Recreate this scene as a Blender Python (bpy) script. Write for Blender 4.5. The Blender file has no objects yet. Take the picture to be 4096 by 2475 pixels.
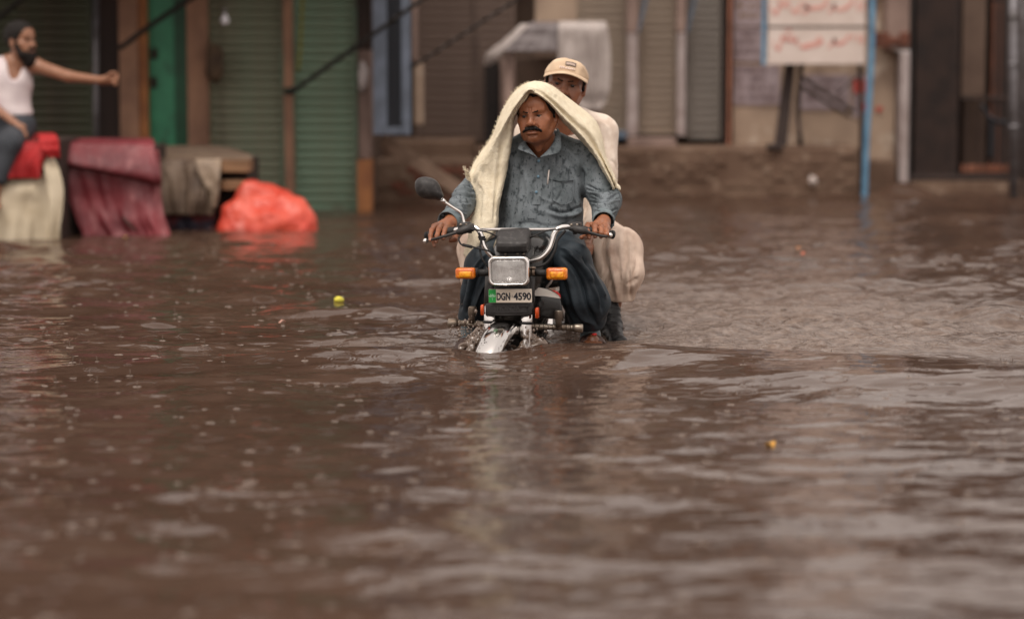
import bpy, math, random
import numpy as np
from mathutils import Vector

# ---------------------------------------------------------------- camera, sky, sun, exposure
scene = bpy.context.scene
col = scene.collection
CAM_Y, CAM_Z, LENS = -9.67, 1.20, 85.0
PITCH = math.atan(987.5 / (LENS / 36 * 4096))
cam_data = bpy.data.cameras.new('camera')
cam_data.lens = LENS
cam_data.sensor_width = 36
cam_data.clip_end = 500
cam_data.dof.use_dof = True
cam_data.dof.focus_distance = 10.15
cam_data.dof.aperture_fstop = 1.28
cam = bpy.data.objects.new('camera', cam_data)
cam.location = (0, CAM_Y, CAM_Z)
cam.rotation_euler = (math.pi / 2 - PITCH, 0, 0)
col.objects.link(cam)
scene.camera = cam

SUN_EL, SUN_AZ = math.radians(62), math.radians(200)   # high, diffuse light behind cloud
world = bpy.data.worlds.new('World')
scene.world = world
world.use_nodes = True
wn = world.node_tree
for n_ in list(wn.nodes):
    wn.nodes.remove(n_)
w_out = wn.nodes.new('ShaderNodeOutputWorld')
w_bg = wn.nodes.new('ShaderNodeBackground')
w_sky = wn.nodes.new('ShaderNodeTexSky')
w_sky.sky_type = 'NISHITA'
w_sky.sun_disc = False
w_sky.sun_elevation = SUN_EL
w_sky.sun_rotation = SUN_AZ
w_sky.dust_density = 6.0
w_sky.air_density = 1.0
w_sky.ozone_density = 1.0
w_hsv = wn.nodes.new('ShaderNodeHueSaturation')        # rain cloud: the sky's blue is greyed out
w_hsv.inputs['Saturation'].default_value = 0.12
w_tint = wn.nodes.new('ShaderNodeMixRGB')
w_tint.blend_type = 'MULTIPLY'
w_tint.inputs['Fac'].default_value = 1.0
w_tint.inputs['Color2'].default_value = (1.0, 0.895, 0.83, 1)
w_cloud = wn.nodes.new('ShaderNodeMixRGB')              # an even cloud sheet in front of most of the clear sky
w_cloud.inputs['Fac'].default_value = 0.7
w_cloud.inputs['Color2'].default_value = (8.0, 8.0, 8.0, 1)
wn.links.new(w_sky.outputs['Color'], w_hsv.inputs['Color'])
wn.links.new(w_hsv.outputs['Color'], w_cloud.inputs['Color1'])
wn.links.new(w_cloud.outputs['Color'], w_tint.inputs['Color1'])
wn.links.new(w_tint.outputs['Color'], w_bg.inputs['Color'])
wn.links.new(w_bg.outputs['Background'], w_out.inputs['Surface'])
w_bg.inputs['Strength'].default_value = 0.15

sun_data = bpy.data.lights.new('sun', 'SUN')
sun_data.energy = 1.3
sun_data.angle = math.radians(28)
sun_data.color = (1.0, 0.93, 0.85)
sun = bpy.data.objects.new('sun', sun_data)
sd = Vector((math.sin(SUN_AZ) * math.cos(SUN_EL), math.cos(SUN_AZ) * math.cos(SUN_EL), math.sin(SUN_EL)))
sun.rotation_euler = (-sd).to_track_quat('-Z', 'Y').to_euler()
sun.location = (0, -4, 12)
col.objects.link(sun)

scene.view_settings.view_transform = 'Standard'
scene.view_settings.look = 'None'
scene.view_settings.gamma = 1.0
scene.view_settings.use_curve_mapping = False
scene.view_settings.exposure = 0.18
scene.render.engine = 'CYCLES'
scene.cycles.use_denoising = True
scene.cycles.max_bounces = 6
scene.cycles.caustics_reflective = False
scene.cycles.caustics_refractive = False

RS = np.random.RandomState(7)
random.seed(7)
FPX = LENS / 36 * 4096
CP, SP = math.cos(PITCH), math.sin(PITCH)


def P(px, py, Y):
    """point of the place at distance Y that stands at this spot of the photograph (4096 wide)"""
    a = (px - 2048) / FPX
    b = (1237.5 - py) / FPX
    d = np.array([a, CP + b * SP, -SP + b * CP])
    t = (Y - CAM_Y) / d[1]
    return np.array([0, CAM_Y, CAM_Z]) + d * t


def PROJ(v):
    """world points (n,3) -> pixel x, pixel y, distance"""
    v = np.atleast_2d(v)
    dx = v[:, 0]
    dy = v[:, 1] - CAM_Y
    dz = v[:, 2] - CAM_Z
    f = dy * CP - dz * SP
    u = dy * SP + dz * CP
    return 2048 + FPX * dx / f, 1237.5 - FPX * u / f, f


def WY(py, z=0.0):
    """distance Y at which height z stands at photo row py"""
    b = (1237.5 - py) / FPX
    d1, d2 = CP + b * SP, -SP + b * CP
    return CAM_Y + d1 * (z - CAM_Z) / d2


def S(r, g, b):
    """sRGB 0-255 -> linear"""
    o = []
    for c in (r, g, b):
        c /= 255.0
        o.append(c / 12.92 if c <= 0.04045 else ((c + 0.055) / 1.055) ** 2.4)
    return tuple(o)


# ---------------------------------------------------------------- materials
MATS = {}


def mat(name, color, rough=0.6, metal=0.0, spec=0.5, color2=None, nscale=8.0, nlo=0.35, nhi=0.65, detail=5.0,
        bump=0.0, bscale=60.0, bdist=0.01, stretch=(1, 1, 1), rough2=None, coat=0.0, attr=None, sss=0.0, alpha=1.0,
        trans=0.0, ior=1.45, emit=None, estr=0.0, layers=()):
    """principled material; color2 mixes in through noise; layers = extra (color, scale, lo, hi, detail, stretch)"""
    if name in MATS:
        return MATS[name]
    m = bpy.data.materials.new(name)
    m.use_nodes = True
    nt = m.node_tree
    b = nt.nodes['Principled BSDF']
    b.inputs['Base Color'].default_value = (*color, 1)
    b.inputs['Roughness'].default_value = rough
    b.inputs['Metallic'].default_value = metal
    b.inputs['Specular IOR Level'].default_value = spec
    b.inputs['IOR'].default_value = ior
    if coat:
        b.inputs['Coat Weight'].default_value = coat
        b.inputs['Coat Roughness'].default_value = 0.08
    if trans:
        b.inputs['Transmission Weight'].default_value = trans
    if alpha < 1:
        b.inputs['Alpha'].default_value = alpha
    if sss:
        b.inputs['Subsurface Weight'].default_value = sss
        b.inputs['Subsurface Radius'].default_value = (0.012, 0.005, 0.003)
        b.inputs['Subsurface Scale'].default_value = 1.0
    if emit:
        b.inputs['Emission Color'].default_value = (*emit, 1)
        b.inputs['Emission Strength'].default_value = estr
    tc = nt.nodes.new('ShaderNodeTexCoord')

    def noise(scale, det, st, off=0.0):
        mp = nt.nodes.new('ShaderNodeMapping')
        mp.inputs['Scale'].default_value = st
        mp.inputs['Location'].default_value = (off, off * 0.7, off * 1.3)
        nt.links.new(tc.outputs['Object'], mp.inputs['Vector'])
        nz = nt.nodes.new('ShaderNodeTexNoise')
        nz.inputs['Scale'].default_value = scale
        nz.inputs['Detail'].default_value = det
        nt.links.new(mp.outputs['Vector'], nz.inputs['Vector'])
        return nz

    cur = None
    if attr:
        at = nt.nodes.new('ShaderNodeAttribute')
        at.attribute_name = attr
        cur = at.outputs['Color']
    allc = []
    if color2 is not None:
        allc.append((color2, nscale, nlo, nhi, detail, stretch))
    allc += list(layers)
    for i, (c2, sc, lo, hi, det, st) in enumerate(allc):
        nz = noise(sc, det, st, i * 3.7)
        rp = nt.nodes.new('ShaderNodeMapRange')
        rp.inputs['From Min'].default_value = lo
        rp.inputs['From Max'].default_value = hi
        nt.links.new(nz.outputs['Fac'], rp.inputs['Value'])
        mx = nt.nodes.new('ShaderNodeMixRGB')
        if cur is None:
            mx.inputs['Color1'].default_value = (*color, 1)
        else:
            nt.links.new(cur, mx.inputs['Color1'])
        if attr:
            mx.blend_type = 'MULTIPLY'
        mx.inputs['Color2'].default_value = (*c2, 1)
        nt.links.new(rp.outputs['Result'], mx.inputs['Fac'])
        cur = mx.outputs['Color']
        if rough2 is not None and i == 0:
            rr = nt.nodes.new('ShaderNodeMapRange')
            rr.inputs['From Min'].default_value = lo
            rr.inputs['From Max'].default_value = hi
            rr.inputs['To Min'].default_value = rough
            rr.inputs['To Max'].default_value = rough2
            nt.links.new(nz.outputs['Fac'], rr.inputs['Value'])
            nt.links.new(rr.outputs['Result'], b.inputs['Roughness'])
    if cur is not None:
        nt.links.new(cur, b.inputs['Base Color'])
    if bump:
        nz = noise(bscale, 4.0, stretch, 11.0)
        bp = nt.nodes.new('ShaderNodeBump')
        bp.inputs['Strength'].default_value = bump
        bp.inputs['Distance'].default_value = bdist
        nt.links.new(nz.outputs['Fac'], bp.inputs['Height'])
        nt.links.new(bp.outputs['Normal'], b.inputs['Normal'])
    MATS[name] = m
    return m


# ---------------------------------------------------------------- things, parts
class Thing:
    pass


def tag(o, label=None, cat=None, group=None, kind=None):
    if label:
        o['label'] = label
    if cat:
        o['category'] = cat
    if group:
        o['group'] = group
    if kind:
        o['kind'] = kind
    return o


def thing(name, label, cat, loc=(0, 0, 0), group=None):
    o = bpy.data.objects.new(name, None)
    o.empty_display_size = 0.1
    o.location = loc
    col.objects.link(o)
    o['_loc'] = list(map(float, loc))
    return tag(o, label, cat, group)


def origin(o):
    while o.parent is not None:
        o = o.parent
    return np.array(o.get('_loc', (0, 0, 0)), float)


def mesh_np(name, v, f):
    """mesh from arrays; f is an (n,k) int array, or a list of such arrays / index tuples"""
    me = bpy.data.meshes.new(name)
    v = np.asarray(v, np.float32)
    if isinstance(f, np.ndarray):
        f = [f]
    if len(f) and not isinstance(f[0], np.ndarray):
        me.from_pydata([tuple(map(float, q)) for q in v], [], [tuple(int(i) for i in q) for q in f])
    else:
        loops = np.concatenate([a.ravel() for a in f]).astype(np.int32)
        tot = np.concatenate([np.full(len(a), a.shape[1], np.int32) for a in f])
        st = np.concatenate([[0], np.cumsum(tot)[:-1]]).astype(np.int32)
        me.vertices.add(len(v))
        me.vertices.foreach_set('co', v.ravel())
        me.loops.add(len(loops))
        me.loops.foreach_set('vertex_index', loops)
        me.polygons.add(len(tot))
        me.polygons.foreach_set('loop_start', st)
    me.update(calc_edges=True)
    return me


def obj(name, v, f, m, parent=None, smooth=True, bevel=0.0, seg=2, label=None, cat=None, group=None, kind=None,
        colors=None, loc=None, sub=0):
    v = np.asarray(v, float)
    base = np.zeros(3)
    if parent is not None:
        base = origin(parent)
    elif loc is not None:
        base = np.asarray(loc, float)
    me = mesh_np(name, v - base, f)
    me.materials.append(m)
    if smooth:
        me.polygons.foreach_set('use_smooth', np.ones(len(me.polygons), bool))
    if colors is not None:
        a = me.color_attributes.new('Col', 'FLOAT_COLOR', 'POINT')
        c4 = np.ones((len(v), 4), np.float32)
        c4[:, :3] = colors
        a.data.foreach_set('color', c4.ravel())
    o = bpy.data.objects.new(name, me)
    col.objects.link(o)
    if parent is not None:
        o.parent = parent
    elif loc is not None:
        o.location = loc
        o['_loc'] = list(map(float, loc))
    if bevel:
        bv = o.modifiers.new('bevel', 'BEVEL')
        bv.width = bevel
        bv.segments = seg
        bv.limit_method = 'ANGLE'
        bv.angle_limit = math.radians(28)
    if sub:
        sb = o.modifiers.new('subdivision', 'SUBSURF')
        sb.levels = sb.render_levels = sub
    return tag(o, label, cat, group, kind)


class MB:
    """collects shapes of one part"""
    def __init__(self):
        self.v, self.f = [], []
        self.n = 0

    def add(self, v, f):
        v = np.asarray(v, float)
        self.v.append(v)
        for q in f:
            self.f.append(tuple(int(i) + self.n for i in q))
        self.n += len(v)
        return self

    def box(self, lo, hi, R=None, c=None):
        v, f = box(lo, hi)
        if R is not None:
            v = v @ np.asarray(R).T + np.asarray(c)
        return self.add(v, f)

    def tube(self, *a, **k):
        return self.add(*tube(*a, **k))

    def loft(self, *a, **k):
        return self.add(*loft(*a, **k))

    def done(self, name, m, parent=None, **k):
        return obj(name, np.concatenate(self.v), self.f, m, parent, **k)


def box(lo, hi):
    (a, b, c), (d, e, g) = lo, hi
    v = np.array([(a, b, c), (d, b, c), (d, e, c), (a, e, c), (a, b, g), (d, b, g), (d, e, g), (a, e, g)], float)
    f = [(0, 3, 2, 1), (4, 5, 6, 7), (0, 1, 5, 4), (1, 2, 6, 5), (2, 3, 7, 6), (3, 0, 4, 7)]
    return v, f


def cat_rom(pts, n):
    """smooth curve through points (m,k) -> (n,k)"""
    p = np.asarray(pts, float)
    m = len(p)
    if m == 2:
        t = np.linspace(0, 1, n)[:, None]
        return p[0] * (1 - t) + p[1] * t
    ext = np.vstack([2 * p[0] - p[1], p, 2 * p[-1] - p[-2]])
    t = np.linspace(0, m - 1 - 1e-9, n)
    i = np.floor(t).astype(int)
    u = (t - i)[:, None]
    a, b, c, d = ext[i], ext[i + 1], ext[i + 2], ext[i + 3]
    return 0.5 * (2 * b + (c - a) * u + (2 * a - 5 * b + 4 * c - d) * u * u + (3 * b - a - 3 * c + d) * u ** 3)


def tube(pts, r, n=10, steps=0, caps=True, squash=None):
    """tube along points; r a number or one per point"""
    p = np.asarray(pts, float)
    rr = np.full(len(p), r, float) if np.isscalar(r) else np.asarray(r, float)
    if steps:
        q = cat_rom(np.column_stack([p, rr]), steps)
        p, rr = q[:, :3], np.maximum(q[:, 3], 1e-4)
    tg = np.gradient(p, axis=0)
    tg /= np.linalg.norm(tg, axis=1)[:, None] + 1e-12
    up = np.array([0, 0, 1.0]) if abs(tg[0][2]) < 0.9 else np.array([0, 1.0, 0])
    a = np.cross(tg[0], up)
    a /= np.linalg.norm(a)
    v = []
    ang = np.linspace(0, 2 * math.pi, n, endpoint=False)
    for i in range(len(p)):
        a = a - tg[i] * np.dot(a, tg[i])
        a /= np.linalg.norm(a) + 1e-12
        b = np.cross(tg[i], a)
        s2 = 1.0 if squash is None else squash
        v.append(p[i] + rr[i] * (np.cos(ang)[:, None] * a + s2 * np.sin(ang)[:, None] * b))
    v = np.concatenate(v)
    f = []
    for i in range(len(p) - 1):
        for j in range(n):
            k = (j + 1) % n
            f.append((i * n + j, i * n + k, (i + 1) * n + k, (i + 1) * n + j))
    if caps:
        f.append(tuple(range(n))[::-1])
        f.append(tuple((len(p) - 1) * n + j for j in range(n)))
    return v, f


def loft(rings, cap0=True, cap1=True, closed=True):
    """skin a list of equal rings"""
    n = len(rings[0])
    v = np.concatenate([np.asarray(r, float) for r in rings])
    f = []
    for i in range(len(rings) - 1):
        for j in range(n if closed else n - 1):
            k = (j + 1) % n
            f.append((i * n + j, i * n + k, (i + 1) * n + k, (i + 1) * n + j))
    if cap0 and closed:
        f.append(tuple(range(n))[::-1])
    if cap1 and closed:
        f.append(tuple((len(rings) - 1) * n + j for j in range(n)))
    return v, f


def rrect(w, h, r, n=5):
    """rounded rectangle outline (x,z), counter-clockwise"""
    o = []
    for cx, cz, a0 in ((w / 2 - r, h / 2 - r, 0), (-w / 2 + r, h / 2 - r, 90), (-w / 2 + r, -h / 2 + r, 180), (w / 2 - r, -h / 2 + r, 270)):
        for i in range(n):
            a = math.radians(a0 + 90 * i / (n - 1))
            o.append((cx + r * math.cos(a), cz + r * math.sin(a)))
    return np.array(o)


def rot(yaw=0, pitch=0, roll=0):
    """yaw about Z, pitch about X, roll about Y (degrees)"""
    y, p, r = map(math.radians, (yaw, pitch, roll))
    Rz = np.array([[math.cos(y), -math.sin(y), 0], [math.sin(y), math.cos(y), 0], [0, 0, 1]])
    Rx = np.array([[1, 0, 0], [0, math.cos(p), -math.sin(p)], [0, math.sin(p), math.cos(p)]])
    Ry = np.array([[math.cos(r), 0, math.sin(r)], [0, 1, 0], [-math.sin(r), 0, math.cos(r)]])
    return Rz @ Rx @ Ry


def ring3(o2, y, sx=1.0, sz=1.0, dx=0.0, dz=0.0):
    return np.column_stack([o2[:, 0] * sx + dx, np.full(len(o2), y), o2[:, 1] * sz + dz])


def sphere(c, r, nu=12, nv=8):
    c = np.asarray(c, float)
    r = np.full(3, r, float) if np.isscalar(r) else np.asarray(r, float)
    v = [c + r * np.array([0, 0, -1.0])]
    for i in range(1, nv):
        t = -math.pi / 2 + math.pi * i / nv
        for j in range(nu):
            a = 2 * math.pi * j / nu
            v.append(c + r * np.array([math.cos(t) * math.cos(a), math.cos(t) * math.sin(a), math.sin(t)]))
    v.append(c + r * np.array([0, 0, 1.0]))
    f = []
    for j in range(nu):
        f.append((0, 1 + (j + 1) % nu, 1 + j))
    for i in range(nv - 2):
        for j in range(nu):
            k = (j + 1) % nu
            f.append((1 + i * nu + j, 1 + i * nu + k, 1 + (i + 1) * nu + k, 1 + (i + 1) * nu + j))
    L = len(v) - 1
    b = 1 + (nv - 2) * nu
    for j in range(nu):
        f.append((b + j, b + (j + 1) % nu, L))
    return np.array(v), f


# ---------------------------------------------------------------- smooth solids grown from distance fields
class Vol:
    def __init__(self, lo, hi, h):
        self.lo = np.asarray(lo, float)
        self.h = h
        self.n = np.ceil((np.asarray(hi, float) - self.lo) / h).astype(int) + 1
        self.f = np.full(self.n, 1.0, np.float32)

    def _sl(self, lo, hi):
        a = np.maximum(np.floor((np.asarray(lo) - self.lo) / self.h).astype(int), 0)
        b = np.minimum(np.ceil((np.asarray(hi) - self.lo) / self.h).astype(int) + 1, self.n)
        if (b <= a).any():
            return None
        s = tuple(slice(int(i), int(j)) for i, j in zip(a, b))
        ax = [self.lo[k] + self.h * np.arange(a[k], b[k]) for k in range(3)]
        X, Y, Z = np.meshgrid(*ax, indexing='ij', sparse=True)
        return s, X, Y, Z

    def _mix(self, s, d, k):
        a = self.f[s]
        d = d.astype(np.float32)
        if k <= 0:
            self.f[s] = np.minimum(a, d)
        else:
            h = np.clip(0.5 + 0.5 * (a - d) / k, 0, 1)
            self.f[s] = a * (1 - h) + d * h - k * h * (1 - h)

    def _cut(self, s, d, k):
        a = self.f[s]
        d = -d.astype(np.float32)
        if k <= 0:
            self.f[s] = np.maximum(a, d)
        else:
            h = np.clip(0.5 - 0.5 * (a - d) / k, 0, 1)
            self.f[s] = a * (1 - h) + d * h + k * h * (1 - h)

    def cone(self, a, b, ra, rb, k=0.02, cut=False):
        a, b = np.asarray(a, float), np.asarray(b, float)
        m = max(ra, rb) + 2 * max(k, self.h) + 0.004
        q = self._sl(np.minimum(a, b) - m, np.maximum(a, b) + m)
        if q is None:
            return self
        s, X, Y, Z = q
        ab = b - a
        L2 = float(ab @ ab) + 1e-12
        t = np.clip(((X - a[0]) * ab[0] + (Y - a[1]) * ab[1] + (Z - a[2]) * ab[2]) / L2, 0, 1)
        d = np.sqrt((X - a[0] - t * ab[0]) ** 2 + (Y - a[1] - t * ab[1]) ** 2 + (Z - a[2] - t * ab[2]) ** 2) - (ra + (rb - ra) * t)
        (self._cut if cut else self._mix)(s, d, k)
        return self

    def chain(self, pts, rs, k=0.02):
        for i in range(len(pts) - 1):
            self.cone(pts[i], pts[i + 1], rs[i], rs[i + 1], k if i == 0 else min(k, 0.02))
        return self

    def ell(self, c, r, k=0.02, R=None, cut=False):
        c, r = np.asarray(c, float), np.asarray(r, float)
        m = (r if R is None else np.full(3, r.max())) + 2 * max(k, self.h) + 0.004
        q = self._sl(c - m, c + m)
        if q is None:
            return self
        s, X, Y, Z = q
        x, y, z = X - c[0], Y - c[1], Z - c[2]
        if R is not None:
            R = np.asarray(R)
            x, y, z = (R[0, 0] * x + R[1, 0] * y + R[2, 0] * z, R[0, 1] * x + R[1, 1] * y + R[2, 1] * z, R[0, 2] * x + R[1, 2] * y + R[2, 2] * z)
        k0 = np.sqrt((x / r[0]) ** 2 + (y / r[1]) ** 2 + (z / r[2]) ** 2)
        k1 = np.sqrt((x / r[0] ** 2) ** 2 + (y / r[1] ** 2) ** 2 + (z / r[2] ** 2) ** 2)
        d = k0 * (k0 - 1) / np.maximum(k1, 1e-6)
        (self._cut if cut else self._mix)(s, d, k)
        return self

    def plane_cut(self, p, n, k=0.005):
        """remove everything on the side n points to"""
        p, n = np.asarray(p, float), np.asarray(n, float)
        n = n / np.linalg.norm(n)
        s, X, Y, Z = self._sl(self.lo, self.lo + self.h * self.n)
        d = -((X - p[0]) * n[0] + (Y - p[1]) * n[1] + (Z - p[2]) * n[2])
        self._cut(s, d + 0 * self.f[s], k)
        return self

    def mesh(self, smooth=1):
        f = self.f
        s = f < 0
        c = np.zeros(np.array(f.shape) - 1, np.uint8)
        for i in (0, 1):
            for j in (0, 1):
                for k in (0, 1):
                    c += s[i:c.shape[0] + i, j:c.shape[1] + j, k:c.shape[2] + k]
        act = (c > 0) & (c < 8)
        idx = np.full(c.shape, -1, np.int64)
        cells = np.argwhere(act)
        idx[act] = np.arange(len(cells))
        acc = np.zeros((len(cells), 3))
        cnt = np.zeros(len(cells))
        cor = [(i, j, k) for i in (0, 1) for j in (0, 1) for k in (0, 1)]
        for a in cor:
            for ax in range(3):
                if a[ax]:
                    continue
                b = list(a)
                b[ax] = 1
                fa = f[cells[:, 0] + a[0], cells[:, 1] + a[1], cells[:, 2] + a[2]]
                fb = f[cells[:, 0] + b[0], cells[:, 1] + b[1], cells[:, 2] + b[2]]
                x = (fa < 0) != (fb < 0)
                t = np.where(x, fa / np.where(fa - fb == 0, 1, fa - fb), 0)
                p = np.array(a, float)[None].repeat(len(cells), 0)
                p[:, ax] += t
                acc[x] += p[x]
                cnt += x
        v = self.lo + self.h * (cells + acc / np.maximum(cnt, 1)[:, None])
        qs = []
        for ax in range(3):
            u, w = (ax + 1) % 3, (ax + 2) % 3
            sa = [slice(1, -1)] * 3
            sb = [slice(1, -1)] * 3
            sa[ax] = slice(0, -1)
            sb[ax] = slice(1, None)
            A, B = s[tuple(sa)], s[tuple(sb)]
            e = np.argwhere(A != B)
            if not len(e):
                continue
            inside = A[tuple(e.T)]
            e = e + 1
            e[:, ax] -= 1
            def g(du, dw):
                q = e.copy()
                q[:, u] += du
                q[:, w] += dw
                return idx[q[:, 0], q[:, 1], q[:, 2]]
            quad = np.column_stack([g(-1, -1), g(0, -1), g(0, 0), g(-1, 0)])
            quad[~inside] = quad[~inside][:, ::-1]
            qs.append(quad)
        q = np.concatenate(qs)
        q = q[(q >= 0).all(1)]
        v = relax(v, q, smooth)
        return v, q


def relax(v, q, it, w=0.5):
    if it <= 0:
        return v
    e = np.concatenate([q[:, [0, 1]], q[:, [1, 2]], q[:, [2, 3]], q[:, [3, 0]]])
    n = len(v)
    deg = np.bincount(e[:, 0], minlength=n) + np.bincount(e[:, 1], minlength=n)
    deg = np.maximum(deg, 1)
    for _ in range(it):
        s = np.column_stack([np.bincount(e[:, 0], v[e[:, 1], k], n) + np.bincount(e[:, 1], v[e[:, 0], k], n) for k in range(3)])
        v = v * (1 - w) + w * s / deg[:, None]
    return v


def normals(v, q):
    a = np.cross(v[q[:, 2]] - v[q[:, 0]], v[q[:, 3]] - v[q[:, 1]])
    n = np.zeros_like(v)
    for k in range(4):
        for c in range(3):
            n[:, c] += np.bincount(q[:, k], a[:, c], len(v))
    return n / (np.linalg.norm(n, axis=1)[:, None] + 1e-12)


def vnoise(p, scale, seed=0):
    """smooth value noise, roughly -1..1"""
    p = np.asarray(p, float) * scale + seed * 17.31 + 100.0
    i = np.floor(p).astype(np.int64)
    u = p - i
    u = u * u * (3 - 2 * u)
    o = np.zeros(len(p))
    for a in (0, 1):
        for b in (0, 1):
            for c in (0, 1):
                h = ((i[:, 0] + a) * 374761393 + (i[:, 1] + b) * 668265263 + (i[:, 2] + c) * 2147483647 + seed * 974711) & 0xffffffff
                h = ((h ^ (h >> 13)) * 1274126177) & 0xffffffff
                h = (h ^ (h >> 16)) & 0xffff
                w = (u[:, 0] if a else 1 - u[:, 0]) * (u[:, 1] if b else 1 - u[:, 1]) * (u[:, 2] if c else 1 - u[:, 2])
                o += w * (h / 32767.5 - 1)
    return o


def segdist(x, y, poly):
    """distance of points to a polyline and the place along it (0-1)"""
    best = np.full(len(x), 1e9)
    along = np.zeros(len(x))
    n = len(poly) - 1
    for i in range(n):
        (ax, ay), (bx, by) = poly[i], poly[i + 1]
        dx, dy = bx - ax, by - ay
        t = np.clip(((x - ax) * dx + (y - ay) * dy) / (dx * dx + dy * dy + 1e-9), 0, 1)
        d = np.hypot(x - ax - t * dx, y - ay - t * dy)
        m = d < best
        best[m] = d[m]
        along[m] = (i + t[m]) / n
    return best, along


def folds(v, q, lst, ymax=None):
    """sculpt cloth folds: lst of (photo polyline, width px, height m); a crease has negative height"""
    n = normals(v, q)
    x, y, d = PROJ(v)
    face = np.clip(-n[:, 1] * 3 + 0.3, 0, 1)
    amt = np.zeros(len(v))
    for poly, w, a in lst:
        if len(poly) > 2:
            poly = [tuple(t) for t in cat_rom(poly, 4 * len(poly))]
        ds, t = segdist(x, y, poly)
        amt += a * np.exp(-(ds / w) ** 2) * np.clip(np.minimum(t, 1 - t) * 6 + 0.25, 0, 1)
    return v + n * (amt * face)[:, None]


def surf(v, px, py, rad=9.0):
    """front-most point of a mesh under a photo pixel"""
    x, y, d = PROJ(v)
    m = np.hypot(x - px, y - py) < rad
    if not m.any():
        m = np.hypot(x - px, y - py) < rad * 4
    c = v[m]
    i = np.argsort(d[m])[:max(1, m.sum() // 4)]
    Y = c[i][:, 1].mean()
    return P(px, py, Y)


def text_mesh(body, bold=0.0, shear=0.0, extrude=0.05):
    cu = bpy.data.curves.new('lettering', 'FONT')
    cu.body = body
    cu.size = 1.0
    cu.offset = bold
    cu.shear = shear
    cu.extrude = extrude
    cu.resolution_u = 4
    o = bpy.data.objects.new('lettering', cu)
    col.objects.link(o)
    dg = bpy.context.evaluated_depsgraph_get()
    me = bpy.data.meshes.new_from_object(o.evaluated_get(dg))
    v = np.zeros(len(me.vertices) * 3)
    me.vertices.foreach_get('co', v)
    v = v.reshape(-1, 3)
    f = [tuple(p.vertices) for p in me.polygons]
    bpy.data.objects.remove(o)
    bpy.data.curves.remove(cu)
    bpy.data.meshes.remove(me)
    return v, f


def lettering(body, x0, x1, z0, z1, thick=0.0015, bold=0.0, shear=0.0):
    """text fitted into a rectangle; returns points with x right, y toward the viewer negative, z up"""
    v, f = text_mesh(body, bold, shear)
    lo, hi = v.min(0), v.max(0)
    s = (v - lo) / np.maximum(hi - lo, 1e-9)
    o = np.column_stack([x0 + s[:, 0] * (x1 - x0), -s[:, 2] * thick, z0 + s[:, 1] * (z1 - z0)])
    return o, f

# ================================================================ SETTING: flooded street
GROUND_Z = -0.50
m_ground = mat('wet_asphalt', (0.045, 0.04, 0.036), 0.7, color2=(0.07, 0.06, 0.05), nscale=2.0, bump=0.4, bscale=40)
gv, gf = [], []
obj('street_ground', *box((-120, -80, GROUND_Z - 0.3), (120, 120, GROUND_Z)), m_ground, smooth=False, kind='structure',
    label='flooded street bed under the muddy water')

wr = np.random.RandomState(3)
WAVES = []
for i in range(110):
    lam = math.exp(wr.uniform(math.log(0.065), math.log(0.95)))
    th = math.radians(90 + wr.normal(0, 38))
    slope = 0.0135 * (0.8 if lam < 0.12 else 1.0) * (1.25 if lam > 0.3 else 1.0)
    WAVES.append((2 * math.pi / lam * math.cos(th), 2 * math.pi / lam * math.sin(th), wr.uniform(0, 6.28), slope * lam / 6.283, lam))


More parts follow.
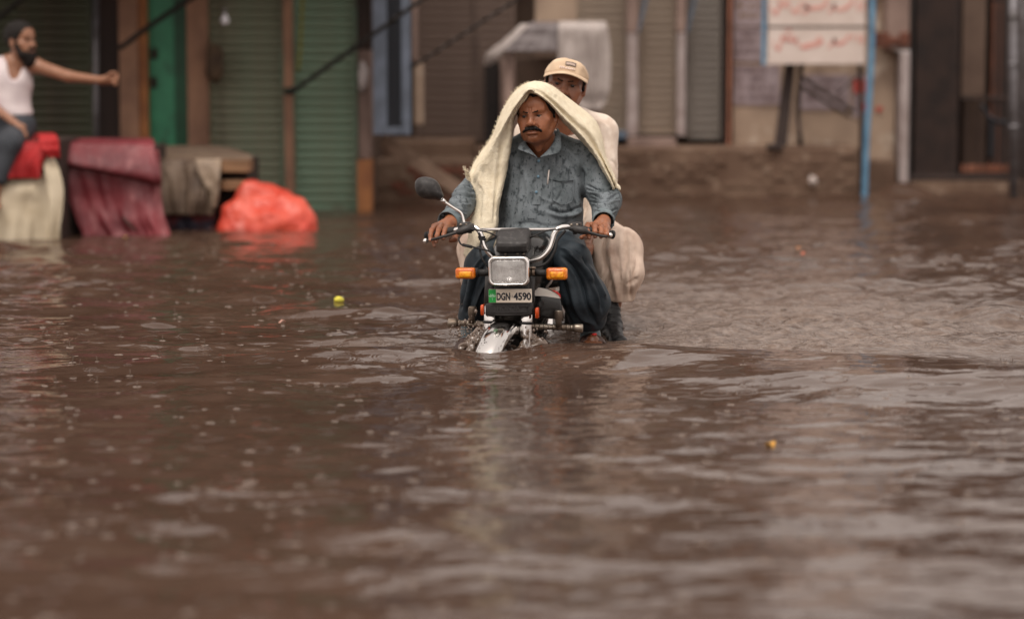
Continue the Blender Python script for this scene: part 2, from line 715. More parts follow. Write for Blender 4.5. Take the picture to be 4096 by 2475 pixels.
def Hw(x, y):
    """height of the water surface"""
    x = np.asarray(x, float)
    y = np.asarray(y, float)
    sh = x.shape
    xf, yf = x.ravel(), y.ravel()
    p = np.column_stack([xf * 0.55, yf * 0.8, np.zeros(len(xf))])
    patch = np.clip(0.50 + 0.75 * vnoise(p, 1.3, 2) + 2.0 * np.clip(vnoise(p * (0.7, 1.6, 1), 1.9, 21) - 0.25, 0, 1), 0.12, 2.5)
    patch2 = np.clip(0.62 + 0.7 * vnoise(p, 2.3, 5) + 1.3 * np.clip(vnoise(p * (0.7, 1.6, 1), 3.1, 22) - 0.3, 0, 1), 0.15, 2.2)
    calm = 1 - 0.5 * np.exp(-(xf / 0.45) ** 2) * np.exp(-((yf + 0.9) / 0.8) ** 2)
    calm *= 1 - 0.6 / (1 + np.exp(-(xf - 0.5) * 5)) * np.exp(-np.clip(xf - 1.9, 0, None) ** 2) * np.exp(-((yf + 0.35) / 0.55) ** 2)
    far = 1 / (1 + np.exp(-(yf - 0.5) * 3.0))
    rgt = 1 / (1 + np.exp(-(xf - 0.4) * 3.0))
    calm *= 1 + far * (0.75 + 0.55 * rgt) - 0.22 * (1 - far) * rgt * (yf < -1.2)
    near = 1 / (1 + np.exp((yf + 1.5) * 3.0))
    patch *= 1 - 0.34 * near
    patch *= calm
    patch2 *= calm
    h = np.zeros(len(xf))
    for kx, ky, ph, a, lam in WAVES:
        wob = 0.9 * np.sin(0.7 * xf + ph * 3) + 0.7 * np.sin(0.5 * yf - ph)
        h += a * (patch if lam > 0.3 else patch2) * np.sin(kx * xf + ky * yf + ph + wob)
    # bow wave pushed up by the motorcycle
    yc = np.where(xf > 0, 0.10 - 0.16 * xf, 0.08 + 0.10 * xf) + 0.05 * np.sin(xf * 2.3)
    env = np.exp(-np.clip(np.abs(xf) - 0.5, 0, None) ** 2 / np.where(xf > 0, 3.2, 0.7))
    dy = yf - yc
    h += 0.060 * env * np.where(dy < 0, np.exp(-(dy / 0.34) ** 2), np.exp(-(dy / 0.15) ** 2))
    h -= 0.026 * env * np.exp(-((dy - 0.55) / 0.34) ** 2)
    h -= 0.036 * np.exp(-((xf + 0.06) / 0.14) ** 2) * np.exp(-((yf - 0.02) / 0.20) ** 2)
    # second swell running out to the right
    yc2 = -0.55 - 0.10 * xf + 0.06 * np.sin(xf * 1.7 + 1)
    e2 = 1 / (1 + np.exp(-(xf - 0.9) * 3.0)) * np.exp(-np.clip(xf - 2.6, 0, None) ** 2 / 2)
    d2 = yf - yc2
    h += 0.072 * e2 * np.exp(-(d2 / 0.36) ** 2)
    yc3 = 0.75 - 0.05 * xf
    e3 = 1 / (1 + np.exp(-(xf - 1.1) * 3.0)) * np.exp(-np.clip(xf - 3.0, 0, None) ** 2 / 2)
    h += 0.034 * e3 * np.exp(-((yf - yc3) / 0.24) ** 2)
    # choppy wake behind the wheel
    tb = turb(xf, yf)
    q = np.column_stack([xf, yf * 1.2, np.zeros(len(xf))])
    h += tb * (0.015 * vnoise(q, 9, 11) + 0.010 * vnoise(q, 19, 12))
    return h.reshape(sh)


def turb(x, y):
    a = 1 / (1 + np.exp(-(x - 0.15) * 6)) * np.exp(-np.clip(x - 1.2, 0, None) ** 2 / 2.2)
    b = 1 / (1 + np.exp(-(y - 0.38) * 12)) * np.exp(-np.clip(y - 1.4, 0, None) ** 2 / 4.5)
    l = 0.5 * np.exp(-((x + 0.45) / 0.35) ** 2) * np.exp(-((y - 0.55) / 0.35) ** 2)
    return np.clip(a * b + l, 0, 1)


ys = [-7.5]
while ys[-1] < 14.5:
    y_ = ys[-1]
    d_ = 0.0095 if -1.5 < y_ < 2.5 else (0.016 if y_ <= -1.5 else min(0.010 + (y_ - 2.5) * 0.004, 0.06))
    ys.append(y_ + d_)
while ys[-1] < 60:
    ys.append(ys[-1] + 1.5)
ys = np.array(ys)
xs = np.concatenate([[-60, -40, -25, -15, -10], np.arange(-6.5, -3.2, 0.05), np.arange(-3.2, 3.2, 0.017), np.arange(3.2, 6.5, 0.05), [10, 15, 25, 40, 60]])
X_, Y_ = np.meshgrid(xs, ys, indexing='ij')
Z_ = Hw(X_, Y_)
fade = np.clip((16 - Y_) / 3, 0, 1) * np.clip((7 - np.abs(X_)) / 1.5, 0, 1)
Z_ *= fade
nv_ = len(ys)
I_ = np.arange(len(xs) * nv_).reshape(len(xs), nv_)
quads = np.stack([I_[:-1, :-1], I_[1:, :-1], I_[1:, 1:], I_[:-1, 1:]], -1).reshape(-1, 4)
wv = np.column_stack([X_.ravel(), Y_.ravel(), Z_.ravel()])
TB = turb(X_.ravel(), Y_.ravel())


def water_mat():
    m = bpy.data.materials.new('muddy_water')
    m.use_nodes = True
    nt = m.node_tree
    N, L = nt.nodes.new, nt.links.new
    b = nt.nodes['Principled BSDF']
    b.inputs['IOR'].default_value = 1.33
    b.inputs['Roughness'].default_value = 0.06
    tc = N('ShaderNodeTexCoord')

    def noise(scale, stretch, det=3.0, rough=0.5):
        mp = N('ShaderNodeMapping')
        mp.inputs['Scale'].default_value = stretch
        L(tc.outputs['Object'], mp.inputs['Vector'])
        z = N('ShaderNodeTexNoise')
        z.inputs['Scale'].default_value = scale
        z.inputs['Detail'].default_value = det
        z.inputs['Roughness'].default_value = rough
        L(mp.outputs['Vector'], z.inputs['Vector'])
        return z.outputs['Fac']

    def math_(op, a, b_=None):
        n = N('ShaderNodeMath')
        n.operation = op
        for i, q in enumerate((a, b_)):
            if q is None:
                continue
            if isinstance(q, (int, float)):
                n.inputs[i].default_value = q
            else:
                L(q, n.inputs[i])
        return n.outputs[0]

    silt = noise(0.9, (1, 1.6, 1), 4)
    mx = N('ShaderNodeMixRGB')
    mx.inputs['Color1'].default_value = (*WATER_A, 1)
    mx.inputs['Color2'].default_value = (*WATER_B, 1)
    mr = N('ShaderNodeMapRange')
    mr.inputs['From Min'].default_value = 0.35
    mr.inputs['From Max'].default_value = 0.65
    L(silt, mr.inputs['Value'])
    L(mr.outputs['Result'], mx.inputs['Fac'])
    at = N('ShaderNodeAttribute')
    at.attribute_name = 'Col'
    fo = N('ShaderNodeMixRGB')                       # churned water carries air and silt: it is paler
    fo.inputs['Color2'].default_value = (0.30, 0.235, 0.195, 1)
    ff = math_('MULTIPLY', at.outputs['Fac'], math_('SUBTRACT', math_('MULTIPLY', noise(16, (1, 1.3, 1), 6, 0.65), 2.4), 0.75))
    ffc = N('ShaderNodeClamp')
    L(ff, ffc.inputs[0])
    L(math_('MULTIPLY', ffc.outputs[0], 0.75), fo.inputs['Fac'])
    L(mx.outputs['Color'], fo.inputs['Color1'])
    L(fo.outputs['Color'], b.inputs['Base Color'])
    # rain rings: each cell holds one drop
    vo = N('ShaderNodeTexVoronoi')
    vo.voronoi_dimensions = '2D'
    vo.inputs['Scale'].default_value = 6.5
    L(tc.outputs['Object'], vo.inputs['Vector'])
    dist = vo.outputs['Distance']
    sep = N('ShaderNodeSeparateColor')
    L(vo.outputs['Color'], sep.inputs[0])
    rad = math_('MULTIPLY', sep.outputs[0], 0.42)
    ring = math_('SINE', math_('MULTIPLY', math_('SUBTRACT', dist, rad), 55.0))
    g = math_('SUBTRACT', dist, rad)
    gau = math_('POWER', 2.718, math_('MULTIPLY', math_('MULTIPLY', g, g), -160.0))
    keep = math_('GREATER_THAN', sep.outputs[1], 0.45)
    rings = math_('MULTIPLY', math_('MULTIPLY', ring, gau), keep)
    h = math_('ADD', math_('MULTIPLY', noise(14, (0.7, 1.5, 1), 3), 0.0038),
              math_('MULTIPLY', noise(34, (0.8, 1.3, 1), 2), 0.0008))
    h = math_('ADD', h, math_('MULTIPLY', rings, 0.0011))
    h = math_('ADD', h, math_('MULTIPLY', math_('MULTIPLY', noise(48, (1, 1, 1), 3), at.outputs['Fac']), 0.010))
    bp = N('ShaderNodeBump')
    bp.inputs['Strength'].default_value = 0.75
    bp.inputs['Distance'].default_value = 1.0
    L(h, bp.inputs['Height'])
    L(bp.outputs['Normal'], b.inputs['Normal'])
    return m


WATER_A = (0.055, 0.031, 0.021)
WATER_B = (0.078, 0.047, 0.033)
m_water = water_mat()
obj('flood_water', wv, quads, m_water, kind='structure', colors=np.repeat(TB[:, None], 3, 1),
    label='brown muddy flood water covering the whole street')

# ================================================================ BUILDINGS ALONG THE STREET
def bb(px0, py0, px1, py1, Y, depth, zmin=None):
    """box whose front face stands at distance Y and spans these photo pixels"""
    a, b = P(px0, py1, Y), P(px1, py0, Y)
    lo = [min(a[0], b[0]), Y, min(a[2], b[2])]
    hi = [max(a[0], b[0]), Y + depth, max(a[2], b[2])]
    if zmin is not None:
        lo[2] = zmin
    return lo, hi


def part_box(name, px0, py0, px1, py1, Y, depth, m, parent, zmin=None, ztop=None, bevel=0.008, **k):
    lo, hi = bb(px0, py0, px1, py1, Y, depth, zmin)
    if ztop is not None:
        hi[2] = ztop
    return obj(name, *box(lo, hi), m, parent, smooth=False, bevel=bevel, **k)


SLATS = {}


def shutter(parent, px0, px1, Y, zb, zt, m, pitch=0.072, label=None):
    """roller shutter: guide rails, bottom bar, and every slat its own piece"""
    x0, x1 = P(px0, 500, Y)[0], P(px1, 500, Y)[0]
    mb = MB()
    mb.box((x0 - 0.02, Y - 0.035, zb), (x0 + 0.012, Y + 0.05, zt))
    mb.box((x1 - 0.012, Y - 0.035, zb), (x1 + 0.02, Y + 0.05, zt))
    mb.box((x0 + 0.013, Y - 0.03, zb), (x1 - 0.013, Y + 0.03, zb + 0.06))
    sh = mb.done('shutter', m, parent, smooth=False, bevel=0.004, label=label)
    w = x1 - x0 - 0.03
    key = (round(w, 3), m.name)
    n = int((zt - zb - 0.06) / pitch)
    if key not in SLATS:
        prof = [(0.0, -0.004), (-0.016, 0.010), (-0.022, pitch * 0.5), (-0.016, pitch - 0.012), (0.0, pitch - 0.004), (0.008, pitch * 0.5)]
        r0 = [(-w / 2, a, b) for a, b in prof]
        r1 = [(w / 2, a, b) for a, b in prof]
        v, f = loft([r0, r1])
        me = mesh_np('slat', v, f)
        me.materials.append(m)
        SLATS[key] = me
    me = SLATS[key]
    org = origin(parent)
    for i in range(n):
        o = bpy.data.objects.new('slat', me)
        col.objects.link(o)
        o.parent = sh
        o.location = np.array([(x0 + x1) / 2, Y + random.uniform(-0.002, 0.002), zb + 0.064 + i * pitch]) - org
        o.rotation_euler = (0, random.uniform(-0.0016, 0.0016), 0)
    return sh


YL = WY(838)
YR = WY(772)
m_dgreen = mat('dark_green_shutter_paint', S(72, 78, 58), 0.55, color2=S(62, 58, 44), nscale=3, bump=0.2, bscale=30,
               layers=[(S(84, 74, 58), 9, 0.58, 0.72, 6, (1, 1, 1))])
m_green = mat('worn_green_shutter_paint', S(126, 124, 104), 0.5, color2=S(114, 138, 116), nscale=2.2, nlo=0.42, nhi=0.6, bump=0.2, bscale=30,
              layers=[(S(88, 76, 60), 7, 0.58, 0.75, 6, (1, 1, 0.5))])
m_green2 = mat('faded_green_shutter_paint', S(118, 148, 126), 0.5, color2=S(122, 118, 98), nscale=2.0, nlo=0.4, nhi=0.62, bump=0.2, bscale=30,
               layers=[(S(80, 66, 52), 6, 0.58, 0.78, 6, (1, 1, 0.5))])
m_door = mat('bright_green_door_paint', S(66, 150, 112), 0.45, color2=S(56, 132, 98), nscale=5, bump=0.15, bscale=20,
             layers=[(S(46, 62, 48), 6, 0.62, 0.74, 4, (1, 1, 1))])
m_doordk = mat('deep_green_door_paint', S(30, 90, 62), 0.45, color2=S(26, 74, 50), nscale=5)
m_tanpil = mat('tan_plaster', S(162, 124, 100), 0.8, color2=S(134, 102, 84), nscale=4, bump=0.3, bscale=50,
               layers=[(S(110, 80, 64), 3, 0.55, 0.75, 5, (1, 1, 0.3))])
m_orangepil = mat('orange_ochre_plaster', S(172, 116, 72), 0.8, color2=S(140, 92, 62), nscale=4, bump=0.3, bscale=50)
m_darkwood = mat('dark_stained_wood', S(52, 36, 30), 0.7, color2=S(36, 24, 20), nscale=6, stretch=(1, 1, 0.15), bump=0.3, bscale=40)
m_wall = mat('grimy_brown_plaster', S(92, 74, 62), 0.85, color2=S(66, 52, 44), nscale=1.6, bump=0.4, bscale=25,
             layers=[(S(112, 92, 78), 5, 0.55, 0.7, 6, (1, 1, 1))])
m_lintel = mat('sooty_concrete', S(84, 74, 66), 0.85, color2=S(60, 52, 46), nscale=2, bump=0.4, bscale=25)
m_awning = mat('rusty_awning_sheet', S(70, 58, 50), 0.6, color2=S(92, 64, 48), nscale=4, bump=0.3, bscale=20)
m_steel = mat('dull_steel_pipe', S(128, 126, 130), 0.42, metal=0.6, color2=S(96, 92, 92), nscale=9)
m_pinkpil = mat('pinkish_grey_plaster', S(150, 128, 118), 0.8, color2=S(120, 100, 92), nscale=3, bump=0.3, bscale=40)

# ---- left shop building with green shutters
LB = thing('shop_building', 'shabby shop front with three green roller shutters and a green door at the left',
           'building', (P(700, 500, YL)[0], YL, 0))
part_box('wall', -900, 0, 1484, 900, YL + 0.42, 4.0, m_wall, LB, zmin=GROUND_Z, ztop=6.4)
part_box('lintel', -900, 0, 1484, 900, YL + 0.08, 0.336, m_lintel, LB, zmin=2.36, ztop=2.9)
part_box('step', -900, 0, 1484, 900, YL + 0.02, 0.396, m_lintel, LB, zmin=GROUND_Z, ztop=-0.03)
shutter(LB, -420, 366, YL + 0.16, -0.026, 2.34, m_dgreen, label='darkest green shutter behind the seated man')
shutter(LB, 832, 1132, YL + 0.16, -0.026, 2.34, m_green)
shutter(LB, 1176, 1422, YL + 0.16, -0.026, 2.34, m_green2, label='shutter with pale green lower half')
dr = part_box('door', 588, 0, 704, 900, YL + 0.12, 0.06, m_door, LB, zmin=-0.02, ztop=2.34, label='bright green metal door leaf')
part_box('door_leaf', 706, 0, 752, 900, YL + 0.10, 0.06, m_doordk, LB, zmin=-0.02, ztop=2.34)
for a_, b_ in ((615, 330), (618, 215)):
    c_ = P(a_, b_, YL + 0.10)
    obj('lock', *box(c_ - (0.022, 0.02, 0.045), c_ + (0.022, 0.019, 0.045)), m_darkwood, dr, smooth=False, bevel=0.006)
part_box('pillar', 396, 0, 482, 900, YL + 0.06, 0.355, m_darkwood, LB, zmin=GROUND_Z, ztop=2.355, label='dark wooden pillar')
part_box('pillar', 486, 0, 548, 900, YL - 0.02, 0.43, m_tanpil, LB, zmin=GROUND_Z, ztop=2.355)
part_box('pillar', 551, 0, 585, 900, YL + 0.02, 0.39, m_orangepil, LB, zmin=GROUND_Z, ztop=2.355, label='narrow ochre strip pillar')
part_box('pillar', 756, 0, 824, 900, YL - 0.03, 0.44, m_tanpil, LB, zmin=GROUND_Z, ztop=2.355)
part_box('pillar', 1140, 0, 1168, 900, YL + 0.05, 0.365, m_tanpil, LB, zmin=GROUND_Z, ztop=2.355)
part_box('pillar', 1430, 640, 1482, 900, YL - 0.02, 0.43, m_orangepil, LB, zmin=GROUND_Z)
part_box('pillar', 1436, 200, 1478, 637, YL - 0.01, 0.42, m_pinkpil, LB)
part_box('pillar', 1430, 0, 1482, 197, YL - 0.02, 0.43, m_darkwood, LB, ztop=2.355)
# corrugated awning over the shutters
aw = []
for i in range(121):
    x_ = P(-500, 0, YL)[0] + (P(1500, 0, YL)[0] - P(-500, 0, YL)[0]) * i / 120
    zz = 0.018 * math.sin(i * math.pi / 1.5)
    aw.append([(x_, YL - 2.1, 2.20 + zz), (x_, YL + 0.07, 2.72 + zz), (x_, YL + 0.07, 2.734 + zz), (x_, YL - 2.1, 2.214 + zz)])
obj('awning', *loft(aw), m_awning, LB, smooth=False)
# upper storey windows
for a_ in (150, 620, 1120):
    w_ = part_box('window', a_ - 130, 0, a_ + 130, 900, YL + 0.385, 0.04, m_darkwood, LB, zmin=3.4, ztop=4.3)

# ---- middle and right shops
m_brsh = mat('brown_shutter_paint', S(112, 94, 84), 0.55, color2=S(90, 74, 66), nscale=3, bump=0.2, bscale=30, layers=[(S(70, 54, 46), 6, 0.6, 0.75, 6, (1, 1, 0.4))])
m_tansh = mat('dusty_tan_shutter_paint', S(146, 130, 114), 0.55, color2=S(124, 112, 100), nscale=3, bump=0.2, bscale=30, layers=[(S(92, 76, 64), 6, 0.62, 0.78, 6, (1, 1, 0.4))])
m_gysh = mat('grey_shutter_paint', S(132, 124, 116), 0.55, color2=S(110, 104, 98), nscale=3, bump=0.2, bscale=30, layers=[(S(86, 72, 62), 6, 0.62, 0.78, 6, (1, 1, 0.4))])
m_white = mat('greyed_white_paint', S(176, 164, 162), 0.7, color2=S(148, 134, 130), nscale=5, bump=0.2, bscale=40)
m_blue = mat('slate_blue_paint', S(92, 108, 126), 0.6, color2=S(74, 86, 100), nscale=5)
m_plinth = mat('mud_stained_plinth', S(118, 96, 80), 0.85, color2=S(92, 70, 56), nscale=2.2, bump=0.5, bscale=20, layers=[(S(136, 116, 100), 7, 0.58, 0.7, 6, (1, 1, 1))])
m_brick = mat('old_brick', S(120, 72, 56), 0.85, color2=S(92, 60, 48), nscale=14, bump=0.4, bscale=60)
m_cream = mat('cream_plaster', S(178, 156, 136), 0.85, color2=S(150, 130, 114), nscale=2.5, bump=0.4, bscale=25,
              layers=[(S(96, 74, 60), 3.0, 0.52, 0.68, 6, (1, 1, 0.6)), (S(192, 176, 160), 5.0, 0.60, 0.70, 5, (1, 1, 1))])
m_orange = mat('salmon_strip_paint', S(190, 128, 102), 0.75, color2=S(150, 104, 84), nscale=6)

ZB = P(2600, 560, YR)[2]
RB = thing('shop_building', 'row of brown and tan roller shutters on a raised plinth behind the riders', 'building', (P(2300, 500, YR)[0], YR, 0))
part_box('wall', 1488, 0, 3196, 900, YR + 0.40, 4.0, m_wall, RB, zmin=GROUND_Z, ztop=4.8)
part_box('lintel', 1488, 0, 3196, 900, YR + 0.05, 0.346, m_lintel, RB, zmin=2.52, ztop=3.1)
part_box('plinth', 1900, 590, 3440, 900, YR - 0.60, 0.98, m_plinth, RB, zmin=GROUND_Z, bevel=0.02)
shutter(RB, 1668, 1900, YR + 0.16, ZB - 0.02, 2.5, m_brsh)
shutter(RB, 1912, 2052, YR + 0.16, ZB - 0.02, 2.5, m_brsh)
shutter(RB, 2316, 2502, YR + 0.16, ZB, 2.5, m_tansh)
shutter(RB, 2560, 2704, YR + 0.16, ZB + 0.05, 2.5, m_tansh)
shutter(RB, 2752, 2886, YR + 0.16, ZB, 2.5, m_gysh, label='narrow grey shutter next to the poster wall')
part_box('wall_panel', 2140, 0, 2308, 110, YR + 0.1, 0.296, m_cream, RB, ztop=2.5)
part_box('wall_panel', 2062, 113, 2308, 590, YR + 0.16, 0.236, m_wall, RB)
for a_, b_, c_ in ((2508, 2552, 545), (2708, 2744, 545)):
    part_box('pillar', a_, 135, b_, c_, YR - 0.03, 0.42, m_white, RB)
    part_box('pillar', a_ - 2, 0, b_ + 2, 132, YR - 0.028, 0.42, m_pinkpil, RB, ztop=2.5)
for a_ in (2552, 2748):        # blue door flaps folded against the pillars
    t0, t1 = P(a_ + 32, -40, YR - 0.10), P(a_ - 2, 130, YR - 0.10)
    obj('hinged_flap', *loft([[t0, t0 + (0.035, 0, 0), t0 + (0.035, 0.03, 0), t0 + (0, 0.03, 0)],
                              [t1, t1 + (0.02, 0, 0), t1 + (0.02, 0.03, 0), t1 + (0, 0.03, 0)]]), m_blue, RB, smooth=False)
part_box('doorstep', 2512, 556, 2706, 600, YR - 0.42, 0.80, m_pinkpil, RB)
part_box('doorstep', 2450, 528, 2506, 556, YR - 0.2, 0.35, m_blue, RB)
part_box('pillar', 2888, 0, 2908, 640, YR - 0.02, 0.41, m_darkwood, RB, ztop=2.5)
part_box('pillar', 2910, 0, 2926, 640, YR - 0.05, 0.44, m_orange, RB, ztop=2.5, label='thin salmon painted strip')
part_box('pillar', 2002, 240, 2060, 600, YR - 0.10, 0.49, m_pinkpil, RB)
part_box('door_gap_panel', 1940, 250, 1998, 588, YR + 0.02, 0.1, mat('door_gap_shade', S(40, 33, 31), 0.8, color2=S(30, 25, 24), nscale=6), RB)  # dark-coloured panel stands in for the shade inside a door gap
part_box('steps', 1488, 640, 1898, 900, YR - 1.30, 1.69, m_plinth, RB, zmin=GROUND_Z, bevel=0.03)
part_box('steps', 1488, 560, 1898, 638, YR - 0.55, 0.94, m_plinth, RB, bevel=0.03)
rb = random.Random(4)
for r_ in range(5):           # bricks showing in the lower steps
    for c_ in range(6):
        if rb.random() < 0.25:
            continue
        x0_ = 1500 + c_ * 64 + (r_ % 2) * 30
        part_box('brick', x0_, 668 + r_ * 30, x0_ + 58, 694 + r_ * 30, YR - 1.315 - rb.uniform(0, 0.02), 0.06, m_brick if rb.random() < 0.6 else m_plinth, RB, bevel=0.006)
for r_ in range(6):           # stones of the plinth
    for c_ in range(13):
        if rb.random() < 0.35:
            continue
        x0_ = 2420 + c_ * 78 + (r_ % 2) * 36
        part_box('stone', x0_, 606 + r_ * 30, x0_ + rb.randint(56, 74), 632 + r_ * 30, YR - 0.607 - rb.uniform(0, 0.014), 0.05, m_plinth, RB, bevel=0.008)

# ---- poster wall and plastered wall to the right
m_poster = mat('weathered_poster_paper', S(168, 154, 158), 0.7, color2=S(146, 130, 132), nscale=6)
m_ink = mat('faded_poster_ink', S(96, 80, 84), 0.7, color2=S(130, 112, 112), nscale=20)
m_ink2 = mat('ochre_poster_ink', S(140, 116, 84), 0.7, color2=S(120, 96, 70), nscale=20)
m_redpaint = mat('red_painted_mark', S(186, 66, 56), 0.7)
PW = thing('plaster_wall', 'stained cream wall with pasted posters behind the signboard', 'wall', (P(3300, 600, YR)[0], YR, 0))
part_box('wall', 3198, 0, 3588, 900, YR + 0.12, 0.3, m_cream, PW, zmin=GROUND_Z, ztop=3.9)
part_box('wall', 2928, 0, 3196, 640, YR + 0.10, 0.28, m_cream, PW, ztop=2.5)
part_box('gate_pier', 3590, 205, 3642, 900, YR - 0.06, 0.5, m_white, PW, zmin=GROUND_Z, bevel=0.02)
part_box('gate_pier', 3540, 0, 3642, 203, YR - 0.04, 0.5, m_pinkpil, PW, ztop=3.2, bevel=0.02)
part_box('footing', 3300, 640, 3586, 900, YR - 0.10, 0.216, m_plinth, PW, zmin=GROUND_Z, bevel=0.02)
pr = random.Random(9)
for (a_, b_, c_, d_, kind_) in ((2934, -30, 3048, 105, 1), (2934, 112, 3048, 246, 2), (2934, 262, 3120, 420, 3), (3205, 300, 3400, 440, 3), (3410, 300, 3470, 470, 4)):
    po = part_box('poster', a_, b_, c_, d_, YR + (0.085 if a_ < 3190 else 0.105), 0.0145, m_poster, PW, bevel=0)
    mb = MB()
    yy = YR + (0.085 if a_ < 3190 else 0.105)
    rows = max(2, int((d_ - b_) / 36))
    for r_ in range(rows):
        x_ = a_ + 8
        yb = b_ + 10 + r_ * 36
        while x_ < c_ - 16:
            w_ = pr.randint(5, 13)
            if pr.random() < 0.8:
                lo, hi = bb(x_, yb + pr.randint(-2, 3), x_ + w_, yb + pr.randint(14, 24), yy - 0.003, 0.0025)
                mb.box(lo, hi)
            x_ += w_ + 4
    mb.done('lettering', m_ink2 if kind_ == 1 else m_ink, po, smooth=False, kind='stuff')
for a_, b_, c_, d_ in ((3415, 320, 3462, 372), (3440, 415, 3470, 445), (3506, 428, 3528, 446)):
    part_box('red_mark', a_, b_, c_, d_, YR + 0.098 - (a_ % 7) * 0.0005, 0.006, m_redpaint, PW, bevel=0)
for a_, b_, c_, d_ in ((3505, 130, 3560, 190), (3600, 130, 3640, 185), (3556, 150, 3598, 176)):
    part_box('brick', a_, b_, c_, d_, YR - 0.075, 0.1, m_brick, PW, bevel=0.01)

# ---- signboard on blue posts
m_sky = mat('sky_blue_post_paint', S(106, 150, 180), 0.5, color2=S(82, 122, 150), nscale=8)
m_board = mat('whitewashed_board', S(214, 200, 192), 0.6, color2=S(198, 182, 172), nscale=3)
m_redink = mat('red_sign_paint', S(206, 142, 132), 0.6, color2=S(210, 164, 152), nscale=9)
YS = WY(772) - 0.75
SB = thing('signboard', 'white signboard with two lines of red hand lettering on sky blue posts', 'sign', (P(3480, 772, YS)[0], YS, GROUND_Z))
bd = part_box('board', 3070, -330, 3468, 258, YS, 0.03, m_board, SB, bevel=0.004)
part_box('frame', 3048, -340, 3069, 262, YS - 0.01, 0.05, m_sky, SB, bevel=0.004)
part_box('frame', 3070, 104, 3466, 112, YS - 0.006, 0.0055, m_lintel, SB, bevel=0)
SBMB = MB()
SBMB.tube([P(3492, -340, YS - 0.02), P(3486, 200, YS - 0.02), P(3466, 560, YS - 0.01), P(3456, 880, YS)], 0.028, 10, steps=20)
SBMB.done('post', m_sky, SB)
SBMB = MB()
SBMB.tube([P(3440, 250, YS + 0.1), P(3446, 560, YS + 0.1), P(3440, 880, YS + 0.1)], 0.022, 8, steps=10)
SBMB.done('post', m_darkwood, SB)


def stroke(mb, pts, w, Y):
    """a broad-nib pen stroke on the board"""
    q = cat_rom(np.array(pts, float), 5 * len(pts))
    r0, r1 = [], []
    n = len(q)
    rings = []
    for i in range(n):
        t = i / (n - 1)
        ww = w * (0.35 + 0.65 * math.sin(math.pi * min(max(t, 0.05), 0.95)))
        a = P(q[i][0] - ww * 0.45, q[i][1] - ww * 0.6, Y)
        b = P(q[i][0] + ww * 0.45, q[i][1] + ww * 0.6, Y)
        rings.append([a, b, b + (0, 0.004, 0), a + (0, 0.004, 0)])
    mb.loft(rings)


mb = MB()
zx = lambda a: 3030 + a / 4.928
zy = lambda b: b / 4.928
for pts, w in (
        (((250, 110), (265, 210), (320, 270), (400, 210), (440, 60)), 12), (((440, -40), (420, 60), (470, 130), (560, 60), (600, 10)), 14),
        (((640, 80), (640, 190), (700, 250), (800, 200), (860, 60)), 13), (((860, 270), (960, 240), (1000, 130), (960, 90), (930, 150), (1050, 170), (1250, 150), (1360, 60), (1390, -30)), 15),
        (((1400, 270), (1480, 160), (1530, 90), (1500, 170), (1620, 200), (1760, 150), (1860, 60), (1920, -20)), 13),
        (((1960, 230), (1990, 120), (2010, 20)), 9), (((2060, 240), (2085, 120), (2080, 10)), 9),
        (((320, 810), (330, 930), (380, 980), (440, 920), (480, 700)), 12), (((490, 850), (510, 700), (560, 830), (590, 690), (640, 820), (700, 680)), 11),
        (((690, 860), (780, 760), (780, 880), (870, 940), (1000, 910), (1180, 860), (1280, 800), (1230, 740), (1180, 800)), 15),
        (((1400, 960), (1480, 840), (1540, 780), (1500, 850), (1600, 870), (1740, 810), (1820, 680)), 13), (((1860, 790), (1900, 700)), 9),
        (((1990, 850), (2010, 680)), 9), (((2060, 900), (2085, 680)), 9), (((540, 590), (680, 610)), 8)):
    stroke(mb, [(zx(a), zy(b)) for a, b in pts], w, YS - 0.005)
for k_ in range(2):
    for pts, w in ((((400, -700 - k_ * 420), (700, -600 - k_ * 420), (1200, -640 - k_ * 420), (1500, -760 - k_ * 420)), 15), (((1700, -800 - k_ * 420), (1760, -600 - k_ * 420), (2000, -640 - k_ * 420)), 13)):
        stroke(mb, [(zx(a), zy(b)) for a, b in pts], w, YS - 0.005)
mb.done('lettering', m_redink, bd, smooth=False, kind='stuff')

# dark posts and braces under the board
m_post = mat('rotten_dark_timber', S(62, 50, 46), 0.8, color2=S(44, 34, 32), nscale=9, stretch=(1, 1, 0.2), bump=0.3, bscale=50)
T_ = thing('timber_post', 'thick dark timber post leaning under the left of the signboard', 'post', (P(3130, 600, YS + 0.2)[0], YS + 0.2, 0.3), 'posts under the signboard')
a_, b_ = P(3162, 240, YS + 0.25), P(3122, 582, YS + 0.2)
obj('shaft', *loft([[a_ + (-0.045, -0.04, 0), a_ + (0.045, -0.04, 0), a_ + (0.045, 0.04, 0), a_ + (-0.045, 0.04, 0)],
                    [b_ + (-0.055, -0.045, 0), b_ + (0.055, -0.045, 0), b_ + (0.055, 0.045, 0), b_ + (-0.055, 0.045, 0)]]), m_post, T_, smooth=False, bevel=0.008)
c_ = P(3105, 576, YS + 0.15)
obj('foot_block', *box(c_ - (0.08, 0.05, 0.05), c_ + (0.06, 0.09, 0.0)), m_post, T_, smooth=False, bevel=0.01)
T_ = thing('timber_post', 'thin timber stick beside the thick dark post', 'post', (P(3200, 600, YS + 0.2)[0], YS + 0.2, 0.3), 'posts under the signboard')
mb = MB()
mb.tube([P(3212, 240, YS + 0.2), P(3190, 420, YS + 0.2), P(3206, 580, YS + 0.15)], 0.018, 8, steps=10)
mb.done('shaft', m_post, T_)
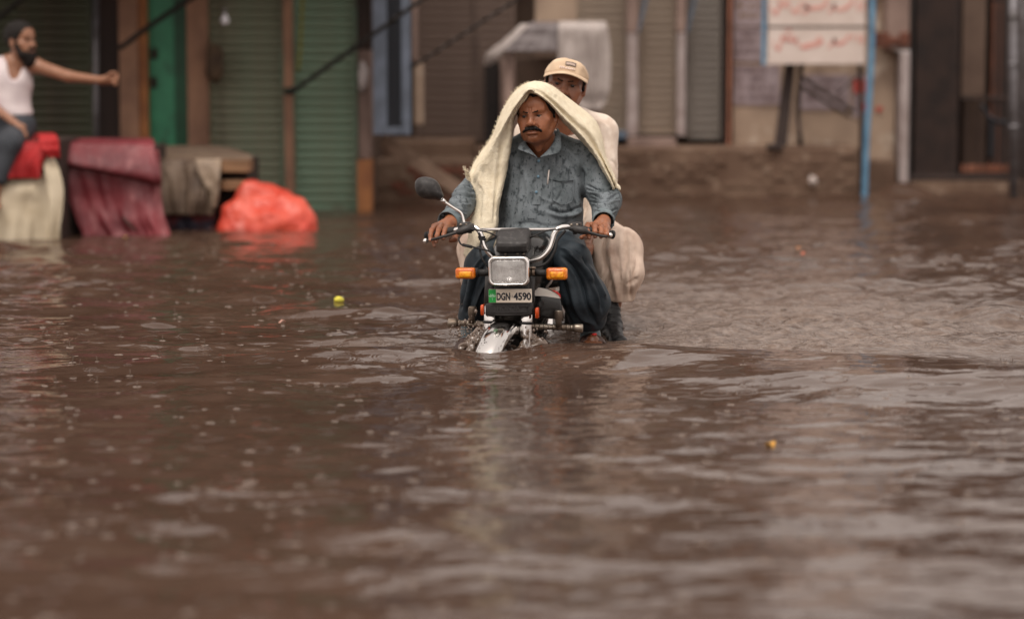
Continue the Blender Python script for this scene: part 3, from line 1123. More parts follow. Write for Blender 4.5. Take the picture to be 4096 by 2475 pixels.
for n_, (q0, q1) in enumerate((((3195, 300), (3420, 450)), ((3195, 340), (3400, 470)), ((3462, 280), (3345, 380)))):
    mb = MB()
    mb.tube([P(*q0, YS + 0.45), P(*q1, YS + 0.55)], 0.016 if n_ < 2 else 0.008, 8)
    T_ = mb.done('brace_bar', m_lintel, None, loc=P(*q1, YS + 0.55), cat='bar', group='bars behind the signboard',
                 label=('upper grey diagonal bar behind the signboard posts', 'lower grey diagonal bar behind the signboard posts', 'thin bar slanting the other way beside the blue post')[n_])

# ---- dark gate at the right edge
m_gate = mat('dark_rusty_gate_iron', S(58, 42, 36), 0.6, color2=S(38, 28, 25), nscale=5, bump=0.3, bscale=40)
m_gate2 = mat('brown_gate_sheet', S(92, 74, 62), 0.65, color2=S(74, 56, 46), nscale=3, bump=0.3, bscale=30)
m_rust = mat('orange_rust_bar', S(150, 96, 74), 0.7, color2=S(120, 78, 60), nscale=8)
GT = thing('iron_gate', 'dark rusty iron gate with upright bars at the right edge', 'gate', (P(3850, 760, YR)[0], YR, 0))
part_box('gate_leaf', 3652, 0, 3842, 900, YR + 0.06, 0.04, m_gate, GT, zmin=0.03, ztop=2.9)
part_box('gate_leaf', 3846, 0, 3948, 385, YR + 0.07, 0.04, m_gate2, GT, ztop=2.9)
part_box('gate_leaf', 3950, 0, 4300, 900, YR + 0.5, 0.04, m_gate, GT, zmin=0.03, ztop=2.9)
part_box('gate_leaf', 3846, 388, 3948, 760, YR + 0.45, 0.04, m_gate2, GT)
part_box('rail', 3644, 698, 4060, 724, YR - 0.02, 0.05, m_gate, GT)
part_box('rail', 3846, 660, 4060, 690, YR + 0.1, 0.05, m_rust, GT)
part_box('rail', 3846, 388, 4060, 402, YR + 0.02, 0.04, m_gate, GT)
for a_ in range(3662, 3842, 30):
    part_box('bar', a_, 0, a_ + 12, 695, YR + 0.02, 0.035, m_gate, GT, ztop=2.9, bevel=0.003)
for i_, a_ in enumerate((3860, 3910, 3935, 3965, 3990, 4015, 4040)):
    part_box('bar', a_, 404 if i_ < 3 else 10, a_ + (16 if i_ == 4 else 9), 690, YR + 0.06 + 0.003 * i_, 0.03, m_rust if i_ in (3, 4) else m_gate, GT, bevel=0.003)
part_box('threshold', 3644, 728, 4300, 900, YR - 0.1, 0.5, m_plinth, GT, zmin=GROUND_Z)
part_box('courtyard_wall', 3644, 0, 4600, 900, YR + 0.9, 0.3, m_darkwood, GT, zmin=GROUND_Z, ztop=4.0)
part_box('gate_frame', 3644, 0, 4300, 100, YR + 0.02, 0.3, m_gate, GT, zmin=2.92, ztop=3.3)
wr_ = mat('black_tangled_wire', S(26, 28, 34), 0.5)
mb = MB()
mb.tube([P(3925, 420, YR - 0.05), P(3955, 470, YR - 0.05), P(3965, 540, YR - 0.05), P(3958, 640, YR - 0.05)], 0.02, 8, steps=14)
mb.tube([P(3955, 470, YR - 0.06), P(4000, 490, YR - 0.06), P(4060, 490, YR - 0.06)], 0.022, 8, steps=10)
mb.done('hanging_cable', wr_, None, loc=P(3925, 420, YR), label='black cable bundle tied across the gate bars', cat='cable')
mb = MB()
YPp = YR - 0.6
mb.tube([P(4052, -300, YPp), P(4052, 300, YPp), P(4056, 860, YPp)], 0.045, 14)
for q_ in (60, 250, 500):
    mb.tube([P(4053, q_, YPp), P(4053, q_ + 16, YPp)], 0.054, 14)
mb.tube([P(4092, -300, YPp + 0.1), P(4094, 860, YPp + 0.1)], 0.02, 10)
mb.done('steel_pole', m_steel, None, loc=P(4056, 860, YPp), label='grey steel utility pole at the far right edge', cat='pole')

# ---- blue louvred shutter leaf standing beside the left shop
YB = YL - 0.2
m_slate = mat('slate_grey_frame_paint', S(112, 122, 138), 0.6, color2=S(90, 98, 110), nscale=6)
m_louv = mat('dark_louvre_paint', S(52, 54, 60), 0.6)
LV = thing('louvred_shutter', 'tall slate blue louvred shutter with a dark centre beside the ochre pillar', 'shutter', (P(1565, 540, YB)[0], YB, 0.5))
part_box('frame', 1492, -300, 1545, 540, YB, 0.05, m_slate, LV)
part_box('frame', 1606, -300, 1640, 540, YB, 0.05, m_slate, LV)
part_box('frame', 1547, 508, 1604, 540, YB + 0.002, 0.046, m_slate, LV)
for i_ in range(30):
    c0, c1 = P(1546, 500 - i_ * 26, YB + 0.02), P(1605, 500 - i_ * 26, YB + 0.02)
    if c0[2] > 2.4:
        break
    w_ = c1[0] - c0[0]
    v_, f_ = box((-w_ / 2, -0.022, -0.004), (w_ / 2, 0.022, 0.004))
    v_ = v_ @ rot(0, 40, 0).T + (c0 + c1) / 2
    obj('louvre', v_, f_, m_louv, LV, smooth=False)
part_box('backing', 1500, -300, 1634, 530, YB + 0.055, 0.01, m_louv, LV, bevel=0)
mb = MB()
lo, hi = bb(1656, 255, 1694, 500, YL + 0.5, 0.05)
obj('white_post', *box(lo, hi), m_cream, None, smooth=False, bevel=0.01, loc=((lo[0] + hi[0]) / 2, lo[1], lo[2]),
    label='short pale post fixed in front of the brown shutter', cat='post')
lo, hi = bb(1648, -200, 1668, 245, YL + 0.52, 0.05)
obj('white_post', *box(lo, hi), m_pinkpil, None, smooth=False, bevel=0.01, loc=((lo[0] + hi[0]) / 2, lo[1], lo[2]),
    label='narrow pinkish post beside the slate blue shutter', cat='post')

# ---- slanting plank, ropes, bulb, bags
mb = MB()
a_, b_ = P(1530, 560, YL + 0.25), P(1880, 790, YL + 0.05)
d_ = np.array([0, 0.05, 0])
u_ = np.array([0.03, 0, 0.045])
mb.loft([[a_ - u_, a_ - u_ + d_, a_ + u_ + d_, a_ + u_], [b_ - u_, b_ - u_ + d_, b_ + u_ + d_, b_ + u_]])
mb.done('plank', mat('bare_grey_timber', S(128, 106, 90), 0.8, color2=S(104, 84, 70), nscale=8, bump=0.3, bscale=40), None, smooth=False, bevel=0.006,
        loc=b_, label='grey plank slanting down over the brick steps', cat='plank')
m_rope = mat('black_rope', S(30, 25, 22), 0.7)
for nm, pts, r_, lb in (
        ('rope', ((1150, 378), (1190, 352), (1420, 190), (1700, -10), (1860, -130)), 0.019, 'thick dark rope slanting across the right green shutter'),
        ('rope', ((1640, 275), (1880, 120), (2080, -10), (2200, -90)), 0.011, 'thin dark rope slanting across the brown shutters'),
        ('rope', ((478, 195), (600, 105), (740, 10), (860, -70)), 0.022, 'dark rope slanting across the green door'),
        ('rope', ((-60, 120), (60, 20), (140, -50)), 0.02, 'dark rope above the seated man in the top left corner')):
    q = cat_rom(np.array(pts, float), 16)
    mb = MB()
    mb.tube([P(a, b, YL - 0.5) for a, b in q], r_, 8)
    mb.done(nm, m_rope, None, loc=P(*pts[0], YL - 0.5), label=lb, cat='rope', group='ropes stretched before the shops')
mb = MB()
q = cat_rom(np.array(((1212, -60), (1206, 80), (1202, 180), (1194, 285)), float), 16)
mb.tube([P(a, b, YL - 0.1) for a, b in q], 0.012, 8)
mb.done('cord', mat('yellow_green_cord', S(120, 116, 40), 0.7), None, loc=P(1212, -60, YL - 0.1), label='yellow green cord hanging beside the shutter pillar', cat='cord')
YBu = YL - 0.9
BU = thing('light_bulb', 'small white light bulb hanging from a wire before the green shutter', 'bulb', P(900, 60, YBu))
b0 = P(900, 78, YBu)
rr = [(0.0, 0.052), (0.012, 0.05), (0.014, 0.03), (0.03, 0.005), (0.033, -0.012), (0.026, -0.034), (0.010, -0.043), (0.0005, -0.045)]
obj('glass', *loft([[b0 + (r * math.cos(t), r * math.sin(t), z) for t in np.linspace(0, 2 * math.pi, 16, endpoint=False)] for r, z in rr[::-1]]),
    mat('frosted_bulb_glass', (0.75, 0.75, 0.8), 0.25), BU)
mb = MB()
mb.tube([b0 + (0, 0, 0.045), b0 + (0, 0, 0.085)], 0.016, 10)
mb.tube([b0 + (0, 0, 0.085), b0 + (0, 0, 0.5)], 0.004, 6)
mb.done('socket', mat('grey_socket', S(110, 106, 104), 0.6), BU)


def lump(name, c, r, m, label, cat, seed=1, amp=0.25, group=None, k=6.0):
    v, f = sphere((0, 0, 0), 1.0, 28, 18)
    n = vnoise(v, 2.0, seed) * amp + vnoise(v, k, seed + 1) * amp * 0.4
    v = v * (1 + n)[:, None] * np.asarray(r) + np.asarray(c)
    return obj(name, v, f, m, None, loc=c, label=label, cat=cat, group=group)


lump('hanging_bag', P(858, 250, YL - 0.1), (0.075, 0.07, 0.17), mat('brown_sackcloth', S(92, 74, 56), 0.85, color2=S(64, 50, 40), nscale=9),
     'brown bag hanging on the tan pillar above the stalls', 'bag', 3)
lump('hanging_bag', P(1452, 310, YL - 0.08), (0.042, 0.05, 0.12), mat('white_plastic_bag', S(170, 160, 158), 0.4),
     'whitish plastic bag hanging on the pillar left of the slate blue shutter', 'bag', 5)
lump('hanging_bag', P(1160, 366, YL - 0.12), (0.055, 0.05, 0.035), mat('dark_green_cloth_knot', S(40, 58, 46), 0.8),
     'dark green cloth knot where the rope meets the shutter pillar', 'bag', 7)
lump('litter', P(3252, 722, YR - 0.68), (0.035, 0.03, 0.04), mat('white_litter', S(190, 178, 172), 0.6), 'scrap of white litter against the plinth', 'litter', 8)
mb = MB()
mb.tube([P(384, -200, YL - 0.06), P(384, 900, YL - 0.06)], 0.022, 10)
mb.done('steel_pipe', m_steel, None, loc=P(384, 800, YL - 0.06), label='thin grey drain pipe beside the dark wooden pillar', cat='pipe')

# ---- plastic sheeted frame behind the passenger
YT = YR - 2.0
m_sheet = mat('milky_plastic_sheet', S(182, 172, 167), 0.42, color2=S(156, 146, 141), nscale=4, bump=0.25, bscale=14, bdist=0.03)
m_sheet2 = mat('grey_tarpaulin', S(120, 112, 112), 0.5, color2=S(100, 92, 92), nscale=4, bump=0.25, bscale=14, bdist=0.03)
TN = thing('sheeted_frame', 'frame draped with milky plastic sheeting behind the capped passenger', 'shelter', (P(2230, 600, YT)[0], YT, 0.0))


def drape(name, rows, m, parent=None, nx=40, ny=40, amp=0.02, freq=9.0, seed=1, thick=0.012, tilt=0.0, **k):
    """hanging cloth: rows = (photo y, left x, right x, distance) from top to bottom"""
    R = cat_rom(np.array(rows, float), ny) if len(rows) > 2 else cat_rom(np.array(rows, float), ny)
    v = []
    for i in range(ny):
        py, xl, xr, Y = R[i]
        for j in range(nx):
            t = j / (nx - 1)
            v.append(P(xl + (xr - xl) * t, py + tilt * (t - 0.5) * max(0.0, (i / (ny - 1) - 0.35) / 0.65), Y))
    v = np.array(v)
    tt = np.tile(np.linspace(0, 1, nx), ny)
    ss = np.repeat(np.linspace(0, 1, ny), nx)
    z = np.column_stack([tt * freq, ss * 1.2, np.full(len(tt), seed * 3.1)])
    a = amp * (0.25 + 0.75 * ss) * (vnoise(z, 1.0, seed) + 0.5 * vnoise(z, 2.3, seed + 1)) + amp * 0.5 * vnoise(z * (0.6, 5, 1), 1.0, seed + 2)
    v[:, 1] += a
    v[:, 0] += 0.3 * np.roll(a, 3)
    idx = np.arange(nx * ny).reshape(ny, nx)
    f = np.stack([idx[:-1, :-1], idx[1:, :-1], idx[1:, 1:], idx[:-1, 1:]], -1).reshape(-1, 4)
    o = obj(name, v, f, m, parent, **k)
    sm = o.modifiers.new('thickness', 'SOLIDIFY')
    sm.thickness = thick
    sm.offset = 0
    return o


drape('sheet', ((92, 2250, 2415, YT + 0.35), (96, 2236, 2425, YT + 0.02), (180, 2232, 2440, YT - 0.02), (330, 2236, 2442, YT), (395, 2280, 2428, YT + 0.02), (440, 2336, 2400, YT + 0.03)), m_sheet, TN, amp=0.03, seed=4)
drape('sheet', ((90, 2128, 2256, YT + 0.4), (100, 2118, 2248, YT + 0.05), (150, 2066, 2238, YT + 0.0), (206, 2010, 2228, YT - 0.03)), m_sheet2, TN, amp=0.015, seed=6, label='grey tarpaulin flap')
drape('sheet', ((98, 2085, 2122, YT + 0.1), (150, 2030, 2070, YT + 0.03), (215, 1952, 2012, YT), (260, 1935, 1960, YT + 0.05)), m_sheet, TN, amp=0.02, nx=20, seed=8)
mb = MB()
mb.tube([P(2036, 200, YT + 0.1), P(2030, 760, YT + 0.1)], 0.03, 8)
mb.tube([P(2395, 120, YT + 0.15), P(2395, 760, YT + 0.15)], 0.025, 8)
mb.tube([P(2036, 205, YT + 0.1), P(2395, 130, YT + 0.15)], 0.02, 8)
mb.done('pole', m_pinkpil, TN)
part_box('crate', 2060, 230, 2226, 640, YT + 0.25, 0.5, m_wall, TN, zmin=GROUND_Z, bevel=0.02)
part_box('crate', 2345, 380, 2400, 640, YT + 0.2, 0.4, m_tanpil, TN, zmin=GROUND_Z, bevel=0.02)

# ================================================================ MOTORCYCLE
m_chrome = mat('chrome', (0.80, 0.78, 0.76), 0.11, metal=1.0, color2=(0.66, 0.63, 0.60), nscale=22, nlo=0.5, nhi=0.8, rough2=0.22)
m_black = mat('black_plastic', (0.018, 0.017, 0.017), 0.38, color2=(0.04, 0.036, 0.034), nscale=25, rough2=0.6, bump=0.12, bscale=220)
m_matte = mat('matte_black_plastic', (0.022, 0.020, 0.020), 0.48, color2=(0.05, 0.046, 0.045), nscale=60, nlo=0.5, nhi=0.75, rough2=0.3, bump=0.2, bscale=260)
m_tank = mat('black_tank_paint', (0.008, 0.008, 0.008), 0.22, coat=0.6)
m_tarn = mat('tarnished_steel', (0.40, 0.35, 0.29), 0.33, metal=0.9, color2=(0.14, 0.10, 0.075), nscale=30, nlo=0.4, nhi=0.7, rough2=0.55, stretch=(0.4, 1, 1))
m_rubber = mat('black_rubber', (0.015, 0.014, 0.014), 0.6, bump=0.3, bscale=200)
m_amber = mat('amber_lens', S(232, 138, 18), 0.12, coat=0.6, color2=S(204, 98, 8), nscale=18, nlo=0.4, nhi=0.6, bump=0.4, bscale=90)
m_amberin = mat('amber_reflector_core', S(246, 172, 30), 0.2, color2=S(218, 126, 12), nscale=70, nlo=0.42, nhi=0.58, coat=0.5)
m_reflr = mat('orange_side_reflector', S(206, 78, 26), 0.25, coat=0.4)
m_platew = mat('number_plate_white', S(222, 212, 198), 0.4, color2=S(206, 194, 178), nscale=8)
m_plateg = mat('number_plate_green', S(30, 142, 62), 0.4)
m_ink_k = mat('number_plate_black', (0.012, 0.012, 0.018), 0.4)
m_silver = mat('faded_silver_ink', S(150, 190, 160), 0.5)
m_stripe = mat('tank_stripe_white', S(214, 208, 200), 0.25, coat=0.4)
m_red = mat('tank_stripe_red', S(200, 22, 18), 0.25, coat=0.4)
def lens_mat():
    g = bpy.data.materials.new('headlight_glass')
    g.use_nodes = True
    nt = g.node_tree
    nt.nodes.remove(nt.nodes['Principled BSDF'])
    N, L = nt.nodes.new, nt.links.new
    tc, mp, wv_ = N('ShaderNodeTexCoord'), N('ShaderNodeMapping'), N('ShaderNodeTexNoise')
    mp.inputs['Scale'].default_value = (1, 1, 0.10)
    wv_.inputs['Scale'].default_value = 75
    L(tc.outputs['Object'], mp.inputs['Vector'])
    L(mp.outputs['Vector'], wv_.inputs['Vector'])
    bp = N('ShaderNodeBump')
    bp.inputs['Strength'].default_value = 0.5
    bp.inputs['Distance'].default_value = 0.004
    L(wv_.outputs['Fac'], bp.inputs['Height'])
    tr, gl, df, m1, m2 = N('ShaderNodeBsdfTransparent'), N('ShaderNodeBsdfGlossy'), N('ShaderNodeBsdfDiffuse'), N('ShaderNodeMixShader'), N('ShaderNodeMixShader')
    gl.inputs['Roughness'].default_value = 0.04
    df.inputs['Color'].default_value = (0.75, 0.73, 0.71, 1)
    L(bp.outputs['Normal'], gl.inputs['Normal'])
    mr = N('ShaderNodeMapRange')
    mr.inputs['From Min'].default_value = 0.35
    mr.inputs['From Max'].default_value = 0.7
    mr.inputs['To Min'].default_value = 0.16
    mr.inputs['To Max'].default_value = 0.36
    L(wv_.outputs['Fac'], mr.inputs['Value'])
    L(mr.outputs['Result'], m1.inputs['Fac'])
    L(tr.outputs['BSDF'], m1.inputs[1])
    L(df.outputs['BSDF'], m1.inputs[2])
    m2.inputs['Fac'].default_value = 0.14
    L(m1.outputs['Shader'], m2.inputs[1])
    L(gl.outputs['BSDF'], m2.inputs[2])
    L(m2.outputs['Shader'], nt.nodes['Material Output'].inputs['Surface'])
    return g


m_lensg = lens_mat()
m_reflect = mat('headlight_reflector', (0.92, 0.90, 0.88), 0.3, metal=0.45, color2=(0.62, 0.59, 0.56), nscale=24, nlo=0.45, nhi=0.6)
m_grease = mat('greasy_engine_metal', (0.05, 0.046, 0.042), 0.5, metal=0.4, color2=(0.12, 0.10, 0.085), nscale=25, bump=0.3, bscale=80)
m_seat = mat('black_vinyl_seat', (0.016, 0.015, 0.015), 0.42, bump=0.2, bscale=160)

YAW = 9.0                                             # the tail stands to the right of the nose
BIKE_ORG = np.array([P(2005, 1400, 0.2)[0], 0.2, GROUND_Z])
MC = thing('motorcycle', 'black commuter motorcycle with chrome bars wading through the flood', 'motorcycle', BIKE_ORG)
FR = rot(-YAW, 0, -1.2)                                 # nose frame: x right, y back, z up


def fr(c, pts, pitch=0.0):
    R = FR if not pitch else rot(-YAW, pitch, -1.2)
    return np.asarray(pts, float) @ R.T + np.asarray(c)


def frloft(c, rings, pitch=0.0, **k):
    return loft([fr(c, r, pitch) for r in rings], **k)


# --- front mudguard: chrome blade following the wheel
AX = P(2018, 1400, 0.30)
AX = np.array([AX[0], 0.315, -0.20])                  # wheel axle
back = np.array([math.sin(math.radians(YAW)), math.cos(math.radians(YAW)), 0])
side = np.array([math.cos(math.radians(YAW)), -math.sin(math.radians(YAW)), 0])
upv = np.array([0, 0, 1.0])


STEER = 19.0
fback = np.array([math.sin(math.radians(STEER)), math.cos(math.radians(STEER)), 0])
fside = np.array([math.cos(math.radians(STEER)), -math.sin(math.radians(STEER)), 0])


def whl(c, r, ang, w):
    """point on a wheel: angle from straight up, positive to the front"""
    a = math.radians(ang)
    bk, sd_ = (fback, fside) if c is AX else (back, side)
    return c - bk * (r * math.sin(a)) + upv * (r * math.cos(a)) + sd_ * w


prof = [(-0.057, -0.070), (-0.055, -0.020), (-0.048, -0.006), (-0.038, 0.006), (-0.035, 0.008), (-0.018, 0.0115), (0.0, 0.0125), (0.018, 0.0115), (0.035, 0.008), (0.038, 0.006), (0.048, -0.006), (0.055, -0.020), (0.057, -0.070)]
rings = []
for a_ in np.linspace(96, -78, 46):
    wd = 1.0 - 0.16 * max(0, (a_ - 40) / 56)
    rings.append([whl(AX, 0.326 + q * 0.9, a_, w * wd) for w, q in prof])
m_blade = mat('clean_chrome_blade', (0.60, 0.585, 0.57), 0.14, metal=1.0)
o = obj('front_mudguard', *loft(rings, closed=False), m_blade, MC, label='chrome front mudguard cutting the water')
sm = o.modifiers.new('thickness', 'SOLIDIFY')
sm.thickness = 0.003
# wheels (standing under water)


def wheel(name, c, r, w):
    tr = []
    for a_ in np.linspace(0, 360, 40, endpoint=False):
        tr.append([whl(c, r - 0.035 + 0.035 * math.cos(t), a_, w * math.sin(t)) for t in np.linspace(0, 2 * math.pi, 10, endpoint=False)])
    tr.append(tr[0])
    wo = obj(name, *loft(tr, cap0=False, cap1=False), m_rubber, MC)
    rm = []
    for a_ in np.linspace(0, 360, 40, endpoint=False):
        rm.append([whl(c, r - 0.062 + 0.012 * math.cos(t), a_, 0.026 * math.sin(t)) for t in np.linspace(0, 2 * math.pi, 8, endpoint=False)])
    rm.append(rm[0])
    obj('rim', *loft(rm, cap0=False, cap1=False), m_chrome, wo)
    for i_ in range(18):
        mb_ = MB()
        mb_.tube([whl(c, 0.03, i_ * 20, 0.02 * (-1) ** i_), whl(c, r - 0.06, i_ * 20 + 12 * (-1) ** (i_ // 2), 0.0)], 0.002, 5)
        mb_.done('spoke', m_chrome, wo)
    mb_ = MB()
    mb_.tube([c - side * 0.045, c + side * 0.045], 0.04, 14)
    mb_.done('hub', m_grease, wo)
    return wo


wheel('front_wheel', AX, 0.295, 0.036)
RAX = AX + back * 1.20 + upv * 0.002
wheel('rear_wheel', RAX, 0.295, 0.040)
# --- fork legs
FT = [P(1962, 1236, 0.36), P(2108, 1240, 0.335)]
for i_, s_ in enumerate((-1, 1)):
    bot = AX + side * (0.073 * s_) + back * 0.01
    top = FT[i_] + upv * 0.02
    mb = MB()
    mb.tube([bot, bot + (top - bot) * 0.45, top], [0.027, 0.0265, 0.026], 16, steps=8)
    lg = mb.done('fork_leg', m_chrome, MC)
    mb = MB()
    mb.tube([top - upv * 0.005, FT[i_] + upv * 0.17 + back * 0.06], 0.029, 14)
    mb.done('fork_shroud', m_black, MC)
    mb = MB()
    k_ = bot + (top - bot) * 0.80
    mb.tube([k_, k_ + (top - bot) * 0.03], 0.0285, 16)
    mb.done('dust_seal', m_rubber, lg)
m_tarn2 = mat('worn_black_raised_letters', (0.05, 0.048, 0.046), 0.3)
# --- emblem bar across the fork with its raised lettering
EC = P(2034, 1234, 0.292)
g = []
top_c = lambda x: 0.030 - 0.010 * (x / 0.095) ** 2
for y_, sc in ((0.0, 0.965), (0.004, 1.0), (0.05, 1.0), (0.055, 0.97)):
    r_ = []
    for x_ in np.linspace(-0.098, 0.098, 25):
        r_.append((x_ * sc, y_, (top_c(x_)) * sc))
    for x_ in np.linspace(0.098, -0.098, 25):
        r_.append((x_ * sc, y_, (-0.026 - 0.004 * math.cos(x_ * 12)) * sc))
    g.append(r_)
eb = obj('emblem_bar', *frloft(EC, g), m_black, MC, bevel=0.003)
r_ = [(x_, -0.004, top_c(x_) - 0.007) for x_ in np.linspace(-0.078, 0.078, 17)] + [(x_, -0.004, -0.018) for x_ in np.linspace(0.078, -0.078, 17)]
r2 = [(a, 0.001, c) for a, b, c in r_]
obj('emblem_pad', *frloft(EC, [r_, r2]), m_matte, eb, smooth=False, bevel=0.002)
lv, lf = lettering('HONDA', -0.048, 0.048, -0.006, 0.013, 0.003, 0.012)
obj('lettering', fr(EC, lv + (0, -0.0045, 0)), lf, m_tarn2, eb, smooth=False)
for s_, pc in ((-1, P(1929, 1240, 0.31)), (1, P(2147, 1252, 0.29))):
    rr_ = rrect(0.014, 0.045, 0.005, 3)
    obj('side_reflector', *frloft(pc, [ring3(rr_, -0.004, 0.9, 0.95), ring3(rr_, 0.0), ring3(rr_, 0.03), ring3(rr_, 0.034, 0.8, 0.8)]), m_reflr, MC)
# lower yoke clutter between the fork legs
mb = MB()
mb.add(*frloft(P(2036, 1270, 0.37), [ring3(rrect(0.135, 0.075, 0.012), 0.0), ring3(rrect(0.135, 0.075, 0.012), 0.06)]))
for k_ in range(7):
    c_ = P(2000 + k_ * 13, 1268 + (k_ * 37) % 40, 0.36)
    mb.add(*sphere(c_, 0.008 + 0.003 * (k_ % 3), 8, 6))
mb.done('lower_yoke', m_grease, MC)
# --- number plate
PCN = P(2041, 1183, 0.268)
PW_, PH_ = 0.181, 0.056
r_ = rrect(PW_, PH_, 0.003, 3)
pl = obj('number_plate', *frloft(PCN, [ring3(r_, -0.0012), ring3(r_, 0.0012)]), m_platew, MC, smooth=False, bevel=0.0006)
gx0, gx1 = -PW_ / 2 + 0.0005, -PW_ / 2 + 0.031
v_, f_ = box((gx0, -0.0022, -PH_ / 2 + 0.001), (gx1, -0.0013, PH_ / 2 - 0.001))
obj('green_panel', fr(PCN, v_), f_, m_plateg, pl, smooth=False)
mb = MB()
for k_ in range(5):                                   # small leaf emblem
    t_ = math.radians(-56 + k_ * 28)
    c_ = np.array([(gx0 + gx1) / 2, -0.003, -0.008])
    d_ = np.array([math.sin(t_), 0, math.cos(t_)])
    n_ = np.array([math.cos(t_), 0, -math.sin(t_)])
    pts = [c_ + d_ * a + n_ * b for a, b in ((0.004, 0), (0.011, 0.0026), (0.0195, 0), (0.011, -0.0026))]
    mb.add(fr(PCN, pts), [(0, 3, 2, 1)])
v_, f_ = box(((gx0 + gx1) / 2 - 0.0008, -0.003, -0.018), ((gx0 + gx1) / 2 + 0.0008, -0.0023, -0.005))
mb.add(fr(PCN, v_), f_)
mb.done('leaf_emblem', m_silver, pl, smooth=False)
for tx, x0, x1, z0, z1, bd_ in (('DGN', -0.057, 0.000, -0.0185, 0.0135, 0.036), ('12', 0.0025, 0.012, -0.006, 0.003, 0.0), ('4590', 0.0135, 0.0875, -0.0185, 0.0135, 0.036)):
    lv, lf = lettering(tx, x0, x1, z0, z1, 0.0012, bd_)
    obj('lettering', fr(PCN, lv + (0, -0.0014, 0)), lf, m_ink_k, pl, smooth=False)
v_, f_ = box((-PW_ / 2 + 0.034, -0.0028, 0.0205), (PW_ / 2 - 0.002, -0.0013, 0.0235))
obj('pressed_rib', fr(PCN, v_), f_, m_platew, pl, smooth=False, bevel=0.0008)
v_, f_ = box((-0.055, 0.002, -0.03), (0.055, 0.03, 0.035))
obj('plate_bracket', fr(PCN, v_), f_, m_black, MC, smooth=False, bevel=0.004)
# --- headlight
HC = P(2034, 1084, 0.235)
hw, hh = 0.172, 0.118
hr = rrect(hw, hh, 0.022, 7)


def bulge(rg, k=0.005):
    rg = np.array(rg)
    rg[:, 2] += np.where(rg[:, 2] < 0, -k * (1 - (rg[:, 0] / (hw / 2)) ** 2), k * 0.6 * (1 - (rg[:, 0] / (hw / 2)) ** 2))
    return rg


hd = obj('headlight', *frloft(HC, [bulge(ring3(hr, y_, s_, s2_)) for y_, s_, s2_ in ((0.03, 0.97, 0.97), (0.07, 0.93, 0.93), (0.11, 0.80, 0.80), (0.14, 0.5, 0.5), (0.15, 0.1, 0.1))], cap0=False), m_black, MC, label='square chrome rimmed headlight')
obj('rim', *frloft(HC, [bulge(ring3(hr, y_, s_, s2_)) for y_, s_, s2_ in ((0.004, 0.83, 0.785), (-0.002, 0.86, 0.82), (-0.006, 0.90, 0.87), (-0.003, 0.955, 0.945), (0.008, 0.99, 0.99), (0.032, 1.0, 1.0), (0.036, 0.975, 0.975))], cap0=False, cap1=False), m_chrome, hd)
obj('lens', *frloft(HC, [bulge(ring3(hr, y_, s_, s2_)) for y_, s_, s2_ in ((0.008, 0.84, 0.80), (0.003, 0.82, 0.775), (-0.001, 0.72, 0.68), (-0.004, 0.5, 0.45), (-0.005, 0.2, 0.2), (-0.005, 0.02, 0.02))][::-1], cap0=True, cap1=True), m_lensg, hd)
ref = []
for y_, s_ in ((0.014, 0.83), (0.030, 0.76), (0.055, 0.58), (0.075, 0.34), (0.080, 0.14), (0.081, 0.02)):
    ref.append(ring3(hr, y_, s_, s_ * 0.95))
obj('reflector', *frloft(HC, ref[::-1], cap0=True, cap1=False), m_reflect, hd)
mb = MB()
mb.add(*sphere(fr(HC, [(0.006, 0.05, -0.006)])[0], 0.013, 12, 8))
mb.done('bulb', mat('bulb_glass', (0.8, 0.8, 0.78), 0.1), hd)
mb = MB()
mb.add(*sphere(fr(HC, [(0.0, -0.003, -0.0595)])[0], 0.005, 10, 6))
mb.done('screw', m_grease, hd)
v_, f_ = box((-0.07, 0.05, -0.16), (0.075, 0.13, -0.04))
obj('headlight_bracket', fr(HC, v_), f_, m_black, MC, smooth=False, bevel=0.008)
# --- turn signals
for s_, tc_, sz in ((-1, P(1860, 1094, 0.30), (0.085, 0.048)), (1, P(2226, 1096, 0.265), (0.089, 0.052))):
    tr = rrect(sz[0], sz[1], 0.012, 5)
    ts = obj('turn_signal', *frloft(tc_, [ring3(tr, y_, a, b) for y_, a, b in ((0.022, 1.0, 1.0), (0.045, 0.95, 0.9), (0.056, 0.7, 0.6), (0.058, 0.2, 0.2))]), m_black, MC,
             label='amber turn signal on the ' + ('left' if s_ < 0 else 'right'))
    obj('lens', *frloft(tc_, [ring3(tr, y_, a, b) for y_, a, b in ((-0.004, 0.15, 0.15), (-0.004, 0.72, 0.6), (-0.001, 0.90, 0.82), (0.008, 0.985, 0.96), (0.0215, 1.0, 1.0))]), m_amber, ts)
    obj('reflector', *frloft(tc_, [ring3(rrect(sz[0] * 0.66, sz[1] * 0.5, 0.006, 4), y_, a, a, 0.002, -0.003) for y_, a in ((-0.0062, 0.2), (-0.0062, 0.85), (-0.0038, 1.0))]), m_amberin, ts)
    mb = MB()
    for q_ in (-0.38, 0.38):
        mb.add(*sphere(fr(tc_, [(sz[0] * q_, -0.001, sz[1] * 0.3)])[0], 0.0028, 8, 5))
    mb.done('screw', m_reflr, ts, kind='stuff')
    mb = MB()
    e_ = fr(tc_, [(-s_ * 0.040, 0.036, 0.0)])[0]
    mb.tube([e_, e_ - side * s_ * 0.075 + back * 0.02], [0.015, 0.014], 12)
    mb.tube([e_ + side * s_ * 0.004, e_ - side * s_ * 0.010], 0.020, 12)
    mb.done('stem', m_rubber, ts)
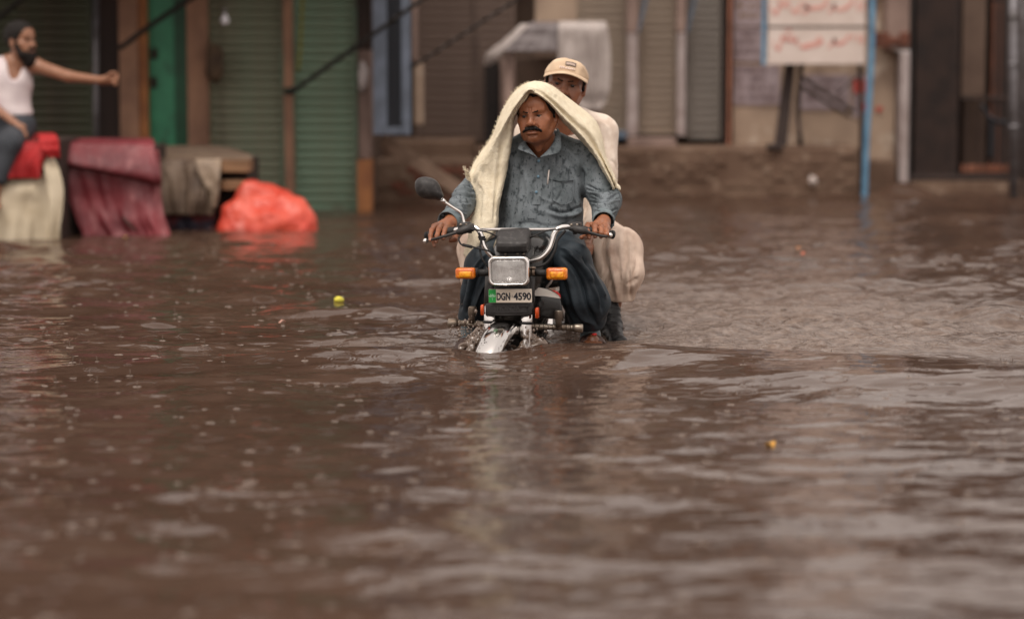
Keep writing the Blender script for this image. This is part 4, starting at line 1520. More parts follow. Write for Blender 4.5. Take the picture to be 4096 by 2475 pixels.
# --- instrument box behind the headlight
IC = P(2050, 966, 0.375)
ib = rrect(0.136, 0.098, 0.016, 5)
rg = []
for y_, a, b, dz in ((-0.026, 0.90, 0.38, -0.022), (-0.020, 0.97, 0.46, -0.022), (-0.004, 1.0, 0.62, -0.016), (0.028, 1.02, 0.96, 0.0), (0.034, 1.02, 1.0, 0.0), (0.075, 1.0, 0.97, 0.004), (0.082, 0.94, 0.9, 0.004)):
    rg.append(ring3(ib, y_, a, b, 0.0, dz))
ins = obj('instrument_box', *frloft(IC, rg), m_matte, MC, label='black instrument box above the headlight')
v_, f_ = box((-0.064, -0.031, -0.020), (0.064, -0.018, -0.0175))
obj('seam', fr(IC, v_), f_, m_black, ins, smooth=False)
mb = MB()
for q_ in (-0.03, 0.02, 0.045):
    mb.add(*sphere(fr(IC, [(q_, 0.0, -0.052)])[0], 0.006, 8, 6))
mb.done('bulb_holder', m_tarn, ins, kind='stuff')
v_, f_ = box((-0.055, 0.0, -0.075), (0.055, 0.05, -0.045))
obj('instrument_bracket', fr(IC, v_), f_, m_black, MC, smooth=False, bevel=0.004)
# --- handlebar
HBL = [P(2046, 1046, 0.43), P(1996, 1044, 0.43), P(1962, 1018, 0.43), P(1938, 985, 0.435), P(1927, 950, 0.44), P(1915, 921, 0.45), P(1893, 908, 0.46), P(1866, 912, 0.475), P(1800, 925, 0.52), P(1712, 943, 0.59)]
HBR = [P(2046, 1046, 0.43), P(2120, 1042, 0.425), P(2164, 1030, 0.42), P(2194, 1000, 0.42), P(2208, 966, 0.425), P(2218, 932, 0.43), P(2238, 912, 0.44), P(2272, 908, 0.455), P(2340, 920, 0.50), P(2446, 938, 0.57)]
mb = MB()
mb.tube(HBL[::-1] + HBR[1:], 0.0115, 14, steps=110)
hb = mb.done('handlebar', m_chrome, MC, label='chrome braced handlebar')
mb = MB()
mb.tube([P(1920, 918, 0.447), P(2222, 918, 0.432)], 0.0065, 10)
mb.done('crossbar', m_chrome, hb)
for i_, pth in enumerate((HBL, HBR)):
    mb = MB()
    mb.tube([pth[-2] * 0.7 + pth[-3] * 0.3, pth[-1]], [0.0165, 0.0165], 14)
    mb.tube([pth[-1], pth[-1] + (pth[-1] - pth[-2]) * 0.06], 0.019, 14)
    mb.done('grip', m_rubber, hb)
# --- levers, perches, switch housings
LV_ = [[P(1880, 912, 0.44), P(1850, 922, 0.43), P(1800, 938, 0.435), P(1748, 953, 0.46), P(1702, 964, 0.51)],
       [P(2300, 916, 0.425), P(2330, 922, 0.41), P(2370, 934, 0.425), P(2410, 944, 0.46), P(2440, 941, 0.50)]]
for i_, pth in enumerate(LV_):
    mb = MB()
    mb.tube(pth, [0.009, 0.010, 0.0085, 0.0075, 0.0065], 10, steps=24, squash=0.75)
    le = mb.done('lever', m_black, MC, label='clutch or brake lever with a chrome ball tip')
    mb = MB()
    mb.add(*sphere(pth[-1], 0.0115, 14, 10))
    mb.done('ball_tip', m_chrome, le)
    a_, b_ = pth[0], pth[1]
    mb = MB()
    mb.tube([a_ + back * 0.035, a_, b_, pth[2] * 0.45 + b_ * 0.55], [0.019, 0.017, 0.0165, 0.011], 12, steps=14)
    mb.tube([a_ + (0, -0.002, -0.006), a_ + (0, -0.002, -0.022)], 0.008, 10)
    mb.done('lever_perch', m_black, MC)
    sc_ = (P(1858, 905, 0.485), P(2300, 905, 0.47))[i_]
    mb = MB()
    rr_ = rrect(0.052, 0.036, 0.008, 4)
    mb.add(*frloft(sc_, [ring3(rr_, -0.022, 0.9, 0.85), ring3(rr_, -0.016), ring3(rr_, 0.022), ring3(rr_, 0.026, 0.85, 0.85)]))
    sw = mb.done('switch_housing', m_matte, MC)
    for q_ in (-0.012, 0.012):
        mb = MB()
        mb.add(*sphere(fr(sc_, [(q_, -0.020, 0.008)])[0], (0.007, 0.006, 0.005), 10, 6))
        mb.done('button', m_tarn, sw)
# --- mirror on its chrome stalk
mh = np.array([(1659, 748), (1661, 726), (1674, 712), (1698, 707), (1724, 711), (1745, 722), (1760, 742), (1768, 764), (1775, 782), (1768, 797), (1758, 802), (1735, 799), (1705, 796), (1680, 787), (1665, 770)], float)
mh = cat_rom(np.vstack([mh, mh[:1]]), 46)[:-1]
cc = mh.mean(0)
rings = []
for d_, s_ in ((-0.052, 0.15), (-0.050, 0.45), (-0.042, 0.72), (-0.028, 0.9), (-0.010, 0.985), (0.0, 1.0), (0.008, 0.99), (0.010, 0.95)):
    rings.append([P(*(cc + (q - cc) * s_), 0.50 + d_ * 0.9) for q in mh])
mir = obj('mirror', *loft(rings), m_matte, MC, label='black teardrop mirror seen from behind')
obj('glass', *loft([[P(*(cc + (q - cc) * 0.92), 0.5105) for q in mh], [P(*(cc + (q - cc) * 0.92), 0.5125) for q in mh]]), m_chrome, mir, smooth=False)
mb = MB()
mb.tube([P(1762, 792, 0.495), P(1776, 806, 0.49), P(1812, 830, 0.485), P(1838, 846, 0.482), P(1848, 858, 0.48), P(1854, 880, 0.478), P(1859, 900, 0.475)], [0.008, 0.0068, 0.0054, 0.0052, 0.0052, 0.0056, 0.0065], 10, steps=30)
mb.tube([P(1768, 798, 0.493), P(1782, 810, 0.489)], [0.0100, 0.0070], 10)
mb.tube([P(1858, 890, 0.476), P(1860, 903, 0.474)], 0.009, 8)
mb.done('stalk', m_chrome, mir)
# --- cables
for lb, pts, r_ in (
        ('clutch cable', ((1838, 948, 0.43), (1836, 962, 0.42), (1850, 980, 0.41), (1900, 990, 0.40), (1960, 1006, 0.40), (1985, 1030, 0.42)), 0.0038),
        ('loom', ((1915, 930, 0.425), (1924, 960, 0.42), (1920, 1000, 0.41), (1932, 1040, 0.40), (1956, 1072, 0.40)), 0.0045),
        ('throttle cable', ((1875, 915, 0.43), (1920, 922, 0.40), (1960, 932, 0.39), (1985, 945, 0.40)), 0.0036),
        ('brake cable', ((2310, 915, 0.42), (2250, 916, 0.40), (2190, 922, 0.39), (2140, 942, 0.39), (2120, 952, 0.40)), 0.0036),
        ('wiring sleeve', ((2262, 922, 0.42), (2230, 960, 0.41), (2218, 1005, 0.40), (2190, 1048, 0.40), (2150, 1066, 0.40), (2110, 1060, 0.42)), 0.0062)):
    mb = MB()
    mb.tube([P(*q) for q in pts], r_, 8, steps=30)
    mb.done('cable', m_rubber, MC)
mb = MB()
mb.tube([P(1850, 979, 0.41), P(1888, 988, 0.40)], 0.0065, 10)
mb.done('cable_boot', m_rubber, MC)
for q0, q1 in (((1913, 950, 0.437), (1940, 946, 0.44)), ((1917, 958, 0.437), (1942, 955, 0.44))):
    mb = MB()
    c_ = (P(*q0) + P(*q1)) / 2
    mb.tube([c_ - upv * 0.004, c_ + upv * 0.004], 0.0155, 12)
    mb.done('tie_band', m_rubber, MC)
# horn / ignition knob beside the headlight
mb = MB()
kc = P(2131, 1072, 0.30)
mb.add(*sphere(kc, (0.014, 0.014, 0.007), 12, 8))
mb.tube([kc - upv * 0.004, kc - upv * 0.03], 0.009, 10)
mb.done('ignition_cap', m_tarn, MC)
# --- tank
tk = [(0.44, 0.025, 0.03, 0.34), (0.48, 0.085, 0.105, 0.345), (0.56, 0.125, 0.135, 0.35), (0.68, 0.135, 0.140, 0.355), (0.82, 0.12, 0.12, 0.345), (0.94, 0.095, 0.08, 0.325), (0.98, 0.05, 0.03, 0.315)]
tk = cat_rom(np.array(tk), 26)
base0 = np.array([P(2036, 1100, 0.25)[0], 0.25, 0])
rings = []
for s_, w_, h_, z_ in tk:
    c_ = base0 + back * (s_ - 0.25) + upv * z_
    rg = []
    for t in np.linspace(0, 2 * math.pi, 28, endpoint=False):
        ex = np.sign(math.cos(t)) * abs(math.cos(t)) ** 0.7
        ez = np.sign(math.sin(t)) * abs(math.sin(t)) ** 0.7
        rg.append(c_ + side * (w_ * ex) + upv * (h_ * ez))
    rings.append(rg)
tank = obj('fuel_tank', *loft(rings), m_tank, MC, label='glossy black fuel tank')
# side panel (right of the nose) with white and red flashes
sp = [(2134, 1146), (2190, 1152), (2225, 1172), (2244, 1200), (2250, 1240), (2244, 1278), (2140, 1270)]
obj('radiator_cowl', *loft([[P(a, b, 0.50) for a, b in sp], [P(a, b, 0.60) for a, b in sp]]), m_tank, MC, bevel=0.008)
wt = [(2135, 1149), (2160, 1150), (2190, 1157), (2215, 1168), (2236, 1182), (2243, 1194), (2210, 1189), (2175, 1184), (2140, 1183)]
obj('white_flash', *loft([[P(a, b, 0.492) for a, b in wt], [P(a, b, 0.4985) for a, b in wt]]), m_stripe, tank, smooth=False)
rd = [(2206, 1160), (2226, 1163), (2240, 1176), (2244, 1192), (2232, 1177), (2218, 1167)]
obj('red_flash', *loft([[P(a, b, 0.4885) for a, b in rd], [P(a, b, 0.4935) for a, b in rd]]), m_red, tank, smooth=False)
lv, lf = lettering('HONDA', 0.0, 0.075, 0.0, 0.017, 0.001, 0.02)
obj('lettering', np.array([P(2224, 1168, 0.487) + (q[0] * 0.22 + q[1], q[0] * 0.95, q[2]) for q in lv]), lf, m_stripe, tank, smooth=False)
# --- frame, engine, crash guard, pegs, seat, exhaust
mb = MB()
mb.tube([P(2050, 1180, 0.42), P(2065, 1290, 0.52), P(2072, 1420, 0.62)], 0.02, 10, steps=10)
mb.tube([P(2050, 1100, 0.45), base0 + back * 0.55 + upv * 0.28, base0 + back * 1.3 + upv * 0.25], 0.02, 10, steps=12)
mb.done('frame', m_black, MC)
EN = base0 + back * 0.44 + upv * 0.05
mb = MB()
for k_ in range(7):
    z_ = -0.05 + k_ * 0.025
    v_, f_ = box((-0.085, -0.07, z_), (0.085, 0.08, z_ + 0.009))
    mb.add(v_ @ rot(-YAW, 14).T + EN, f_)
v_, f_ = box((-0.06, -0.05, -0.08), (0.06, 0.06, 0.12))
mb.add(v_ @ rot(-YAW, 14).T + EN, f_)
v_, f_ = box((-0.14, -0.05, -0.34), (0.14, 0.28, -0.09))
mb.add(v_ @ rot(-YAW).T + EN, f_)
mb.done('engine', m_grease, MC, smooth=False, bevel=0.004)
CGA, CGB = P(1812, 1291, 0.56), P(2312, 1312, 0.50)
mb = MB()
mb.tube([CGA, CGB], 0.0125, 14)
cg = mb.done('crash_guard', m_tarn, MC, label='tarnished tubular leg guard across the engine')
for e_, d_ in ((CGA, CGA - CGB), (CGB, CGB - CGA)):
    d_ = d_ / np.linalg.norm(d_)
    mb = MB()
    mb.tube([e_ - d_ * 0.022, e_ - d_ * 0.012, e_ + d_ * 0.018, e_ + d_ * 0.021], [0.0135, 0.0185, 0.0195, 0.016], 16)
    mb.done('end_cap', m_tarn, cg)
for k_ in range(26):
    t_ = 0.05 + 0.90 * k_ / 25
    if 0.32 < t_ < 0.62:
        continue
    c_ = CGA + (CGB - CGA) * t_
    d_ = (CGB - CGA) / np.linalg.norm(CGB - CGA)
    mb = MB()
    mb.tube([c_ - d_ * 0.0036, c_ + d_ * 0.0036], 0.0136, 14)
    mb.done('ring', m_tarn, cg)
for q0, q1 in (((1886, 1292, 0.545), (1890, 1228, 0.54)), ((2234, 1308, 0.505), (2235, 1244, 0.50))):
    a_, b_ = P(*q0), P(*q1)
    mb = MB()
    mb.tube([a_, a_ + (b_ - a_) * 0.35, a_ + (b_ - a_) * 0.55, a_ + (b_ - a_) * 0.95, b_], [0.0135, 0.0125, 0.0175, 0.0182, 0.0165], 16)
    pg = mb.done('upright_peg', mat('rusted_peg', (0.09, 0.065, 0.05), 0.5, metal=0.5, color2=(0.16, 0.12, 0.09), nscale=20), cg)
    mb = MB()
    mb.tube([b_ - upv * 0.001, b_ + upv * 0.003], [0.0165, 0.014], 16)
    mb.done('cap', m_tarn, pg)
mb = MB()
st = cat_rom(np.array([(0.86, 0.10, 0.03, 0.235), (0.95, 0.125, 0.045, 0.245), (1.15, 0.135, 0.05, 0.255), (1.4, 0.135, 0.05, 0.285), (1.56, 0.11, 0.04, 0.30), (1.6, 0.05, 0.015, 0.30)]), 24)
rings = []
for s_, w_, h_, z_ in st:
    c_ = base0 + back * (s_ - 0.1) + upv * z_
    rings.append([c_ + side * (w_ * np.sign(math.cos(t)) * abs(math.cos(t)) ** 0.6) + upv * (h_ * np.sign(math.sin(t)) * abs(math.sin(t)) ** 0.6) for t in np.linspace(0, 2 * math.pi, 20, endpoint=False)])
mb.loft(rings)
mb.done('seat', m_seat, MC)
mb = MB()
mb.tube([EN + side * -0.09 + upv * -0.1, EN + side * -0.14 + upv * -0.26 + back * 0.1, RAX - side * 0.15 - back * 0.3, RAX - side * 0.16 + back * 0.15 + upv * 0.05], [0.018, 0.02, 0.035, 0.035], 12, steps=20)
mb.done('exhaust', m_chrome, MC)
for s_ in (-1, 1):
    mb = MB()
    mb.tube([RAX + side * 0.11 * s_, RAX + side * 0.13 * s_ + upv * 0.33 - back * 0.10], 0.026, 10)
    mb.done('shock_absorber', m_black, MC)
    mb = MB()
    f0 = base0 + back * 0.62 + upv * -0.16
    mb.tube([f0 + side * 0.10 * s_, f0 + side * 0.30 * s_], 0.014, 10)
    mb.done('footrest', m_rubber, MC)
    mb = MB()
    f0 = base0 + back * 0.98 + upv * -0.13
    mb.tube([f0 + side * 0.10 * s_, f0 + side * 0.28 * s_], 0.013, 10)
    mb.done('footrest', m_rubber, MC)
rings = []
for a_ in np.linspace(60, -110, 24):
    rings.append([whl(RAX, 0.325 + q, a_, w * 1.15) for w, q in prof])
o = obj('rear_mudguard', *loft(rings, closed=False), m_chrome, MC)
sm = o.modifiers.new('thickness', 'SOLIDIFY')
sm.thickness = 0.003

# ================================================================ PEOPLE
m_skin = mat('brown_skin', (1, 1, 1), 0.36, attr='Col', color2=(0.80, 0.74, 0.70), nscale=45, nlo=0.4, nhi=0.7, sss=0.10, bump=0.18, bscale=170, bdist=0.004)
m_hair = mat('black_hair', (0.008, 0.0065, 0.006), 0.6, spec=0.22, color2=(0.016, 0.012, 0.010), nscale=120, bump=0.6, bscale=200, stretch=(1, 1, 0.3))
m_eyew = mat('eye_white', (0.26, 0.21, 0.18), 0.25)
m_iris = mat('dark_iris', (0.012, 0.007, 0.005), 0.12)
SK_DRIVER = np.array([0.30, 0.118, 0.058])
SK_PASS = np.array([0.285, 0.120, 0.066])
SK_MAN = np.array([0.30, 0.145, 0.085])


def xf(v, c, R, s):
    """head space (x right in the picture, y to the front, z up) -> place"""
    w = np.column_stack([v[:, 0] * s[0], -v[:, 1] * s[1], v[:, 2] * s[2]])
    return w @ R.T + c


def head_mesh(cran=0.088, jaw=1.0, h=0.0024, neck=(0, -0.045, -0.23), brow=1.0, frown=1.0, nose=1.0):
    V = Vol((-0.105, -0.14, -0.25), (0.105, 0.135, 0.145), h)
    V.ell((0, -0.015, 0.035), (0.076, 0.096, cran), 0.01)
    V.ell((0, 0.018, -0.03), (0.064 * jaw, 0.070, 0.082), 0.03)
    V.ell((0, 0.030, -0.072), (0.052 * jaw, 0.050, 0.042), 0.025)
    V.ell((0, 0.066, -0.096), (0.024, 0.020, 0.019), 0.02)
    for s in (-1, 1):
        V.cone((0.060 * jaw * s, -0.005, -0.045), (0.034 * jaw * s, 0.045, -0.088), 0.016, 0.016, 0.022)
        V.ell((0.046 * s, 0.054, -0.020), (0.022, 0.018, 0.018), 0.022)
        V.ell((0.037 * s, 0.062, -0.050), (0.018, 0.018, 0.024), 0.022)
    V.ell((0, 0.070, -0.060), (0.033, 0.024, 0.028), 0.02)
    V.ell((0, 0.060, 0.050), (0.050, 0.028, 0.034), 0.03)
    for s in (-1, 1):
        V.cone((0.010 * s, 0.080, 0.022 - 0.003 * frown), (0.040 * s, 0.066, 0.026), 0.0115 * brow, 0.010, 0.016)
        V.ell((0.0315 * s, 0.094, 0.002), (0.0175, 0.016, 0.0115), 0.012, cut=True)
        V.ell((0.0315 * s, 0.0660, 0.002), (0.0155, 0.0135, 0.0128), 0.004)
        V.ell((0.0315 * s, 0.0840, 0.0005), (0.0130, 0.0145, 0.0044), 0.002, cut=True)
        V.cone((0.019 * s, 0.074, -0.0125), (0.043 * s, 0.068, -0.010), 0.0045, 0.004, 0.008)
    V.cone((0, 0.080, 0.018), (0, 0.099 * nose, -0.022), 0.0085, 0.0105, 0.013)
    V.ell((0, 0.100 * nose, -0.030), (0.0125, 0.0125, 0.0105), 0.009)
    for s in (-1, 1):
        V.ell((0.0135 * s, 0.089, -0.034), (0.0088, 0.0115, 0.0085), 0.007)
        V.ell((0.0075 * s, 0.098, -0.0425), (0.0042, 0.0055, 0.0035), 0.003, cut=True)
        V.cone((0.021 * s, 0.090, -0.034), (0.033 * s, 0.079, -0.060), 0.0022, 0.0022, 0.008, cut=True)
    V.ell((0, 0.0900, -0.0585), (0.024, 0.0085, 0.0052), 0.006)
    V.ell((0, 0.0890, -0.0700), (0.021, 0.0095, 0.0062), 0.006)
    V.ell((0, 0.0990, -0.0640), (0.025, 0.0080, 0.0013), 0.0025, cut=True)
    V.cone((-0.016, 0.088, -0.0805), (0.016, 0.088, -0.0805), 0.0035, 0.0035, 0.01, cut=True)
    if frown:
        for s in (-1, 1):
            V.cone((0.0045 * s, 0.0925, 0.016), (0.0055 * s, 0.0900, 0.036), 0.0016, 0.0014, 0.005, cut=True)
    for s in (-1, 1):
        Re = rot(0, -12, 0)
        V.ell((0.080 * s, -0.010, -0.006), (0.0085, 0.0195, 0.031), 0.007, R=Re)
        V.ell((0.0895 * s, -0.004, -0.002), (0.0060, 0.0110, 0.0190), 0.004, R=Re, cut=True)
        V.ell((0.080 * s, -0.002, -0.030), (0.007, 0.009, 0.010), 0.006)
    V.cone((0, -0.025, -0.075), neck, 0.054, 0.058, 0.02)
    V.cone((0, 0.028, -0.115), (0, 0.018, -0.145), 0.015, 0.012, 0.03)
    return V.mesh(1)


def face_colors(v, sk, stubble=0.35):
    x, y, z = v.T
    c = np.repeat(sk[None], len(v), 0)

    def blend(w, t):
        nonlocal c
        c = c * (1 - w[:, None]) + np.asarray(t)[None] * w[:, None]
    sm = lambda a, lo, hi: np.clip((a - lo) / (hi - lo), 0, 1)
    lip = np.exp(-(((x) / 0.022) ** 4 + ((z + 0.0645) / 0.0085) ** 4)) * sm(y, 0.08, 0.088)
    blend(0.75 * lip, sk * np.array([0.62, 0.50, 0.52]))
    for s in (-1, 1):
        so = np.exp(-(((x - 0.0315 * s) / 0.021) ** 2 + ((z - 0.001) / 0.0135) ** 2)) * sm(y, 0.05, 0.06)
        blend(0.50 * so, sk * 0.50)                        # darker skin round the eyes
        lash = np.exp(-(((x - 0.0315 * s) / 0.0145) ** 4 + ((z - 0.0045) / 0.0022) ** 2)) * sm(y, 0.06, 0.066)
        blend(0.8 * lash, sk * 0.10)
    be = sm(-z, 0.062, 0.085) * sm(y, -0.02, 0.02) * sm(z, -0.15, -0.11)
    blend(stubble * be, sk * np.array([0.55, 0.58, 0.62]))
    up = np.exp(-((x / 0.036) ** 4 + ((z + 0.047) / 0.010) ** 4)) * sm(y, 0.07, 0.08)
    blend(0.5 * up, sk * 0.4)
    ch = np.exp(-(((np.abs(x) - 0.043) / 0.02) ** 2 + ((z + 0.03) / 0.022) ** 2)) * sm(y, 0.03, 0.05)
    blend(0.22 * ch, sk * np.array([1.25, 1.05, 0.95]))
    return c


def add_face_parts(body, c, R, s, mous=(0.0385, 0.0082, 0.012), gaze=0.0, brow_t=0.0046):
    for k in (-1, 1):
        e = np.array([[0.0315 * k, 0.0655, 0.0015]])
        v, f = sphere((0, 0, 0), 0.0120, 16, 12)
        ev = obj('eye', xf(v + e, c, R, s), f, m_eyew, body)
        v, f = sphere((0, 0, 0), (0.0070, 0.003, 0.0070), 14, 8)
        obj('iris', xf(v + e + (gaze, 0.0108, 0.000), c, R, s), f, m_iris, ev)
        V = Vol((-0.06, 0.04, 0.0), (0.06, 0.11, 0.06), 0.0016)
        V.cone((0.010 * k, 0.0915, 0.0175), (0.028 * k, 0.0835, 0.0225), brow_t, brow_t * 1.05, 0.003)
        V.cone((0.028 * k, 0.0835, 0.0225), (0.047 * k, 0.0665, 0.0215), brow_t * 1.05, brow_t * 0.5, 0.003)
        v, q = V.mesh(1)
        n = normals(v, q)
        v = v + n * (vnoise(v * (1, 1, 0.4), 420, 3) * 0.0010)[:, None]
        obj('eyebrow', xf(v, c, R, s), q, m_hair, body)
    if mous:
        w, t, drop = mous
        V = Vol((-0.07, 0.04, -0.10), (0.07, 0.13, -0.01), 0.0018)
        for k in (-1, 1):
            V.cone((0.002 * k, 0.0945, -0.0490), (0.019 * k, 0.0925, -0.0515), t, t * 1.02, 0.004)
            V.cone((0.019 * k, 0.0925, -0.0515), (w * k, 0.0810, -0.0515 - drop), t * 1.02, t * 0.42, 0.004)
        v, q = V.mesh(1)
        n = normals(v, q)
        v = v + n * (vnoise(v * (1, 1, 0.35), 330, 5) * 0.0028 + vnoise(v, 130, 6) * 0.0014)[:, None]
        mo = obj('moustache', xf(v, c, R, s), q, m_hair, body)
        mb = MB()
        rr = np.random.RandomState(5)
        for _ in range(260):
            u = rr.uniform(-1, 1)
            x0 = u * w * 0.95
            z0 = -0.0485 - drop * max(0, abs(u) - 0.5) * 1.6 + rr.uniform(-0.003, 0.003)
            y0 = 0.0945 - 0.010 * u * u + t * 0.75
            L = rr.uniform(0.006, 0.0115)
            a = np.array([x0, y0, z0])
            d = np.array([np.sign(u) * (0.25 + 0.5 * abs(u)), 0.12, -1.0]) * L
            sd = np.array([0.0006, 0, 0.0])
            mb.add(xf(np.array([a - sd, a + sd, a + d * 0.6 + (0, 0.0009, 0), a + d]), c, R, s), [(0, 1, 2), (0, 2, 3)])
        mb.done('moustache_hairs', m_hair, mo, kind='stuff')


def hair_cap(body, c, R, s, front=0.078, hz=0.070, side=True, seed=1, thick=0.009, top=0.0):
    V = Vol((-0.11, -0.14, -0.10), (0.11, 0.12, 0.16), 0.003)
    V.ell((0, -0.018, 0.042), (0.077 + thick, 0.098 + thick, 0.086 + thick - top), 0)
    V.plane_cut((0, front, hz), (0, 0.80, -0.60), 0.006)
    V.plane_cut((0, -0.03, -0.055), (0, 0.25, -1), 0.006)
    if side:
        for k in (-1, 1):
            V.cone((0.074 * k, 0.012, 0.035), (0.0745 * k, 0.010, -0.012), 0.0105, 0.006, 0.006)
    v, q = V.mesh(1)
    n = normals(v, q)
    v = v + n * (vnoise(v * (1, 0.35, 1), 150, seed) * 0.0030 + vnoise(v, 60, seed + 1) * 0.0022)[:, None]
    return obj('hair', xf(v, c, R, s), q, m_hair, body)


def hand_vol(palm, fingers, h=0.0026, pad=0.03):
    """palm = list of (a, b, ra, rb); fingers = list of ([points], [radii])"""
    allp = np.array([p for a, b, _, _ in palm for p in (a, b)] + [p for f, _ in fingers for p in f])
    V = Vol(allp.min(0) - pad - 0.02, allp.max(0) + pad + 0.02, h)
    for a, b, ra, rb in palm:
        V.cone(a, b, ra, rb, 0.012)
    for pts, rs in fingers:
        pts = np.asarray(pts)
        for i in range(len(pts) - 1):
            V.cone(pts[i], pts[i + 1], rs[i], rs[i + 1], 0.0035)
        for i in range(1, len(pts) - 1):
            V.ell(pts[i], np.full(3, rs[i] * 1.08), 0.003)
    return V.mesh(1)


def hand_colors(v, sk, tips):
    c = np.repeat(sk[None], len(v), 0) * (0.92 + 0.12 * vnoise(v, 90, 4))[:, None]
    for t in tips:
        d = np.linalg.norm(v - np.asarray(t), axis=1)
        w = np.exp(-(d / 0.0062) ** 2)[:, None] * 0.75
        c = c * (1 - w) + np.array([0.50, 0.30, 0.24]) * w
    return c


def join(parts):
    """several meshes of one body -> one mesh with colours"""
    vs, fs, cs, n = [], [], [], 0
    for v, q, c in parts:
        vs.append(v)
        fs.append(q + n)
        cs.append(c if c.ndim == 2 else np.repeat(c[None], len(v), 0))
        n += len(v)
    return np.concatenate(vs), np.concatenate(fs), np.concatenate(cs)


def bounds(pts, m):
    p = np.array(pts)
    return p.min(0) - m, p.max(0) + m


# ---------------------------------------------------------------- rider under the towel
def cloth_mat(name, c1, c2, scale, lo, hi, rough=0.75, big=None, weave=900.0):
    m = mat(name, c1, rough, color2=c2, nscale=scale, nlo=lo, nhi=hi, detail=4.0, bump=0.12, bscale=weave, bdist=0.002, rough2=0.5, spec=0.3,
            layers=([big] if big else []))
    return m


K_DRY = S(117, 125, 130)
K_WET = S(50, 57, 61)
m_kurta = mat('grey_blue_cotton_spotted_by_rain', K_DRY, 0.78, spec=0.25, color2=S(84, 92, 95), nscale=10.0, nlo=0.42, nhi=0.66, detail=8.0, bump=0.12, bscale=900, bdist=0.002,
              layers=[(S(66, 73, 77), 48.0, 0.53, 0.66, 8, (1, 1, 0.7)), (K_WET, 125.0, 0.60, 0.70, 3, (1, 1, 0.55))])
m_sleeve = m_kurta
m_shalwar = cloth_mat('soaked_dark_blue_cotton', S(48, 57, 64), S(33, 40, 46), 14.0, 0.4, 0.62, rough=0.6)
m_cuff = cloth_mat('damp_blue_cotton', S(116, 128, 132), S(90, 100, 105), 30.0, 0.45, 0.65)

DRV = thing('person', 'mustachioed rider in rain spotted grey blue kurta steering the motorcycle', 'person', P(2150, 1080, 1.02))
# joints
D = dict(neck=P(2158, 590, 1.00), shL=P(1998, 650, 1.02), shR=P(2330, 645, 1.02), elL=P(1862, 792, 0.94), elR=P(2424, 800, 0.92),
         wrL=P(1803, 884, 0.665), wrR=P(2414, 884, 0.65), hipL=P(2080, 985, 1.0), hipR=P(2235, 985, 1.0),
         knL=P(1930, 1064, 0.62), knR=P(2292, 1050, 0.60), anL=P(1880, 1330, 0.74), anR=P(2364, 1330, 0.74))


def limb_body(D, scale, torso, h=0.007):
    pts = list(D.values())
    lo, hi = bounds(pts, 0.24)
    V = Vol(lo, hi, h)
    for c, r in torso:
        V.ell(c, np.asarray(r) * scale, 0.06)
    V.cone(D['neck'], D['shL'], 0.062 * scale, 0.058 * scale, 0.04)
    V.cone(D['neck'], D['shR'], 0.062 * scale, 0.058 * scale, 0.04)
    for s in 'LR':
        V.cone(D['sh' + s], D['el' + s], 0.054 * scale, 0.042 * scale, 0.03)
        V.cone(D['el' + s], D['wr' + s], 0.042 * scale, 0.029 * scale, 0.02)
        V.cone(D['hip' + s], D['kn' + s], 0.072 * scale, 0.046 * scale, 0.04)
        V.cone(D['kn' + s], D['an' + s], 0.046 * scale, 0.032 * scale, 0.02)
    return V


torsoD = [(P(2162, 700, 1.03), (0.195, 0.125, 0.19)), (P(2158, 860, 1.01), (0.185, 0.145, 0.19)), (P(2158, 970, 1.03), (0.18, 0.14, 0.11))]
VB = limb_body(D, 0.86, torsoD)
bv, bq = VB.mesh(1)
# head
HR = rot(-19, 3, -4)                                     # turned to the left of the picture, chin slightly down
HCD = P(2149, 461, 0.885)
HS = (1.06, 1.0, 1.02)
hv, hq = head_mesh(jaw=1.08, neck=(-0.004, -0.100, -0.185))
hc = face_colors(hv, SK_DRIVER)
hvw = xf(hv, HCD, HR, HS)
hq = hq[:, ::-1]
# right-hand side of the picture: hand closed over grip and lever
Lh = lambda *q: P(*q)
palmR = [(D['wrR'] + (0, -0.01, 0), P(2372, 908, 0.585), 0.027, 0.017), (D['wrR'] + (0, -0.01, 0), P(2420, 912, 0.585), 0.026, 0.018), (P(2362, 905, 0.59), P(2428, 918, 0.59), 0.017, 0.0165),
         (D['wrR'] + (0, 0.03, 0.006), D['wrR'] + (0, -0.02, -0.01), 0.028, 0.028)]
fingR = []
tipsR = []
for kx, ky, px, py, tx, ty in ((2352, 899, 2350, 918, 2357, 951), (2379, 899, 2380, 918, 2381, 946), (2404, 905, 2405, 922, 2404, 947), (2427, 914, 2427, 928, 2424, 945)):
    pts = [P(kx, ky, 0.575), P(px - 1, py - 9, 0.515), P(px, py + 10, 0.488), P(tx, ty, 0.492)]
    fingR.append((pts, [0.0122, 0.0115, 0.0108, 0.0088]))
    tipsR.append(P(tx, ty - 1, 0.484))
fingR.append(([P(2372, 925, 0.63), P(2345, 945, 0.60), P(2326, 950, 0.56)], [0.014, 0.0115, 0.0095]))
hrv, hrq = hand_vol(palmR, fingR)
